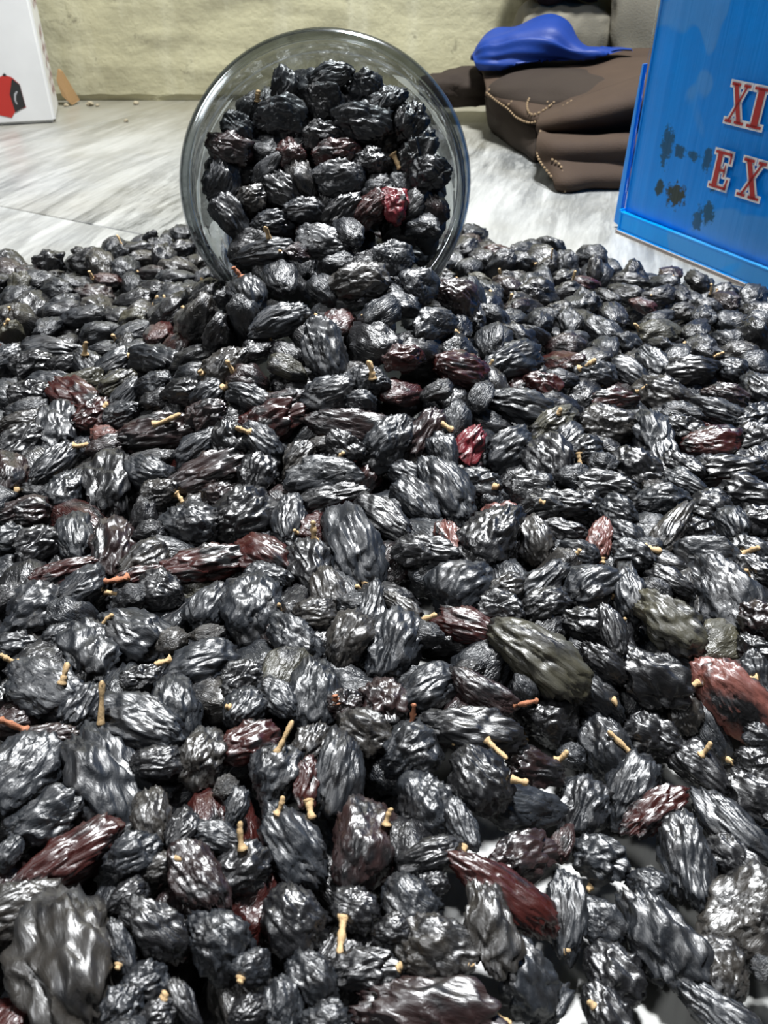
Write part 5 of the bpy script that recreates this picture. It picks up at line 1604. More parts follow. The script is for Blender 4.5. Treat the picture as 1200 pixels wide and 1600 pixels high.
1789 2671 179 -140 114 158 181 125 102 5 b 3
-62 715 152 -38 102 522 213 137 109 1 k 4
1203 3624 182 67 66 -279 146 90 66 25 r 4
749 2384 182 -226 114 -332 173 110 87 24 k 4
-819 1221 180 -203 -361 -792 180 134 108 8 w 4
478 3908 185 201 187 956 153 104 84 29 o 4
-926 1816 126 -165 318 -283 179 143 113 33 k 4
-1187 3488 181 -72 22 -993 198 157 105 30 k 4
-2319 3415 182 -203 293 -846 140 110 73 33 k 3
1589 3265 171 50 461 268 244 181 142 27 k 4
794 3544 185 -214 -27 130 175 121 101 38 d 4
-559 2820 538 0 -445 -709 155 96 77 42 b 4
-1332 3197 192 -30 75 -776 140 111 72 55 k 4
543 4429 179 215 -181 -424 153 100 68 16 d 4
1554 3436 176 28 39 999 194 135 108 7 b 4
-1936 3931 162 23 -114 -855 195 138 103 46 k 4
471 1725 169 187 -440 138 206 123 88 7 d 4
-1251 2596 160 150 285 -189 200 144 106 26 b 4
-1461 4460 170 305 151 419 161 114 88 8 b 4
-874 2982 331 54 -115 -694 161 121 83 22 r 4
-73 4153 186 -346 -217 -769 180 112 88 14 w 4
-462 4516 180 233 -203 -590 228 143 100 11 b 4
-1584 3254 199 -99 -597 -375 167 115 81 14 o 4
-1989 3027 184 -373 -91 -648 186 129 103 49 k 3
896 3458 185 -132 56 -732 225 141 85 15 k 4
-1174 4034 187 -82 39 975 168 101 71 3 w 4
594 3491 230 -183 -20 404 145 107 79 11 w 4
-830 581 242 -417 79 842 189 153 111 33 b 3
752 4423 168 -102 268 -929 185 110 74 10 b 4
1037 3191 188 361 -152 919 167 109 90 34 b 4
892 2666 187 -173 45 -375 172 114 89 32 b 4
53 1348 146 195 -166 -1 172 110 73 17 b 4
-1338 1448 167 -35 120 872 212 162 122 15 b 3
-409 1284 176 7 -41 -111 176 125 100 52 d 4
1273 4065 170 -25 321 -626 197 148 100 54 k 4
1158 1900 165 -389 -17 -416 140 93 78 3 k 4
882 2109 178 18 39 -563 158 113 70 47 d 4
290 2905 398 -148 227 -759 156 109 81 34 k 4
-1861 3110 177 88 66 822 189 117 96 11 k 3
441 4491 158 75 2 -956 220 156 126 53 w 4
433 4371 197 -78 -104 432 203 163 112 16 k 4
1318 2889 143 99 -179 965 178 111 92 0 w 4
-1330 3430 210 71 -240 -968 221 154 104 2 b 4
-29 569 141 -188 -66 125 196 144 116 27 b 4
-105 2525 365 549 29 353 194 121 100 21 d 4
238 2410 282 207 134 -789 171 127 92 55 b 4
1122 2552 148 37 27 769 225 174 114 10 r 4
-838 1042 217 325 -347 718 183 145 90 0 b 4
-335 2583 431 105 168 -341 170 111 79 33 k 4
-1030 2394 183 -106 -42 845 140 106 69 21 b 4
151 4615 175 100 50 854 201 145 121 51 r 4
1403 2256 166 -288 186 -93 170 116 96 32 b 3
162 1760 144 363 38 150 198 122 101 3 b 4
-1665 4034 165 -268 -10 554 140 93 63 3 d 4
-321 2102 172 117 0 885 140 98 77 8 w 4
-136 1498 150 -102 256 -871 214 139 113 30 k 4
798 1302 61 255 103 776 205 123 80 0 b 4
148 1516 131 -102 383 895 191 139 96 31 k 4
90 4442 152 30 49 980 205 155 111 31 b 4
-157 2971 619 -164 25 192 158 101 85 20 b 4
-907 2489 186 -53 102 188 202 132 103 11 w 4
837 4245 167 49 -280 886 215 179 113 22 k 4
-171 4240 195 -8 108 -844 255 154 97 1 d 4
-474 2186 168 79 -10 224 197 132 101 33 w 4
-1980 3273 171 -112 -129 875 191 147 105 49 k 3
-581 2682 462 -479 27 815 199 138 100 27 k 4
80 2371 278 -63 287 561 146 91 70 0 k 4
-1091 3759 205 -18 143 969 198 134 99 23 k 4
-1135 1076 227 461 223 45 228 143 102 7 b 3
1104 4301 174 7 77 -996 199 158 128 9 b 4
-95 2014 168 33 45 912 163 106 66 35 r 4
-761 2951 390 -228 -333 663 181 117 95 24 d 4
2038 2852 171 -114 164 -941 165 132 93 34 b 3
702 4207 178 19 175 953 207 152 120 1 b 4
928 2204 145 18 263 -530 222 147 117 3 d 4
-1304 2198 192 -279 221 -768 152 118 87 28 b 4
906 2534 184 9 77 -228 211 147 124 26 b 4
1084 1306 74 92 -305 682 213 153 113 18 k 3
-900 2353 168 -153 -172 469 202 160 111 4 k 4
350 4667 164 183 43 295 169 137 98 24 o 4
-582 2058 136 215 11 159 199 166 141 33 d 4
744 2595 162 171 242 873 203 134 85 39 k 4
-1922 2547 181 69 -52 -185 219 166 135 27 k 3
619 1609 127 -34 157 699 216 143 90 3 k 4
889 2796 155 -7 14 -908 211 169 121 39 w 4
-2295 3680 169 74 290 874 161 119 95 32 b 3
-1140 4212 165 567 -82 791 213 177 122 40 k 4
-760 4486 165 -38 16 -464 154 128 100 42 b 4
-1393 4253 182 -762 -231 -506 170 116 75 13 b 4
-641 1143 194 -72 -126 -857 211 140 92 44 o 4
583 1462 153 5 -106 515 184 111 82 5 k 4
1755 3179 169 -53 274 -75 184 111 79 57 k 3
5 2053 140 375 -101 -101 228 177 145 25 b 4
-1630 2339 183 259 -130 -788 191 147 102 9 k 3
-1041 2680 202 70 41 -961 150 124 83 7 k 4
-1315 2404 160 -145 71 892 209 150 101 9 r 4
-459 1043 188 -57 -16 251 186 149 115 39 b 4
-654 960 202 274 414 800 188 113 90 4 d 4
516 1841 142 59 263 838 203 163 130 22 b 4
501 2120 151 193 -154 613 206 160 102 14 k 4
441 2217 157 -73 119 -749 189 133 110 18 k 4
-701 1683 145 -55 64 -772 185 113 73 28 b 4
-2675 3971 166 289 -17 251 190 149 99 29 k 3
361 4219 164 183 134 -667 206 125 104 50 b 4
-1214 1576 177 258 183 731 162 125 100 24 k 3
-1617 3117 194 -338 62 679 156 121 78 19 r 4
807 3350 211 79 -257 638 173 118 76 41 b 4
-2556 3779 187 18 9 779 157 113 86 31 k 3
-758 3338 369 47 -272 -632 218 139 84 13 o 4
396 3532 284 -170 177 182 197 133 99 48 b 4
1163 3200 174 -113 240 747 206 122 86 14 k 4
-723 1500 151 118 -15 -645 145 106 81 0 w 4
-275 2506 325 -29 124 -991 243 190 146 33 k 4
1266 2236 177 313 270 -436 215 173 116 19 k 4
975 1794 147 -185 139 -552 207 158 113 21 k 4
-709 4117 202 -14 -97 995 215 164 101 57 b 4
1246 2552 135 244 -196 -563 181 146 107 50 b 4
-576 1571 126 104 -160 -846 223 165 110 12 b 4
-25 453 180 -74 -45 501 199 142 116 5 b 3
-1765 3813 198 239 410 -700 172 104 65 38 o 4
-899 2730 226 249 -119 399 203 159 134 18 k 4
796 1777 151 85 281 909 209 158 125 4 k 4
-333 1881 153 90 -66 -412 167 100 77 48 b 4
-438 2613 445 -8 22 -861 152 109 71 12 k 4
-1457 3313 198 -98 -10 709 204 133 98 31 b 4
-1319 4633 171 -272 208 846 145 90 62 20 b 4
444 2021 163 105 95 915 160 105 83 33 b 4
-2052 3147 190 -61 -24 -483 195 151 101 11 b 3
-2266 3253 178 -202 -58 977 213 135 102 13 b 3
-242 1324 188 324 97 559 194 134 94 52 o 4
999 2594 191 -118 73 -851 141 89 58 18 k 4
691 2235 145 62 282 946 229 160 108 27 k 4
-951 3324 264 -162 -39 804 226 135 92 17 k 4
-1162 1432 168 -96 -204 -907 220 183 143 53 b 3
1174 2721 168 -164 -159 252 140 85 69 5 b 4
453 2992 307 -122 154 -862 196 131 87 23 b 4
-48 4290 172 37 108 902 182 139 97 28 k 4
-1275 2742 171 -363 89 -920 163 106 79 1 d 4
-1335 1587 182 321 177 825 211 129 102 10 b 3
1513 2019 179 4 -154 988 181 143 93 9 b 3
1679 3371 191 58 -403 865 200 126 95 6 b 4
-1619 4361 162 -163 155 -68 146 91 77 36 k 4
-204 2230 214 8 -322 -209 190 118 91 23 b 4
-257 1492 139 366 -293 882 165 129 89 22 w 4
1340 1431 152 -90 -144 972 192 113 88 15 b 3
-1024 2993 256 209 52 -723 167 104 73 49 k 4
-249 782 150 315 121 567 207 168 139 45 r 4
273 1954 124 -124 111 -467 205 122 101 33 b 4
-967 1692 175 -7 -69 762 191 157 122 17 k 4
-2124 2912 175 -24 4 -471 186 110 92 22 k 3
1437 3466 193 -45 -82 616 160 127 94 36 b 4
379 3290 352 471 -96 762 196 124 86 6 b 4
521 2740 208 28 88 -88 224 174 120 51 r 4
-774 2820 337 294 201 -894 180 127 86 22 r 4
638 3161 235 -300 -200 -917 197 121 76 32 k 4
-2450 3548 184 327 142 -807 207 150 102 14 b 3
-846 3121 360 -162 -264 370 219 174 129 3 k 4
266 2731 380 199 262 479 194 139 111 32 k 4
-1796 4027 180 -44 143 -603 171 135 84 32 w 4
-1678 2927 168 -229 192 627 186 127 90 28 b 3
-33 2625 455 -29 -355 886 210 172 128 5 k 4
361 2492 223 140 -275 938 189 120 86 49 b 4
-137 4569 151 6 -233 -683 168 117 92 19 w 4
1646 3815 165 43 -31 -999 161 132 101 34 k 4
-493 745 223 -197 -348 601 146 91 66 16 b 4
-473 2404 292 -49 177 -947 178 120 92 7 k 4
261 2207 170 421 10 356 188 130 86 12 w 4
-1552 2202 181 -247 318 -915 212 173 115 23 k 3
1168 2974 172 -328 -153 -30 197 134 94 8 b 4
-522 1431 157 126 140 579 176 107 89 13 b 4
-794 3572 285 -161 -189 -386 181 111 68 48 d 4
-842 1738 149 102 29 613 189 144 121 11 b 4
-1198 3214 223 -102 -86 242 186 144 114 22 b 4
1461 3260 176 -153 -125 895 181 133 103 15 b 4
-826 1354 193 -64 125 -895 180 147 111 3 k 4
1048 2854 161 -96 -4 -154 205 157 113 50 k 4
2038 3212 196 -138 -47 435 212 164 114 3 k 3
-1450 3489 203 -69 -22 158 217 147 117 56 b 4
977 3079 55 -190 -230 548 140 117 91 27 b 3
1840 3066 50 -8 128 -988 176 137 91 8 k 2
-1478 3646 50 -47 119 -290 164 131 79 21 k 2
41 4880 50 -64 -194 807 209 124 106 3 k 2
-553 1469 50 -233 -9 -706 140 91 74 18 b 3
1093 3386 50 -200 178 -557 188 151 113 21 k 3
430 4655 77 -430 -515 -611 191 137 109 29 k 2
-1033 1739 45 46 117 756 207 167 105 21 b 3
-1511 4282 50 4 136 969 163 130 83 30 k 2
-206 2906 442 313 -52 -30 165 124 79 8 b 2
345 4725 50 346 -94 -402 140 111 67 23 b 2
-544 2488 219 75 -67 -102 200 139 92 16 b 3
-637 1997 50 -116 22 -366 154 91 69 10 b 3
1366 3902 54 11 -283 404 185 150 107 5 b 2
-1355 2198 50 18 69 837 181 115 71 22 k 3
404 2356 57 276 120 824 235 169 104 12 b 3
-418 4040 50 -39 50 966 176 130 97 3 k 2
-1022 1599 51 71 -57 -917 175 145 109 11 k 3
-576 498 70 -8 163 -375 201 153 114 36 b 2
1128 3175 55 -229 290 8 175 141 102 14 k 3
-2427 3688 50 2 276 961 160 106 84 48 b 2
-980 2339 50 103 49 -678 194 116 85 12 b 3
1771 2527 52 335 5 -716 191 131 90 24 b 2
-1229 4320 50 28 38 826 193 118 82 38 b 2
43 4333 63 302 -141 -923 203 163 124 6 k 2
-1 4502 56 127 -311 -616 214 163 106 8 k 2
1145 2494 50 -47 -309 -941 212 133 88 6 k 3
-1824 4431 58 -144 257 15 210 134 111 42 k 2
-207 4471 39 68 -4 -555 198 127 96 2 b 2
-1246 3726 50 164 -34 -537 183 150 102 5 k 2
-219 4225 50 -283 17 206 162 131 102 15 k 2
475 1404 63 -1 464 -877 202 168 125 30 k 3
811 1465 50 2 -120 843 204 141 91 31 b 3
813 2804 53 -116 87 -980 149 95 79 54 k 3
1070 2056 50 14 -199 -972 140 88 74 20 k 3
447 4405 51 -143 45 -986 174 121 73 31 b 2
-997 4579 66 -436 251 -863 189 146 104 34 k 2
577 2908 73 -223 231 -371 211 144 91 21 b 3
-321 940 56 -95 -43 -895 194 161 136 49 k 3
1731 3750 52 -287 5 -848 200 129 91 8 b 2
-1566 4671 76 445 341 -737 197 127 92 23 k 2
231 2162 58 96 65 957 229 174 140 0 b 3
-2366 3566 51 196 23 -615 222 133 111 19 b 2
1057 3914 49 48 -12 653 211 138 95 26 b 2
384 2985 204 192 306 429 181 133 110 12 k 3
-1660 4264 50 -119 77 829 174 119 97 17 b 2
2055 3737 50 -327 152 -466 162 113 81 26 k 2
-648 1080 51 -4 362 792 207 124 100 33 b 3
-1823 3083 49 -78 -47 -985 183 131 92 49 k 2
-294 1600 50 -43 -43 -900 184 120 84 46 b 3
981 3741 60 307 -186 379 204 147 101 21 b 2
-2181 3573 50 18 -53 997 214 150 102 49 b 2
606 3162 89 227 330 672 162 106 70 20 b 3
-1530 4105 50 -246 -71 -460 148 107 89 16 b 2
-1135 4817 79 139 423 -222 231 145 89 7 k 2
-730 521 98 118 -119 -200 187 153 105 43 k 2
-61 1420 50 -85 136 -829 164 129 87 33 k 3
142 1422 50 -157 -69 348 170 114 93 15 k 3
-727 4837 54 -112 454 -877 194 140 115 7 b 2
-187 1661 50 68 44 894 162 114 73 28 k 3
-1118 3449 60 4 -478 42 165 118 94 9 k 3
990 4296 57 121 148 -213 228 150 100 35 b 2
-1477 1819 50 41 -349 -926 156 93 78 5 b 2
-62 4813 50 -141 -157 640 179 125 76 8 b 2
-1116 3939 50 -52 -163 -952 176 124 90 33 k 2
1543 2143 50 89 100 862 159 131 95 3 b 2
766 4451 51 -148 90 -180 215 148 122 8 k 2
1313 2477 50 102 -111 637 145 110 86 50 b 3
-1089 4337 50 -40 -12 995 174 124 94 19 k 2
845 4344 56 254 151 952 195 156 113 5 k 2
-480 1821 72 200 279 -515 236 164 119 19 k 3
-1377 3286 50 -80 61 441 158 101 70 16 k 3
574 4119 60 -375 206 853 174 113 91 0 b 2
-508 2287 115 55 192 -972 233 189 152 29 b 3
318 4477 55 324 -60 -865 201 131 94 27 k 2
-318 795 50 -92 -34 -967 170 139 98 24 k 3
603 1672 42 8 107 757 140 102 86 12 b 3
1180 1766 50 44 123 944 190 142 117 12 b 3
1576 3177 50 -480 -21 168 199 127 82 23 k 3
-1669 4046 56 391 -282 -520 207 150 110 10 b 2
-819 4515 50 -164 -21 -71 172 124 103 10 k 2
-1353 1949 50 -87 -60 -852 188 147 117 55 b 2
-674 4048 51 26 87 573 191 132 94 20 b 2
476 3135 150 -517 80 -410 222 155 96 11 b 3
-1948 3014 50 -69 -152 379 140 87 58 37 k 2
-1084 4675 69 30 -334 127 206 164 139 38 k 2
1254 1455 50 131 59 -143 189 151 95 40 k 2
876 2474 56 5 -132 -969 206 172 135 31 k 3
-19 819 49 78 94 -685 185 117 92 23 k 3
-118 1280 61 -55 -299 -251 214 136 104 8 b 3
-2320 3868 50 5 -52 -154 152 116 86 13 k 2
621 2218 57 235 -164 -890 193 153 129 13 k 3
770 4697 50 141 -198 -860 179 106 71 33 k 2
-1384 2408 50 12 -8 175 177 115 87 6 b 3
-1507 2264 51 -200 81 971 216 136 97 30 k 2
1385 2161 50 90 -207 -894 160 99 78 3 k 2
-1645 2967 52 44 -193 -972 200 149 125 16 k 3
1105 3766 49 37 20 -261 178 141 107 15 k 2
-1874 2906 52 -173 -171 -30 206 148 110 49 k 2
-766 2378 95 323 -98 76 210 171 135 16 k 3
-1422 3126 64 17 497 -275 176 116 93 0 k 3
-24 2841 417 243 36 525 192 147 89 6 k 2
-96 1764 50 -257 216 -920 174 116 82 26 k 3
-1399 4786 50 334 68 120 140 93 59 43 b 2
-1971 2711 59 -8 -126 962 252 209 140 5 b 2
502 1758 57 113 144 919 211 162 136 51 b 3
1060 2909 65 -640 -121 -436 178 138 99 13 k 3
1492 2861 53 -187 68 -980 212 155 111 1 b 3
979 4483 50 22 -30 -997 175 139 104 10 b 2
-681 4651 50 -68 117 27 156 123 79 15 k 2
-900 2501 89 -230 36 843 193 139 103 49 k 3
1339 3021 50 97 28 -403 155 107 81 28 k 3
566 1903 70 -86 -436 -125 204 149 93 22 k 3
619 3842 50 -203 -25 -740 188 136 93 33 k 2
1638 3313 46 104 22 864 161 123 101 39 b 3
-785 3388 196 225 -342 -577 189 113 91 24 b 2
-166 541 50 -123 129 289 164 126 94 5 b 2
-27 1611 50 119 26 -81 187 118 89 30 b 3
1879 3356 51 -33 250 360 177 140 99 47 k 2
1369 1595 50 201 -158 -577 222 138 103 28 k 2
-1187 1546 65 409 -91 851 197 123 81 13 b 2
-1729 4561 50 80 -53 -834 200 135 107 22 k 2
-1777 3761 75 335 -512 246 191 137 88 0 b 2
-1045 1197 54 -145 303 403 180 139 87 26 b 2
-92 2260 89 288 195 -359 175 145 89 33 b 3
-2415 4110 51 42 64 126 199 164 125 4 k 2
2012 3491 63 17 -13 869 250 196 155 18 k 2
-2077 2948 50 123 90 383 165 125 104 23 k 2
117 2391 133 273 -160 942 179 142 88 18 b 3
-1428 2694 50 -64 167 731 151 93 65 55 b 3
-1327 4213 64 69 217 877 229 190 151 12 b 2
883 2706 50 -71 -69 -9 200 118 96 4 b 3
-298 1815 50 -79 -294 952 166 131 93 16 b 3
650 3035 97 -32 -117 -904 195 128 94 29 b 3
860 3651 51 118 -125 -581 224 170 119 43 k 2
837 1692 50 92 -109 -906 197 158 107 22 b 3
384 1829 50 164 -224 38 143 85 57 2 b 3
481 2734 93 180 -248 937 190 135 99 13 b 3
732 1868 54 -10 126 921 212 164 130 4 b 3
770 2126 53 232 -118 29 189 148 122 9 k 3
895 2261 49 -264 171 -516 163 124 77 47 k 3
162 4633 50 128 148 611 201 146 97 42 b 2
-563 4859 50 -62 -166 980 191 141 105 23 k 2
-1141 3146 72 325 -178 921 204 147 113 16 k 3
181 4906 51 62 101 858 184 129 90 21 b 2
-2282 4353 50 -150 -94 -357 201 139 95 26 k 2
-630 4416 50 54 5 -938 165 130 85 22 b 2
-1091 3701 54 222 -409 21 164 106 66 41 b 2
1401 3587 61 -218 138 962 214 157 127 28 k 2
1508 3052 50 100 -10 52 183 114 69 41 b 3
-351 1211 50 -173 -98 -808 167 113 91 23 b 3
-511 4345 50 -214 -84 -973 147 100 61 12 k 2
-362 2036 51 -19 -105 836 204 124 78 1 k 3
-1097 2205 50 -137 -45 10 168 102 62 4 k 3
1506 2294 50 112 31 449 172 125 105 5 k 2
-2148 4089 50 -183 366 -860 160 118 99 46 k 2
661 2540 54 162 -225 155 167 105 81 54 k 3
-1550 3322 51 29 -46 -299 226 163 126 7 b 3
-874 3883 50 -195 -104 -450 165 124 82 41 b 2
-846 4262 50 -180 89 969 195 138 102 19 k 2
-2628 4245 50 -38 45 -956 163 127 94 10 b 2
783 3400 77 -4 514 -411 219 140 112 29 b 3
1284 4079 50 -44 234 823 176 135 104 4 k 2
-269 681 58 140 124 394 212 160 134 13 k 3
-1765 3583 50 -20 -56 768 213 129 102 41 b 2
1586 2708 50 -100 -443 -539 140 84 58 12 k 2
1121 4022 50 -47 41 928 203 138 89 12 k 2
2130 3410 51 -310 201 -736 188 144 90 17 b 2
-1158 2361 50 132 25 -547 183 142 93 3 b 3
-1582 3858 50 20 -301 934 202 131 86 15 b 2
846 4101 50 18 -107 960 169 122 100 24 b 2
1132 1415 50 28 -10 984 202 152 109 29 k 2
-839 2867 192 227 -73 542 220 179 141 30 b 3
1367 2599 50 -44 -44 210 240 155 117 30 k 3
272 1874 50 27 -39 -627 195 128 81 0 k 3
-1565 3461 84 158 -427 27 247 173 106 0 k 2
-352 1341 57 -22 70 309 214 168 139 51 b 3
-1005 3436 79 108 -14 -948 140 113 74 31 k 2
-692 3671 20 -451 -27 169 221 168 135 27 k 2
-830 617 69 75 257 936 178 146 110 34 k 2
-193 4693 51 -67 -327 -928 192 156 94 32 k 2
-168 3923 76 175 163 913 200 132 87 29 b 2
-1402 1669 50 -60 -12 736 221 144 99 24 b 2
-764 3546 138 -23 -226 -147 203 135 95 44 k 2
-725 3235 281 239 -228 -813 205 131 109 51 k 2
-211 1424 51 -129 36 129 203 143 102 34 k 3
595 4819 50 18 5 832 196 152 106 18 b 2
587 3289 81 -55 5 -81 182 112 85 4 b 3
-89 2680 344 241 63 929 202 137 108 32 b 3
1210 2342 55 -218 -111 958 184 152 123 3 b 3
1521 3364 50 -29 173 -482 140 93 58 50 b 3
-2081 3097 50 173 149 60 171 136 101 46 b 2
-496 2769 392 387 352 -648 198 151 106 8 b 2
971 1725 50 -176 215 -774 224 143 86 54 b 3
-504 2113 52 139 -80 -790 235 182 119 38 k 3
-86 4256 50 -35 -175 -246 214 146 97 40 b 2
-792 1933 59 -145 -322 853 216 177 118 8 b 3
323 2040 50 215 -118 893 160 101 67 53 b 3
1824 3639 50 229 -13 479 157 119 88 14 b 2
222 2987 310 -29 292 -353 146 97 59 4 k 2
-223 2429 198 -95 -328 845 197 121 97 32 k 3
-1080 2681 84 -83 -433 561 217 129 78 9 b 3
1256 3670 50 -23 -8 -666 160 104 74 11 b 2
-524 4526 50 16 -17 975 175 143 94 10 b 2
-537 903 73 -59 -160 267 211 138 83 27 k 3
1239 2649 63 283 -612 46 160 104 86 19 k 3
-1014 4009 50 -98 -174 -653 202 120 97 14 b 2
-1928 3221 50 85 -271 -936 164 108 81 43 b 2
-1923 3971 50 -220 -60 303 216 129 85 0 b 2
742 3710 50 -245 -75 266 185 133 94 3 k 2
754 2347 53 149 4 657 216 175 124 20 k 3
1180 4311 50 3 136 676 161 120 91 5 b 2
-1291 4507 63 311 209 -419 196 160 115 29 b 2
-877 778 70 -81 -175 913 175 106 70 30 k 2
-304 2555 216 208 206 -754 221 173 116 35 b 3
523 3464 70 -544 -61 -718 188 137 107 18 b 2
-619 659 86 -30 167 -985 189 118 73 27 b 3
-1884 3408 52 250 -360 248 153 118 72 44 b 2
1621 4003 56 185 -150 667 210 163 110 54 b 2
-1179 2927 63 308 25 -951 177 119 99 22 b 3
-1457 4518 50 14 84 887 173 140 107 32 b 2
-1319 1568 50 -202 -143 -959 141 110 87 28 k 2
-1873 4137 52 -132 -55 873 175 116 86 4 b 2
584 2102 53 -464 -32 -21 201 143 97 26 b 3
-948 4176 50 -29 -10 458 177 106 84 5 b 2
917 1980 50 -156 160 -971 175 113 92 23 k 3
-1414 2990 56 22 298 922 165 130 105 18 k 3
-1292 3154 50 538 54 590 140 109 75 44 k 3
699 1990 58 399 -154 137 208 149 103 17 k 3
577 3630 50 47 55 961 162 104 69 53 k 2
1456 2049 50 -42 -274 -352 156 113 83 24 b 2
187 4042 58 -180 -17 -19 208 132 81 29 b 2
79 4746 50 282 -132 99 197 118 91 34 k 2
-292 2811 406 32 -301 917 182 124 79 47 k 2
-1161 1143 71 67 -236 -403 212 147 125 38 k 2
-1448 3410 50 30 -124 111 203 169 105 11 k 3
2102 2982 53 -205 36 922 222 167 103 4 k 2
186 1736 50 255 -445 -336 140 87 62 21 k 3
1408 4238 50 97 -124 269 185 122 93 32 b 2
-149 1136 50 -268 -68 -566 160 105 72 24 k 3
-672 1588 50 -3 165 826 183 117 84 4 k 3
-2066 3798 50 38 11 -381 166 129 82 10 b 2
-202 4074 50 -101 42 357 187 154 120 21 k 2
-885 4799 50 -52 36 550 237 144 115 12 k 2
1742 4026 56 -229 -226 887 232 167 108 26 k 2
1598 2516 50 39 2 -287 173 103 62 56 k 2
-361 2260 101 72 259 -743 212 142 103 52 k 3
-888 1123 53 -14 -7 -309 227 162 112 8 k 3
-2178 3859 50 -64 104 915 168 108 89 0 k 2
-153 1984 50 -61 206 -969 194 128 83 8 k 3
-922 3350 142 6 353 794 247 172 139 22 b 2
-770 2980 225 452 -328 -447 192 125 86 16 b 3
1169 1986 50 -18 86 974 164 99 81 22 b 3
-945 4432 59 269 -155 -938 200 153 119 5 k 2
463 3990 55 -210 -162 -882 197 160 107 33 k 2
2172 3289 50 46 84 -963 212 176 120 33 k 2
41 1843 50 -122 -9 12 167 110 85 8 b 3
422 4923 52 -79 89 570 208 154 123 8 k 2
311 2551 136 274 -30 688 174 141 92 33 k 3
422 3791 50 -220 -191 947 185 141 88 33 b 2
-2245 3711 50 -291 26 83 149 90 54 26 k 2
-1834 2766 58 274 51 -957 201 155 109 17 k 2
1089 2750 50 -2 137 -788 208 137 88 10 k 3
-1559 3170 50 -242 -47 108 216 166 103 29 k 3
-2559 3904 50 334 -231 -817 167 124 76 42 b 2
1437 2424 50 223 125 568 206 136 101 31 b 3
307 2870 252 157 269 115 179 125 86 25 b 3
-759 1295 50 -128 -99 -881 197 126 85 31 k 3
-142 2105 52 54 68 -942 148 108 85 9 k 3
-1309 4050 58 -110 -335 548 213 161 105 25 k 2
-1368 4636 50 49 -93 -851 241 160 109 0 k 2
-690 1849 49 -58 227 -938 163 127 106 53 b 3
1229 2098 50 -27 -74 -956 163 122 94 40 k 3
-924 4929 50 33 148 980 176 127 84 32 k 2
-1066 2535 67 71 -256 835 196 119 87 32 k 3
-1999 3496 50 -64 169 695 213 133 96 18 b 2
261 1529 56 -137 -197 735 247 174 127 44 k 3
-556 2677 301 175 -201 603 179 127 78 26 b 3
-362 4603 50 -328 -241 718 198 118 89 18 b 2
1351 1908 54 -119 71 -940 241 163 126 14 b 2
239 2386 117 -46 404 -593 186 152 95 53 k 3
-1250 2645 50 92 181 975 197 143 115 8 k 3
-782 1041 71 -146 -205 -705 148 119 79 54 k 3
998 4113 50 -129 -106 919 162 123 93 22 b 2
-521 1948 50 -111 125 -699 183 149 121 31 k 3
2004 3161 50 -174 179 -727 164 103 67 35 k 2
-937 3074 148 233 -117 -844 198 160 135 48 k 3
-325 2645 316 -70 -133 987 180 116 71 31 k 3
-774 2187 62 218 140 -530 225 153 123 50 b 3
-1164 4113 56 -158 -239 -220 192 153 107 28 k 2
-290 2140 50 189 -3 89 201 147 118 45 b 3
911 1598 51 9 -394 -919 169 140 110 43 b 3
-1684 2365 63 -33 354 75 203 159 100 15 k 2
-1443 3979 50 -60 -17 -707 178 130 78 33 b 2
1223 2803 50 -87 96 -666 175 112 72 20 k 3
1281 3254 55 -119 -263 -909 222 159 100 56 k 3
499 2247 53 51 30 321 231 161 120 35 b 3
-680 2829 299 368 -282 73 197 122 95 1 k 3
-677 886 90 -1 -351 -933 190 123 74 1 k 3
1461 3769 89 -475 227 816 235 158 126 45 b 2
67 2012 46 -84 121 -33 155 128 107 16 k 3
-999 1321 49 18 67 -681 186 148 119 44 b 3
-1215 1966 47 32 -163 -984 197 117 79 1 k 3
307 3758 72 -27 -141 -672 190 128 106 14 b 2
1766 2776 57 -80 79 -170 236 163 138 34 b 2
-71 2524 252 -370 537 -740 187 118 86 9 b 3
-1611 2697 50 4 -347 938 217 146 93 11 k 2
1405 3213 50 85 -101 817 194 128 99 9 b 3
-953 2910 129 182 -45 -739 171 124 75 13 b 3
-936 3668 62 283 265 -595 191 123 97 20 b 2
-495 1071 68 -39 -251 360 244 178 113 14 b 3
-548 4026 63 -149 314 916 214 165 129 12 k 2
-1182 3828 50 76 -19 -993 188 113 70 49 k 2
1327 2028 50 211 -10 -947 183 144 110 33 k 2
-1253 2098 51 -387 -38 -283 181 147 92 27 k 3
1049 4595 50 167 102 -444 187 114 89 26 k 2
872 3510 50 132 -160 -973 217 140 107 15 k 2
722 2678 50 24 -73 -939 184 146 120 23 k 3
800 3970 49 -46 38 235 180 136 105 31 b 2
-2067 4236 50 -131 292 157 151 106 67 52 b 2
-790 3687 97 -376 -349 377 202 129 85 51 k 2
1777 3271 57 48 54 -837 186 124 97 22 k 3
-2470 4236 50 -146 162 -898 190 122 101 57 k 2
1492 4152 50 61 -5 587 188 122 89 15 k 2
-395 534 70 173 71 -463 190 129 79 0 k 2
-11 2113 45 -6 97 -559 183 127 106 39 b 3
125 2829 349 5 98 -990 190 135 87 3 k 3
-977 1908 50 -48 115 -496 171 133 94 14 b 3
422 3271 147 217 430 235 228 189 125 24 b 2
1408 1794 55 219 -290 929 200 140 100 40 k 2
396 2843 148 201 173 956 219 174 114 6 k 3
-335 4370 50 -22 -28 483 211 169 106 51 k 2
834 3211 64 -176 -5 -514 189 152 98 22 b 3
310 3219 269 202 -412 -709 175 110 86 45 k 2
1051 3601 50 -14 -89 -885 190 154 100 22 k 2
-14 949 50 84 0 93 222 169 121 40 b 3
1246 3807 50 7 -26 -942 180 142 101 2 k 2
935 2880 50 37 74 603 212 125 105 52 k 3
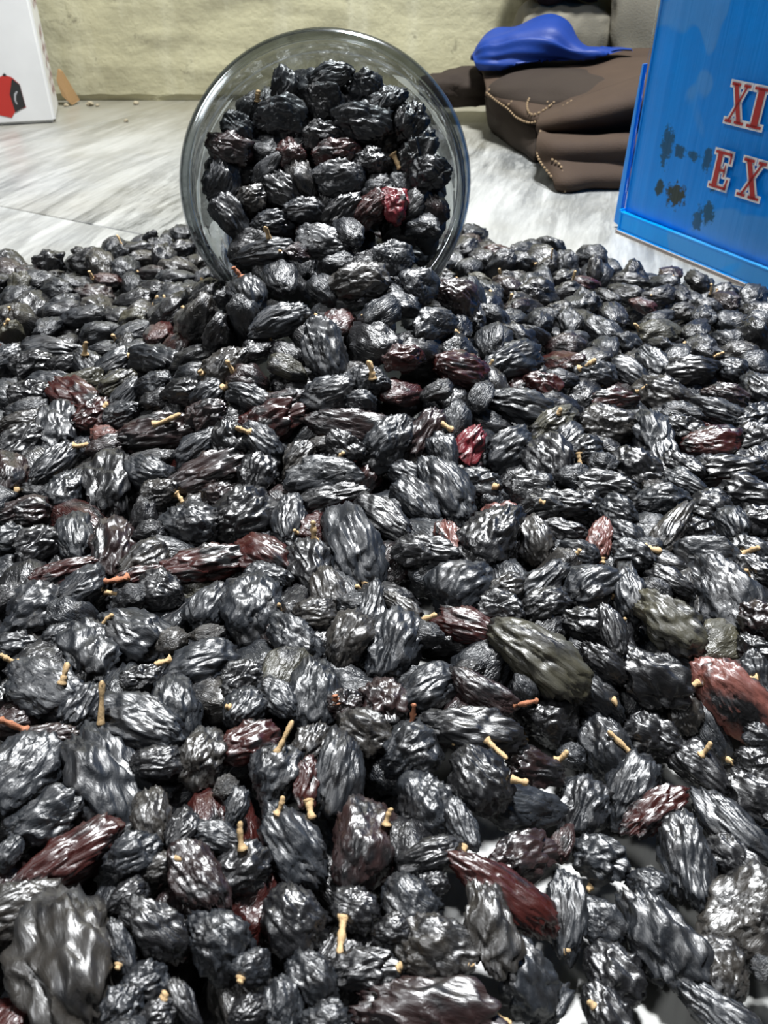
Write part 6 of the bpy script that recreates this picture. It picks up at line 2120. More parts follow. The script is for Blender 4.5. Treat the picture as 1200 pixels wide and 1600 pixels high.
-596 4258 50 -158 -6 -946 177 141 103 50 b 2
-404 1527 50 38 -46 -820 147 103 65 13 k 3
405 2478 87 17 -219 -239 173 116 74 18 k 3
-1265 4931 50 106 120 611 204 151 116 46 b 2
122 2678 287 -170 270 -936 147 123 83 13 k 3
-502 1332 70 392 287 -474 202 120 85 38 b 3
481 2611 94 218 61 926 209 172 111 17 k 3
630 4247 50 -158 87 406 157 116 76 52 k 2
-481 4726 50 -105 35 -574 238 172 111 48 b 2
-440 1673 53 4 34 -330 218 174 119 23 k 3
609 4433 50 99 -115 -177 180 109 77 44 k 2
930 4693 75 -399 -301 -685 199 160 129 23 b 2
1718 2941 50 -9 46 657 159 131 91 19 k 2
-803 4658 74 470 562 -236 186 127 97 25 k 2
109 4224 81 -432 -103 -794 223 178 149 5 k 2
828 4577 83 -650 19 -721 209 164 123 13 b 2
203 2595 195 520 -226 815 215 151 124 39 b 3
1919 3839 50 19 -143 -629 188 112 92 28 k 2
-1544 2051 50 49 -108 883 172 139 107 2 b 2
-2199 3421 50 166 -243 -790 184 152 103 19 k 2
-1719 2847 50 25 15 -653 200 146 124 33 k 2
-282 4791 50 -12 -422 -709 161 97 66 22 b 2
-70 4134 59 -305 47 810 193 151 114 46 k 2
1714 3532 50 101 -70 -528 187 141 118 33 k 2
620 1485 51 -184 164 247 196 162 100 10 b 3
2140 3542 50 121 20 877 166 137 88 30 b 2
1893 2688 50 -132 50 -985 152 117 92 30 b 2
-981 2116 50 3 -159 -818 175 109 88 23 k 3
411 3408 146 -214 60 323 195 122 76 30 k 2
-876 3209 123 143 -308 -273 244 177 117 30 k 3
529 4559 50 -27 -118 -970 203 142 105 12 k 2
657 4635 62 -477 -338 -536 158 123 99 14 b 2
3 1270 50 145 56 392 173 130 88 40 k 3
-2130 3316 51 -158 5 -165 184 110 89 6 k 2
35 4013 50 -143 -18 -985 179 144 103 24 b 2
232 4163 50 -333 -178 877 161 119 95 33 k 2
1355 3433 72 -381 79 710 238 171 106 29 k 2
-2240 4187 50 431 -26 -718 140 87 59 12 b 2
-410 2475 226 283 -494 479 198 158 110 5 k 3
-2637 4057 50 20 72 -901 233 153 104 23 b 2
391 1615 55 -141 45 829 230 162 122 50 k 3
-1841 2604 47 -54 -58 -609 204 140 102 16 b 2
-979 894 80 104 99 172 204 143 112 34 b 2
-1133 2795 62 71 -274 397 183 133 100 4 b 3
-1781 3206 50 282 -35 -631 205 144 100 23 k 2
-1693 3088 51 -20 39 -795 208 168 127 25 k 3
-871 3508 97 -229 -200 -484 158 131 89 20 b 2
1179 2235 57 83 90 -259 194 155 95 29 k 3
-1192 1773 62 150 -230 -610 237 179 140 53 b 3
1609 3633 50 54 -50 860 193 154 107 37 k 2
1698 3912 50 222 87 266 171 121 76 14 k 2
356 3593 105 -193 -72 -973 157 104 84 7 b 2
-665 1741 50 17 270 -911 191 143 93 29 k 3
-957 2729 117 126 2 -533 235 159 113 48 b 3
809 3058 60 6 -44 599 200 143 106 25 b 3
147 4444 53 124 -194 -909 205 157 124 42 b 2
1512 3906 52 18 -18 -905 216 132 92 35 b 2
1743 3132 55 -175 -218 -813 222 132 82 12 b 2
-273 4923 50 115 -61 -436 194 157 108 21 k 2
-567 2876 395 -69 -14 -166 199 138 115 23 b 2
-1084 1909 50 32 -58 -661 198 164 122 45 k 3
-1430 2540 50 276 78 171 184 138 108 39 b 3
-178 980 58 -120 -43 -67 208 168 141 1 b 3
45 2254 83 195 -296 932 223 150 126 14 b 3
1643 4176 50 -164 93 960 194 160 103 27 b 2
-1067 1006 100 254 -58 -594 243 196 143 28 k 2
-456 3920 52 138 -227 -381 189 145 106 21 b 2
-869 1744 48 -178 -42 -720 218 156 101 55 b 3
-1486 1944 50 2 255 967 185 121 96 18 k 2
-659 2601 213 67 -174 869 146 115 97 39 k 3
-1703 2584 50 125 176 966 192 155 94 4 k 2
1246 1629 50 13 -126 48 180 149 92 32 b 2
-1408 3744 57 -25 -153 -976 204 163 138 20 k 2
-1157 4502 51 -19 -124 544 209 159 121 22 k 2
684 3473 50 -6 98 896 192 150 113 26 b 3
707 2900 73 246 112 562 150 124 100 41 k 3
1065 1862 50 84 -52 -335 179 112 85 7 b 3
-533 745 76 -14 32 982 170 137 111 53 k 3
-433 4915 58 -100 -474 -853 186 149 108 8 k 2
1175 2946 50 250 -9 102 165 104 72 9 k 3
-160 2769 402 322 -213 179 178 114 71 0 b 2
337 4097 50 -54 97 -897 222 135 103 22 k 2
-263 1921 50 -79 -17 986 202 134 94 11 k 3
-721 4305 53 250 82 -902 194 162 98 56 b 2
1531 1927 58 -15 -34 -998 242 178 143 16 b 2
1748 2366 50 234 254 805 175 125 84 27 b 2
-595 1253 50 -39 160 763 190 132 107 33 k 3
-2108 3681 50 125 -12 -282 178 111 94 38 b 2
-1158 3571 59 207 -29 -809 212 133 86 34 b 2
668 3973 51 -73 -153 237 197 154 104 50 k 2
-1985 4336 67 -48 375 -409 231 156 101 10 k 2
-1263 3022 50 48 -147 10 204 121 100 46 b 3
-1310 3875 50 64 -56 910 183 140 95 27 b 2
-429 879 98 131 -233 963 148 123 101 24 k 3
1076 1567 50 -282 -120 622 166 108 70 4 k 3
-156 781 50 233 210 164 178 109 67 48 k 3
-1233 1343 50 -30 -180 -794 196 119 94 8 k 2
966 1488 56 44 16 -107 235 188 138 17 b 3
-1248 4753 50 -120 -180 633 159 115 95 57 b 2
-1115 1448 50 87 -328 -907 220 146 94 21 b 2
1245 3534 50 -37 320 -941 179 119 85 57 b 2
372 2204 50 38 -181 911 170 109 66 27 k 3
308 4844 49 -9 208 966 194 139 104 9 b 2
-870 1392 50 -22 187 -982 170 140 108 11 b 3
712 1734 50 21 -32 802 206 153 124 14 k 3
-1774 2457 50 143 212 850 191 121 79 42 b 2
1415 2736 50 70 83 852 174 108 85 17 b 3
604 2770 61 132 127 -436 140 96 71 17 k 3
851 3821 50 -55 131 717 194 133 92 21 b 2
708 3289 50 295 23 900 182 126 78 53 b 3
-1391 4341 48 -93 -26 -116 233 145 89 49 b 2
-1334 2900 54 -118 -175 181 210 144 118 42 b 3
-690 1417 50 14 141 938 191 153 101 45 k 3
956 2382 62 233 210 -938 206 157 126 2 b 3
133 1623 50 121 336 -933 153 93 57 27 k 3
-1730 3389 53 -231 259 -434 185 154 108 15 b 3
-1493 2867 50 216 -348 -785 182 136 98 31 b 3
-1890 3846 50 94 60 229 164 124 82 4 b 2
-771 2543 141 -48 -177 700 207 165 136 2 k 3
-1659 2170 50 -152 -294 543 147 106 84 3 b 2
2125 3135 50 224 -51 -202 149 120 86 7 b 2
-1244 2503 50 44 28 865 182 135 90 13 b 3
-429 2859 450 67 -202 -401 215 168 116 11 b 2
15 1083 51 152 110 487 202 164 120 41 k 3
-1761 4189 46 35 -2 -826 199 156 113 11 k 2
295 3061 253 -376 264 -618 244 200 135 4 k 2
-1140 3270 78 -116 -219 -259 208 139 102 44 k 3
1908 2863 50 35 -104 -958 191 141 106 11 k 2
1230 4454 50 56 -132 -497 215 163 113 30 b 2
-894 1611 49 142 35 940 172 138 116 6 b 3
-2261 3286 50 -51 -51 199 175 131 97 35 k 2
-1523 4791 50 129 49 549 140 104 79 45 b 2
-2008 3354 61 -213 -335 917 244 147 112 5 k 2
-1901 3620 50 -114 -69 -547 211 175 116 13 b 2
-1675 3672 50 -155 316 -874 188 119 89 30 b 2
-1434 4904 50 -17 -33 297 182 146 99 35 b 2
-1010 3228 129 222 -214 -942 189 121 84 7 b 3
-1569 4407 66 44 286 92 227 151 126 0 b 2
-821 4134 50 426 -94 -201 184 122 100 1 b 2
315 4339 59 -88 96 -860 219 181 143 31 b 2
699 1585 53 -47 -15 771 190 128 85 29 k 3
708 4128 50 -143 -99 -446 186 113 93 53 k 2
1425 4014 54 -690 56 -638 143 101 84 45 b 2
475 2985 133 -45 371 -831 214 170 127 41 k 3
1962 2999 52 94 -218 514 194 159 102 9 b 2
-977 1478 50 -109 20 643 218 158 99 29 k 3
1871 3999 50 -157 179 -782 161 99 79 2 k 2
-1286 3502 50 -102 -188 905 169 129 79 47 b 2
-1078 3020 71 15 -195 -104 192 132 108 25 b 3
-413 4226 50 102 -214 -389 167 133 110 15 k 2
940 3310 50 60 37 675 228 143 100 28 k 3
-1 559 46 -127 -19 361 205 167 110 21 b 2
-62 4659 50 180 179 846 184 129 91 30 k 2
306 2707 200 -191 72 -861 152 91 63 0 k 3
242 3898 57 -24 88 869 207 123 85 17 k 2
-887 2054 48 51 -58 -606 186 152 99 15 k 3
-863 2296 73 -24 526 235 195 120 95 47 k 3
-246 2324 120 369 200 23 174 113 81 19 k 3
1637 2288 50 186 62 -742 182 135 90 18 b 2
-796 1525 55 -253 85 767 180 142 119 19 b 3
-38 2394 166 381 533 -215 187 138 96 27 k 3
-670 2956 313 -56 -469 478 173 124 75 50 k 2
-792 914 88 -70 -5 394 199 138 96 11 k 3
-2417 3984 50 86 52 993 220 152 113 37 k 2
464 4217 50 184 -89 -769 173 108 80 31 b 2
1851 3513 50 75 48 553 173 107 90 29 k 2
1231 3955 50 -20 -60 327 210 139 106 3 k 2
2241 3468 53 -129 -119 615 195 160 126 47 b 2
308 3344 201 281 -73 934 170 105 83 12 b 2
1006 2576 62 182 -35 -705 225 178 146 2 b 3
1324 2883 50 -70 76 991 172 137 111 11 b 3
-740 698 94 -242 -24 653 190 144 92 31 b 3
-846 2660 133 -24 317 -880 195 119 93 18 k 3
-2136 4373 65 524 65 639 189 156 98 7 k 2
962 2137 47 103 -34 -485 150 122 85 13 b 3
885 1818 64 -266 274 285 196 148 120 43 k 3
-741 3814 55 -467 77 368 187 131 87 4 b 2
-654 2451 151 95 -99 -59 216 156 129 18 b 3
-63 695 51 130 174 736 189 155 98 0 k 3
-1236 2245 50 34 -27 -995 159 96 73 5 b 3
-965 3802 50 9 -86 -832 170 130 109 35 k 2
466 1977 49 31 9 250 197 118 95 14 b 3
189 1963 50 -23 304 -562 196 123 77 29 k 3
550 2447 72 133 431 274 210 128 99 6 k 3
689 1380 44 136 113 -818 179 121 96 32 b 3
1642 3053 42 59 97 280 179 138 87 41 b 3
-1775 4320 50 10 -98 896 153 106 85 18 b 2
-1224 4630 66 253 433 -851 221 137 106 46 k 2
-403 676 86 220 -75 -831 206 150 93 34 k 3
-1584 2522 50 -179 -46 161 213 129 109 29 k 2
-1337 1826 50 86 278 951 204 136 105 42 b 2
1063 4392 50 -59 -93 921 176 111 75 40 b 2
-815 4388 50 -27 -7 334 197 133 95 32 b 2
-354 1080 63 125 -149 960 172 130 93 5 k 3
290 4591 50 -49 91 978 156 123 79 53 k 2
-99 4932 56 229 28 -945 207 136 113 30 k 2
1306 4321 50 -62 5 596 177 127 105 33 b 2
-92 4403 66 243 80 -425 248 190 136 13 k 2
71 2558 245 -31 166 -972 157 110 92 21 k 3
296 1727 57 428 38 -611 189 125 88 4 k 3
-694 3119 334 -332 -223 783 191 116 79 4 b 2
-592 3902 52 -54 -197 -252 184 146 113 12 b 2
-1313 1435 50 134 200 -52 183 142 87 4 b 2
1985 3633 60 346 -156 -925 197 146 90 19 k 2
-476 1214 56 -69 62 -427 212 132 87 34 b 3
-487 2581 251 -217 -878 422 190 142 106 15 k 3
-880 4029 62 -376 265 384 186 123 96 41 k 2
1596 3470 50 5 42 625 140 96 69 48 k 3
1214 3370 50 20 -67 -826 207 150 110 11 k 3
1617 2841 50 -60 190 -938 160 101 61 12 k 3
-1417 2084 50 116 159 -968 208 154 108 42 b 2
-654 2129 62 279 163 807 227 174 128 32 k 3
-1349 3620 58 -225 -133 -964 202 161 119 10 b 2
1673 2123 50 -114 -89 -978 171 101 84 4 k 2
-1794 4009 48 -6 63 860 210 129 95 30 b 2
-1308 2766 50 -16 140 811 169 108 78 26 b 3
-1598 3569 50 -24 123 -969 210 162 99 13 b 2
222 3141 335 262 389 568 151 102 81 53 b 2
-800 3129 227 -707 -183 563 173 130 93 20 b 2
-1117 4956 50 7 11 743 177 144 102 16 k 2
-1542 3037 52 202 -254 884 191 115 70 9 b 3
282 3470 188 -388 227 157 218 157 98 29 k 2
-966 4305 50 -44 -199 926 140 89 57 8 k 2
1102 4189 82 126 -348 372 244 188 151 55 b 2
-1270 3330 50 56 -48 -592 218 153 124 5 k 3
172 3863 2 -56 -25 -879 229 157 103 16 b 2
-759 3924 50 -143 -14 250 202 156 119 21 b 2
204 4329 50 93 129 667 174 128 86 18 b 2
2026 3305 49 41 -21 257 207 146 108 46 k 2
938 3978 54 129 395 830 233 147 108 26 b 2
-1595 4529 50 -30 -56 849 177 121 94 57 b 2
519 1570 49 -149 55 -345 195 154 119 7 b 3
-2094 3982 62 -36 419 -409 185 153 105 3 k 2
-663 2275 77 302 -6 -331 210 152 123 31 b 3
-1669 3265 50 -167 48 -117 163 131 103 32 b 3
1605 3786 59 23 -116 69 216 177 141 1 k 2
214 2764 297 292 -176 918 199 125 78 27 k 3
-2260 4006 50 254 -174 -609 172 134 92 16 k 2
1354 2279 50 82 -186 -797 219 153 102 14 k 3
878 4216 50 61 58 548 169 121 87 42 b 2
-747 1168 52 -97 -165 575 193 152 124 12 b 3
-2463 3819 50 161 -12 166 182 136 92 18 b 2
1106 3052 50 -95 -102 989 195 147 119 48 k 3
175 2288 69 234 116 -172 168 103 73 35 k 3
-1114 2074 50 -5 -8 323 217 178 111 20 k 3
-133 1537 50 109 -34 -545 181 151 107 8 b 3
-1030 3577 71 -173 -92 441 216 137 106 57 b 2
-1006 4831 57 315 221 -9 190 156 106 7 k 2
433 2097 52 64 6 -870 195 158 127 14 b 3
-525 4155 50 -238 334 698 142 97 59 33 b 2
-2019 2849 49 91 -16 456 191 142 92 23 k 2
2004 2786 60 -121 -188 262 240 198 128 13 b 2
-563 1647 43 26 -40 -509 207 132 99 33 k 3
-769 2749 192 -367 -76 904 196 161 118 28 k 3
462 3670 50 243 13 508 187 149 102 5 b 2
1026 2244 48 -94 82 1 224 158 111 37 k 3
-82 3124 533 384 -107 241 220 136 86 46 b 4
-494 3195 580 408 132 102 251 196 152 25 k 4
-506 3505 927 393 563 -578 202 140 101 8 b 4
-460 3391 785 323 169 -821 213 158 104 48 b 4
-130 3331 739 21 -527 836 158 101 65 18 r 4
-283 3252 637 117 -255 843 208 145 123 4 w 4
-144 3063 449 66 -409 908 149 92 60 2 k 4
168 3306 728 91 -480 713 194 145 112 15 w 4
-298 3495 947 -32 571 -692 205 134 96 35 b 4
-513 3193 624 154 384 -906 177 128 80 2 k 4
15 3127 510 415 -174 -494 164 134 83 9 b 4
-511 3280 650 230 501 -780 184 136 108 30 b 4
-152 3575 1020 392 -127 319 187 149 125 24 b 4
-428 3570 1021 268 225 -517 223 160 107 6 b 4
20 3432 848 55 510 -855 192 119 73 35 k 4
148 3227 670 -127 -158 894 192 135 85 31 b 4
-127 3419 832 372 191 -412 199 137 102 8 d 4
-167 3286 639 -20 -785 507 191 127 86 22 b 4
-228 3305 732 199 -416 623 150 122 87 35 k 4
-616 3332 707 349 196 -330 207 139 118 18 b 4
-321 3159 566 302 144 -709 183 117 70 6 b 4
30 3318 755 105 -410 411 140 94 68 12 k 4
-187 3504 911 452 -2 363 217 165 101 55 o 4
-310 3334 807 405 -250 813 201 127 106 21 d 4
-462 3422 902 5 -238 971 166 136 100 11 b 4
-258 3085 461 472 -344 362 169 114 78 22 b 4
67 3562 982 182 -593 741 214 149 118 45 b 4
-649 3411 851 508 -84 573 145 108 84 11 b 4
-446 3108 519 370 -537 653 169 134 111 23 k 4
123 3491 915 56 627 -712 189 124 103 17 k 4
-296 3607 1059 -31 580 -813 256 208 139 8 b 4
-211 3139 552 531 -78 -789 208 159 128 49 b 4
-235 3409 827 -50 -282 351 176 115 71 26 b 4
18 3473 914 520 66 334 151 118 94 32 k 4
-40 3578 1028 157 573 -773 146 92 78 33 b 4
-353 3076 475 650 156 -284 172 130 100 57 k 4
-559 3406 825 73 -296 952 181 137 94 5 b 4
148 3443 827 346 89 -226 231 144 108 7 k 4
-409 3150 568 327 329 -485 208 171 106 20 k 4
93 3369 776 215 346 -446 188 146 98 4 b 4
-143 3622 1095 198 -393 855 170 109 70 33 k 4
85 3319 644 150 576 -726 227 178 132 28 k 4
-577 3467 896 468 193 -230 204 134 87 52 k 4
-412 3304 686 417 213 -183 205 128 94 6 b 4
-318 3567 1027 104 49 -983 206 129 87 41 o 4
-29 3410 773 -40 -275 842 207 142 100 56 k 4
-240 3529 853 135 -498 811 147 87 65 10 b 2
-173 3679 1041 378 304 -710 185 154 119 35 b 2
-548 3362 609 79 -357 797 209 132 98 45 b 2
-470 3561 864 603 100 -406 214 147 93 6 k 2
-266 3695 1032 358 -297 455 191 128 99 3 k 2
-505 3282 489 287 -138 880 198 165 134 33 b 2
-125 3225 485 92 346 -900 158 125 103 3 b 2
-340 3383 711 303 -226 730 190 148 118 32 b 2
172 3333 627 81 386 -772 188 129 99 4 b 2
-394 3680 1028 641 -14 210 187 141 98 24 b 2
35 3644 976 549 -119 60 158 118 78 3 b 2
-555 3567 923 402 68 -721 180 138 108 6 b 2
56 3502 844 354 -189 792 155 120 79 15 b 2
-94 3549 861 422 -189 692 214 147 117 20 b 2
-302 3468 815 450 -174 683 203 152 107 53 k 2
-256 3342 607 213 116 -131 211 133 92 20 k 2
35 3218 470 67 506 -756 184 127 100 55 b 2
-212 3381 692 -7 343 -938 177 142 105 3 b 2
-187 3473 775 331 -254 402 216 142 102 16 b 2
-18 3486 819 525 330 -244 152 93 69 1 k 2
-574 3277 560 485 -302 248 155 117 76 0 k 2
-277 3611 962 445 -44 389 200 140 101 36 b 2
-64 3376 694 232 -127 -543 219 147 105 47 k 2
12 3565 923 580 41 110 193 143 99 20 k 2
-449 3481 746 -88 339 -308 225 161 114 19 b 2
-215 3160 417 534 -233 -139 258 162 102 15 k 2
-332 3274 539 365 -253 525 203 121 82 27 k 2
-445 3280 573 456 -518 -305 190 118 79 5 k 2
-474 3376 685 24 -574 812 140 87 59 32 b 2
-652 3412 709 679 -271 496 140 105 76 2 k 2
-316 3196 445 377 242 214 188 143 102 22 k 2
-50 3654 1055 577 34 -190 174 117 75 50 b 2
-436 3604 957 535 293 -590 156 120 79 7 k 2
-408 3522 902 450 213 -243 140 91 61 49 b 2
75 3463 736 100 605 -789 209 171 137 7 b 2
-608 3515 839 385 -205 873 177 110 83 9 b 2
-102 3321 560 -152 378 -761 192 159 107 10 k 2
186 3406 719 170 -188 857 159 130 87 24 b 2
145 3543 861 228 552 -675 171 109 70 30 b 2
-592 3461 763 253 -14 -10 230 141 94 27 k 2
-236 3224 488 -13 -53 864 159 97 74 5 k 2
-81 3617 968 425 -167 118 163 109 75 29 k 2
-84 3179 450 253 382 -712 205 132 111 41 b 2
-422 3205 488 628 -217 250 236 141 102 20 b 2
186 3480 762 179 168 -338 166 111 82 42 b 2
-18 3264 523 -171 381 -909 175 115 81 4 k 2
-389 3351 597 239 -517 535 204 151 116 26 b 2
-175 3609 939 524 28 -468 147 102 67 30 k 2
-447 3571 704 418 -93 215 185 151 101 53 b 2
161 3568 763 4 -278 915 189 139 96 28 b 2
-69 3515 733 96 193 -926 194 127 92 46 k 2
-343 3422 537 -100 562 -672 184 135 95 22 b 2
-528 3359 462 389 -155 614 189 117 72 42 k 2
-277 3332 471 91 409 -407 193 129 78 19 k 2
-619 3487 663 29 373 -837 201 133 90 8 k 2
-343 3469 638 -276 604 -736 214 139 92 22 b 2
-175 3560 719 2 248 -968 190 155 109 44 k 2
-127 3292 403 -245 -456 855 212 155 109 26 k 2
-291 3729 938 27 -284 864 229 161 131 4 k 2
166 3409 583 292 255 -640 198 123 82 46 k 2
-432 3637 832 195 76 -963 201 138 83 49 k 2
46 3603 810 684 -489 484 195 145 123 32 b 2
-217 3244 357 157 -6 909 167 133 97 13 b 2
-140 3390 504 -209 570 -669 195 140 89 23 k 2
-8 3296 438 129 -309 579 174 130 79 14 k 2
-274 3609 834 213 -234 919 206 159 105 2 k 2
106 3629 866 93 524 -605 189 146 107 24 k 2
-589 3554 756 201 386 -878 173 127 106 26 k 2
-590 3418 540 -584 -411 681 140 94 64 46 k 2
-123 3752 1012 239 315 -799 147 119 75 34 k 2
-54 3695 962 74 389 -904 195 122 80 2 b 2
-388 3338 430 384 -327 602 187 125 83 27 k 2
-155 3675 899 560 62 -184 163 127 98 18 k 2
45 3692 914 75 388 -912 188 129 80 48 b 2
162 3503 664 270 -274 369 194 159 121 12 k 2
-461 3698 944 543 -149 414 184 121 102 46 k 2
-141 3457 618 114 224 -700 235 193 157 5 k 2
-240 3423 555 305 -244 703 206 144 105 29 k 2
-120 3614 795 28 -262 793 187 122 83 10 k 2
-547 3667 893 241 -346 665 168 105 87 1 k 2
-357 3754 999 422 -139 459 168 104 82 20 b 2
36 3475 616 394 -523 507 168 115 87 25 k 2
-592 3606 829 151 -517 753 165 116 91 7 b 2
-453 3433 592 -47 -524 599 154 98 70 19 k 2
-321 3529 732 197 380 -884 249 148 105 33 b 2
64 3559 715 400 61 -23 189 117 96 13 k 2
-320 3270 393 477 61 -726 209 172 134 11 k 2
-234 3785 1014 -275 547 -758 164 127 97 50 b 2
-428 3276 421 171 413 -893 196 128 106 31 k 2
-400 3557 604 411 -11 404 188 126 97 28 k 2
-377 3419 420 197 -391 467 157 110 69 56 b 2
-101 3657 714 211 -579 752 166 130 105 52 k 2
-599 3572 587 193 253 -928 181 120 74 55 b 2
-196 3341 312 484 126 -213 190 122 97 25 b 2
-538 3750 829 499 -44 177 208 140 114 27 b 2
-21 3374 349 32 -576 781 158 109 88 24 k 2
-287 3712 801 128 -405 777 216 141 118 10 b 2
98 3556 594 428 203 -482 140 104 76 23 b 2
-482 3388 363 574 252 -385 169 119 85 27 k 2
11 3784 875 347 229 -669 172 130 105 33 b 2
-330 3847 935 110 67 -159 216 145 102 2 b 2
-393 3787 877 7 659 -741 190 119 81 14 b 2
200 3666 724 79 393 693 152 97 69 55 b 2
-246 3405 390 386 -563 681 208 127 82 30 k 2
-225 3804 886 386 -118 119 214 153 103 10 b 2
-123 3435 421 128 -466 702 185 117 73 21 b 2
-642 3659 705 466 -384 371 168 111 90 23 k 2
-581 3454 448 247 -166 859 161 129 108 48 k 2
-265 3494 482 177 -263 603 184 116 84 55 k 2
-478 3659 707 -189 455 -823 175 119 86 21 k 2
-292 3626 685 282 369 -793 180 142 112 33 b 2
-66 3585 611 141 393 -423 164 118 82 20 k 2
-87 3837 937 210 485 -728 164 106 89 56 k 2
158 3534 541 214 1 197 191 113 86 42 b 2
12 3629 696 243 -417 597 145 109 81 16 k 2
-504 3478 504 413 -214 640 225 152 105 24 k 2
-399 3719 780 484 71 -618 199 159 125 5 b 2
-169 3732 804 500 -17 -724 188 148 101 7 b 2
-202 3595 613 249 170 -644 234 154 123 10 b 2
56 3715 770 294 -301 628 197 123 74 41 k 2
133 3717 800 174 507 -828 158 106 84 41 b 2
204 3602 633 -12 619 -519 165 112 82 36 k 2
-397 3504 500 660 23 701 167 121 82 48 b 2
-346 3356 314 506 84 -210 226 140 89 10 b 2
-123 3528 528 149 -328 518 186 130 90 42 b 2
-184 3858 925 -105 630 -723 218 176 120 5 k 2
25 3773 682 -133 498 -764 202 124 75 21 b 2
-196 3568 400 452 -111 286 186 139 117 49 b 2
-469 3637 478 70 -207 604 159 105 85 31 k 2
-27 3873 823 431 13 101 207 132 105 53 b 2
-184 3657 541 219 421 -867 190 116 79 12 k 2
-119 3446 267 402 236 -25 191 116 70 11 k 2
-164 3842 767 -5 -658 750 184 142 102 14 b 2
-581 3793 709 162 362 -776 241 193 126 52 b 2
-369 3664 539 264 124 -335 171 125 95 30 k 2
163 3780 689 347 207 -800 184 111 78 31 b 2
97 3697 564 593 -309 -170 209 159 113 57 k 2
-273 3508 323 -60 -24 -305 168 126 102 40 b 2
-592 3610 459 306 29 135 141 95 66 41 b 2
-498 3541 370 35 450 154 166 109 71 2 b 2
-377 3812 710 259 499 -678 179 144 100 8 b 2
-379 3889 830 253 -293 828 159 129 88 35 k 2
-441 3733 617 115 519 -582 156 122 89 45 k 2
-613 3731 602 280 -177 124 199 139 110 55 k 2
-257 3946 914 223 -55 972 161 103 65 0 b 2
-48 3525 352 108 -271 944 141 98 62 11 k 2
-499 3823 740 208 395 -511 211 158 129 17 k 2
-419 3485 297 -85 -347 596 207 128 94 37 b 2
-345 3596 430 219 -347 525 188 131 86 46 k 2
97 3843 771 630 -38 -186 201 123 103 42 b 2
-148 3734 641 199 -409 890 203 129 94 23 k 2
54 3528 347 153 352 -555 197 134 82 30 k 2
-300 3735 619 153 433 -819 210 126 101 14 b 2
-136 3963 914 -29 259 -307 140 100 72 15 b 2
-574 3682 548 13 -508 718 174 109 81 16 k 2
190 3663 531 512 135 -325 146 107 82 39 b 2
43 3594 427 292 128 -178 219 132 82 53 b 2
-289 3440 247 156 -240 872 163 117 94 7 b 2
-460 3901 837 109 480 -583 188 118 84 0 k 2
'''
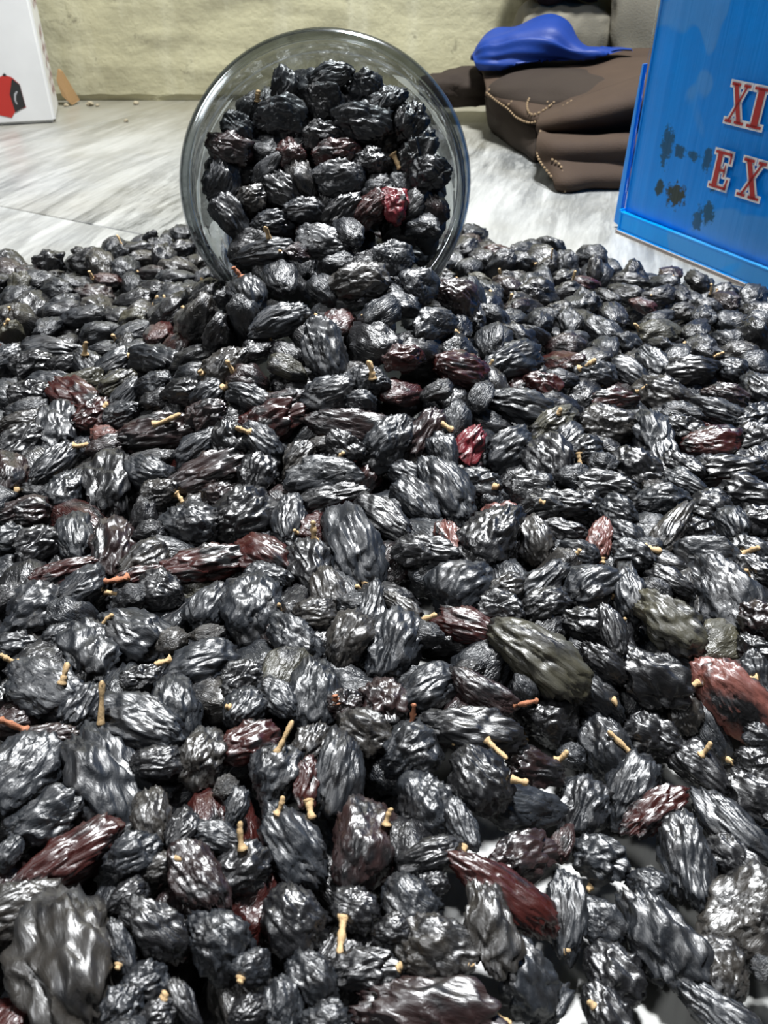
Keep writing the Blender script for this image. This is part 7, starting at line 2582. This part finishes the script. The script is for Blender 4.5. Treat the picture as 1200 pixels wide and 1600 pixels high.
HEAP_STALKS = '''
-492 3507 1064 -486 3502 1101 1 18
731 1780 231 765 1757 243 2 18
-2 1299 147 15 1279 180 1 13
-554 4284 174 -558 4299 205 4 12
-1126 3289 214 -1149 3265 227 5 13
522 1907 144 533 1890 187 0 12
-1221 4341 131 -1198 4384 153 5 12
1236 3131 196 1245 3152 222 4 13
-944 4098 143 -911 4089 163 1 10
-1479 2495 173 -1517 2465 211 4 11
572 3559 222 571 3536 275 0 12
299 4548 211 327 4563 262 3 10
-1039 3507 226 -1012 3515 274 0 11
-1796 3901 182 -1832 3863 191 3 10
-1093 3115 234 -1102 3086 283 0 13
381 2712 322 396 2714 352 0 10
1896 3575 171 1947 3590 200 5 10
-1163 1793 141 -1165 1797 188 0 11
-27 2893 537 -28 2904 579 3 12
-506 2486 417 -522 2476 469 0 12
-418 4159 159 -393 4171 205 0 12
976 4178 134 986 4145 160 2 12
479 3467 269 477 3489 312 2 13
-412 4246 214 -441 4235 227 2 13
-1452 4253 173 -1423 4242 195 4 11
1419 3837 184 1405 3880 230 1 12
-869 3523 254 -867 3527 312 1 10
-1030 2216 162 -1040 2193 185 0 12
916 3854 207 910 3833 269 1 13
839 3965 168 790 3945 187 1 12
-70 2676 509 -75 2689 537 3 11
-666 4610 181 -692 4598 200 3 11
488 2852 219 451 2849 267 1 13
223 4402 211 186 4380 258 2 11
-315 852 196 -309 824 233 0 13
1235 3732 168 1261 3706 203 3 10
-1626 3533 157 -1611 3518 185 4 13
156 1182 166 149 1141 206 2 10
1116 3335 186 1082 3311 230 4 13
709 4330 159 747 4303 178 2 13
-1619 3363 259 -1614 3357 290 5 10
-368 2964 660 -383 2938 671 1 10
-454 1598 149 -473 1597 193 5 13
1767 3477 170 1789 3448 193 3 13
-610 1255 188 -603 1219 191 1 10
1352 3087 178 1379 3058 219 3 11
671 2163 138 697 2217 157 3 11
-994 3536 204 -993 3570 256 1 12
-53 1663 167 -75 1671 195 0 10
-356 688 219 -351 673 247 0 12
-244 1882 192 -260 1869 230 3 10
-268 693 174 -277 700 205 0 11
-1429 3916 200 -1433 3904 247 5 13
848 4109 225 851 4101 288 4 10
583 3976 191 563 3969 232 1 13
-265 1552 186 -274 1539 246 1 10
-278 3993 225 -257 3969 253 0 11
-1840 3410 162 -1861 3418 194 1 10
643 2392 166 668 2413 208 2 13
956 1303 61 941 1276 76 4 13
40 2620 440 24 2611 471 0 10
697 3789 166 705 3758 216 5 13
996 1679 198 969 1672 255 2 11
335 1298 57 341 1245 79 5 12
816 2797 186 842 2790 217 1 13
1586 3753 181 1586 3764 209 5 12
1670 3072 230 1677 3088 286 3 13
1171 2788 140 1161 2774 165 1 13
491 3246 270 483 3203 285 3 11
-781 1263 132 -746 1269 155 4 11
-533 2869 507 -510 2862 545 3 10
1474 3438 180 1455 3428 206 5 10
-1975 3861 168 -1995 3836 205 5 10
520 1731 238 535 1733 267 3 11
-1188 2575 112 -1155 2571 113 1 12
-93 4109 241 -114 4102 266 1 13
-1584 3226 261 -1566 3217 295 5 13
-1237 4060 174 -1292 4083 199 4 12
942 2617 190 939 2581 201 5 13
-14 1353 123 -15 1323 149 4 12
-480 1300 171 -508 1298 225 4 12
274 2843 395 260 2823 418 0 12
383 4306 187 338 4308 224 4 13
1385 2869 125 1407 2858 151 2 11
-858 1080 279 -872 1094 331 2 10
-385 2624 457 -399 2637 489 3 13
817 1224 38 831 1198 48 0 12
12 4474 155 -25 4469 206 2 13
-608 2723 397 -609 2754 402 3 11
-769 3025 399 -787 3055 416 0 12
777 4167 182 806 4122 206 0 11
-1321 2139 204 -1330 2117 253 0 10
-858 2424 180 -862 2429 242 3 12
-1366 4254 246 -1377 4263 305 2 10
616 1529 167 606 1504 226 1 10
-1263 2342 187 -1237 2329 230 4 12
561 1772 155 571 1745 188 5 12
452 2294 161 455 2299 214 4 12
-686 1758 144 -719 1745 173 1 12
368 4143 127 383 4087 131 3 10
-763 3422 339 -791 3457 380 0 11
-713 1442 144 -694 1393 181 4 12
-374 2497 330 -402 2477 356 2 10
-213 1396 205 -203 1415 226 2 11
1127 2691 156 1099 2672 189 1 11
-149 2199 260 -128 2189 290 3 12
-207 1501 94 -156 1487 62 3 11
227 2025 131 205 2037 150 4 10
298 2802 361 304 2824 385 4 13
290 2509 250 279 2504 277 3 10
1580 3814 160 1578 3815 214 5 10
1245 2978 196 1286 3006 222 3 12
'''

for row in RAISINS.strip().split('\n'):
    data, label = row.split('|')
    c, q, dim, idx, col, st = unpack(data)
    sub = int(st[0])
    o = bpy.data.objects.new('raisin', raisin_mesh(idx, sub))
    M = Matrix.Translation(Vector(c)) @ q.to_matrix().to_4x4() @ Matrix.Diagonal((*(dim / 2), 1))
    o.matrix_world = M
    t = TINT[col]
    j = 0.8 + 0.4 * ((c[0] * 7919 + c[1] * 104729) * 1000 % 1.0)
    o.color = (t[0] * j, t[1] * j, t[2] * j, GLOSS[col])
    C.objects.link(o)
    tag(o, label.strip(), 'raisin', 'raisins spilled from the jar')
    if len(st) > 1:
        v = [float(x) for x in st[1:7]]
        a, b = Vector(v[:3]) * 1e-4, Vector(v[3:6]) * 1e-4
        k = int(st[7])
        s = bpy.data.objects.new('stalk', STALKS[k])
        d = b - a
        th = float(st[8]) * 1e-4
        s.matrix_world = Matrix.Translation(a) @ d.to_track_quat('Z', 'Y').to_matrix().to_4x4() @ Matrix.Diagonal((th, th, d.length, 1))
        C.objects.link(s)
        s.parent = o
        s.matrix_parent_inverse = M.inverted()

# the hundreds of raisins behind and beneath them, as one heap
def heap(name, table, label):
    V, F, T_, Bq = [], [], [], []
    nv = 0
    pts_cache = {}
    rs = np.random.RandomState(77)
    SV, SF = [], []
    for row in table.strip().split('\n'):
        c, q, dim, idx, col, st = unpack(row)
        sub = int(st[0])
        if (idx, sub) not in pts_cache: pts_cache[(idx, sub)] = raisin_points(idx, ICO[sub][0])
        p = pts_cache[(idx, sub)]
        R_ = np.array(q.to_matrix())
        V.append((p * (dim / 2)) @ R_.T + c)
        F.append(ICO[sub][1] + nv)
        nv += len(p)
        t = np.array(TINT[col]) * rs.uniform(.8, 1.2)
        T_.append(np.tile([*t, GLOSS[col]], (len(p), 1)))
        Bq.append(p + rs.uniform(0, 60, 3))
    V = np.concatenate(V); F = np.concatenate(F)
    me = bpy.data.meshes.new(name)
    me.vertices.add(len(V)); me.vertices.foreach_set('co', V.astype(np.float32).ravel())
    me.loops.add(len(F) * 3); me.loops.foreach_set('vertex_index', F.astype(np.int32).ravel())
    me.polygons.add(len(F))
    me.polygons.foreach_set('loop_start', np.arange(0, len(F) * 3, 3, dtype=np.int32))
    me.polygons.foreach_set('use_smooth', np.ones(len(F), dtype=bool))
    at = me.attributes.new('tint', 'FLOAT_COLOR', 'POINT'); at.data.foreach_set('color', np.concatenate(T_).astype(np.float32).ravel())
    at = me.attributes.new('berry', 'FLOAT_VECTOR', 'POINT'); at.data.foreach_set('vector', np.concatenate(Bq).astype(np.float32).ravel())
    me.update(calc_edges=True)
    me.validate()
    me.materials.append(skin_heap)
    o = bpy.data.objects.new(name, me)
    C.objects.link(o)
    return tag(o, label, 'raisins', None, 'stuff')
heap_obj = heap('raisin_heap', HEAP, 'dense heap of hundreds of wrinkled black raisins around and under the jar')

# loose stalks of the heap's raisins
vs, fs = [], []
for row in HEAP_STALKS.strip().split('\n'):
    v = [float(x) for x in row.split()]
    a, b = Vector(v[:3]) * 1e-4, Vector(v[3:6]) * 1e-4
    me = STALKS[int(v[6])]
    d = b - a
    M = Matrix.Translation(a) @ d.to_track_quat('Z', 'Y').to_matrix().to_4x4() @ Matrix.Diagonal((v[7] * 1e-4, v[7] * 1e-4, d.length, 1))
    n0 = len(vs)
    vs += [tuple(M @ x.co) for x in me.vertices]
    fs += [tuple(i + n0 for i in p.vertices) for p in me.polygons]
so = mesh_obj('stalks', vs, fs, stalk_tan, heap_obj, True)
so['kind'] = 'stuff'
so['label'] = 'tan dried stalks'
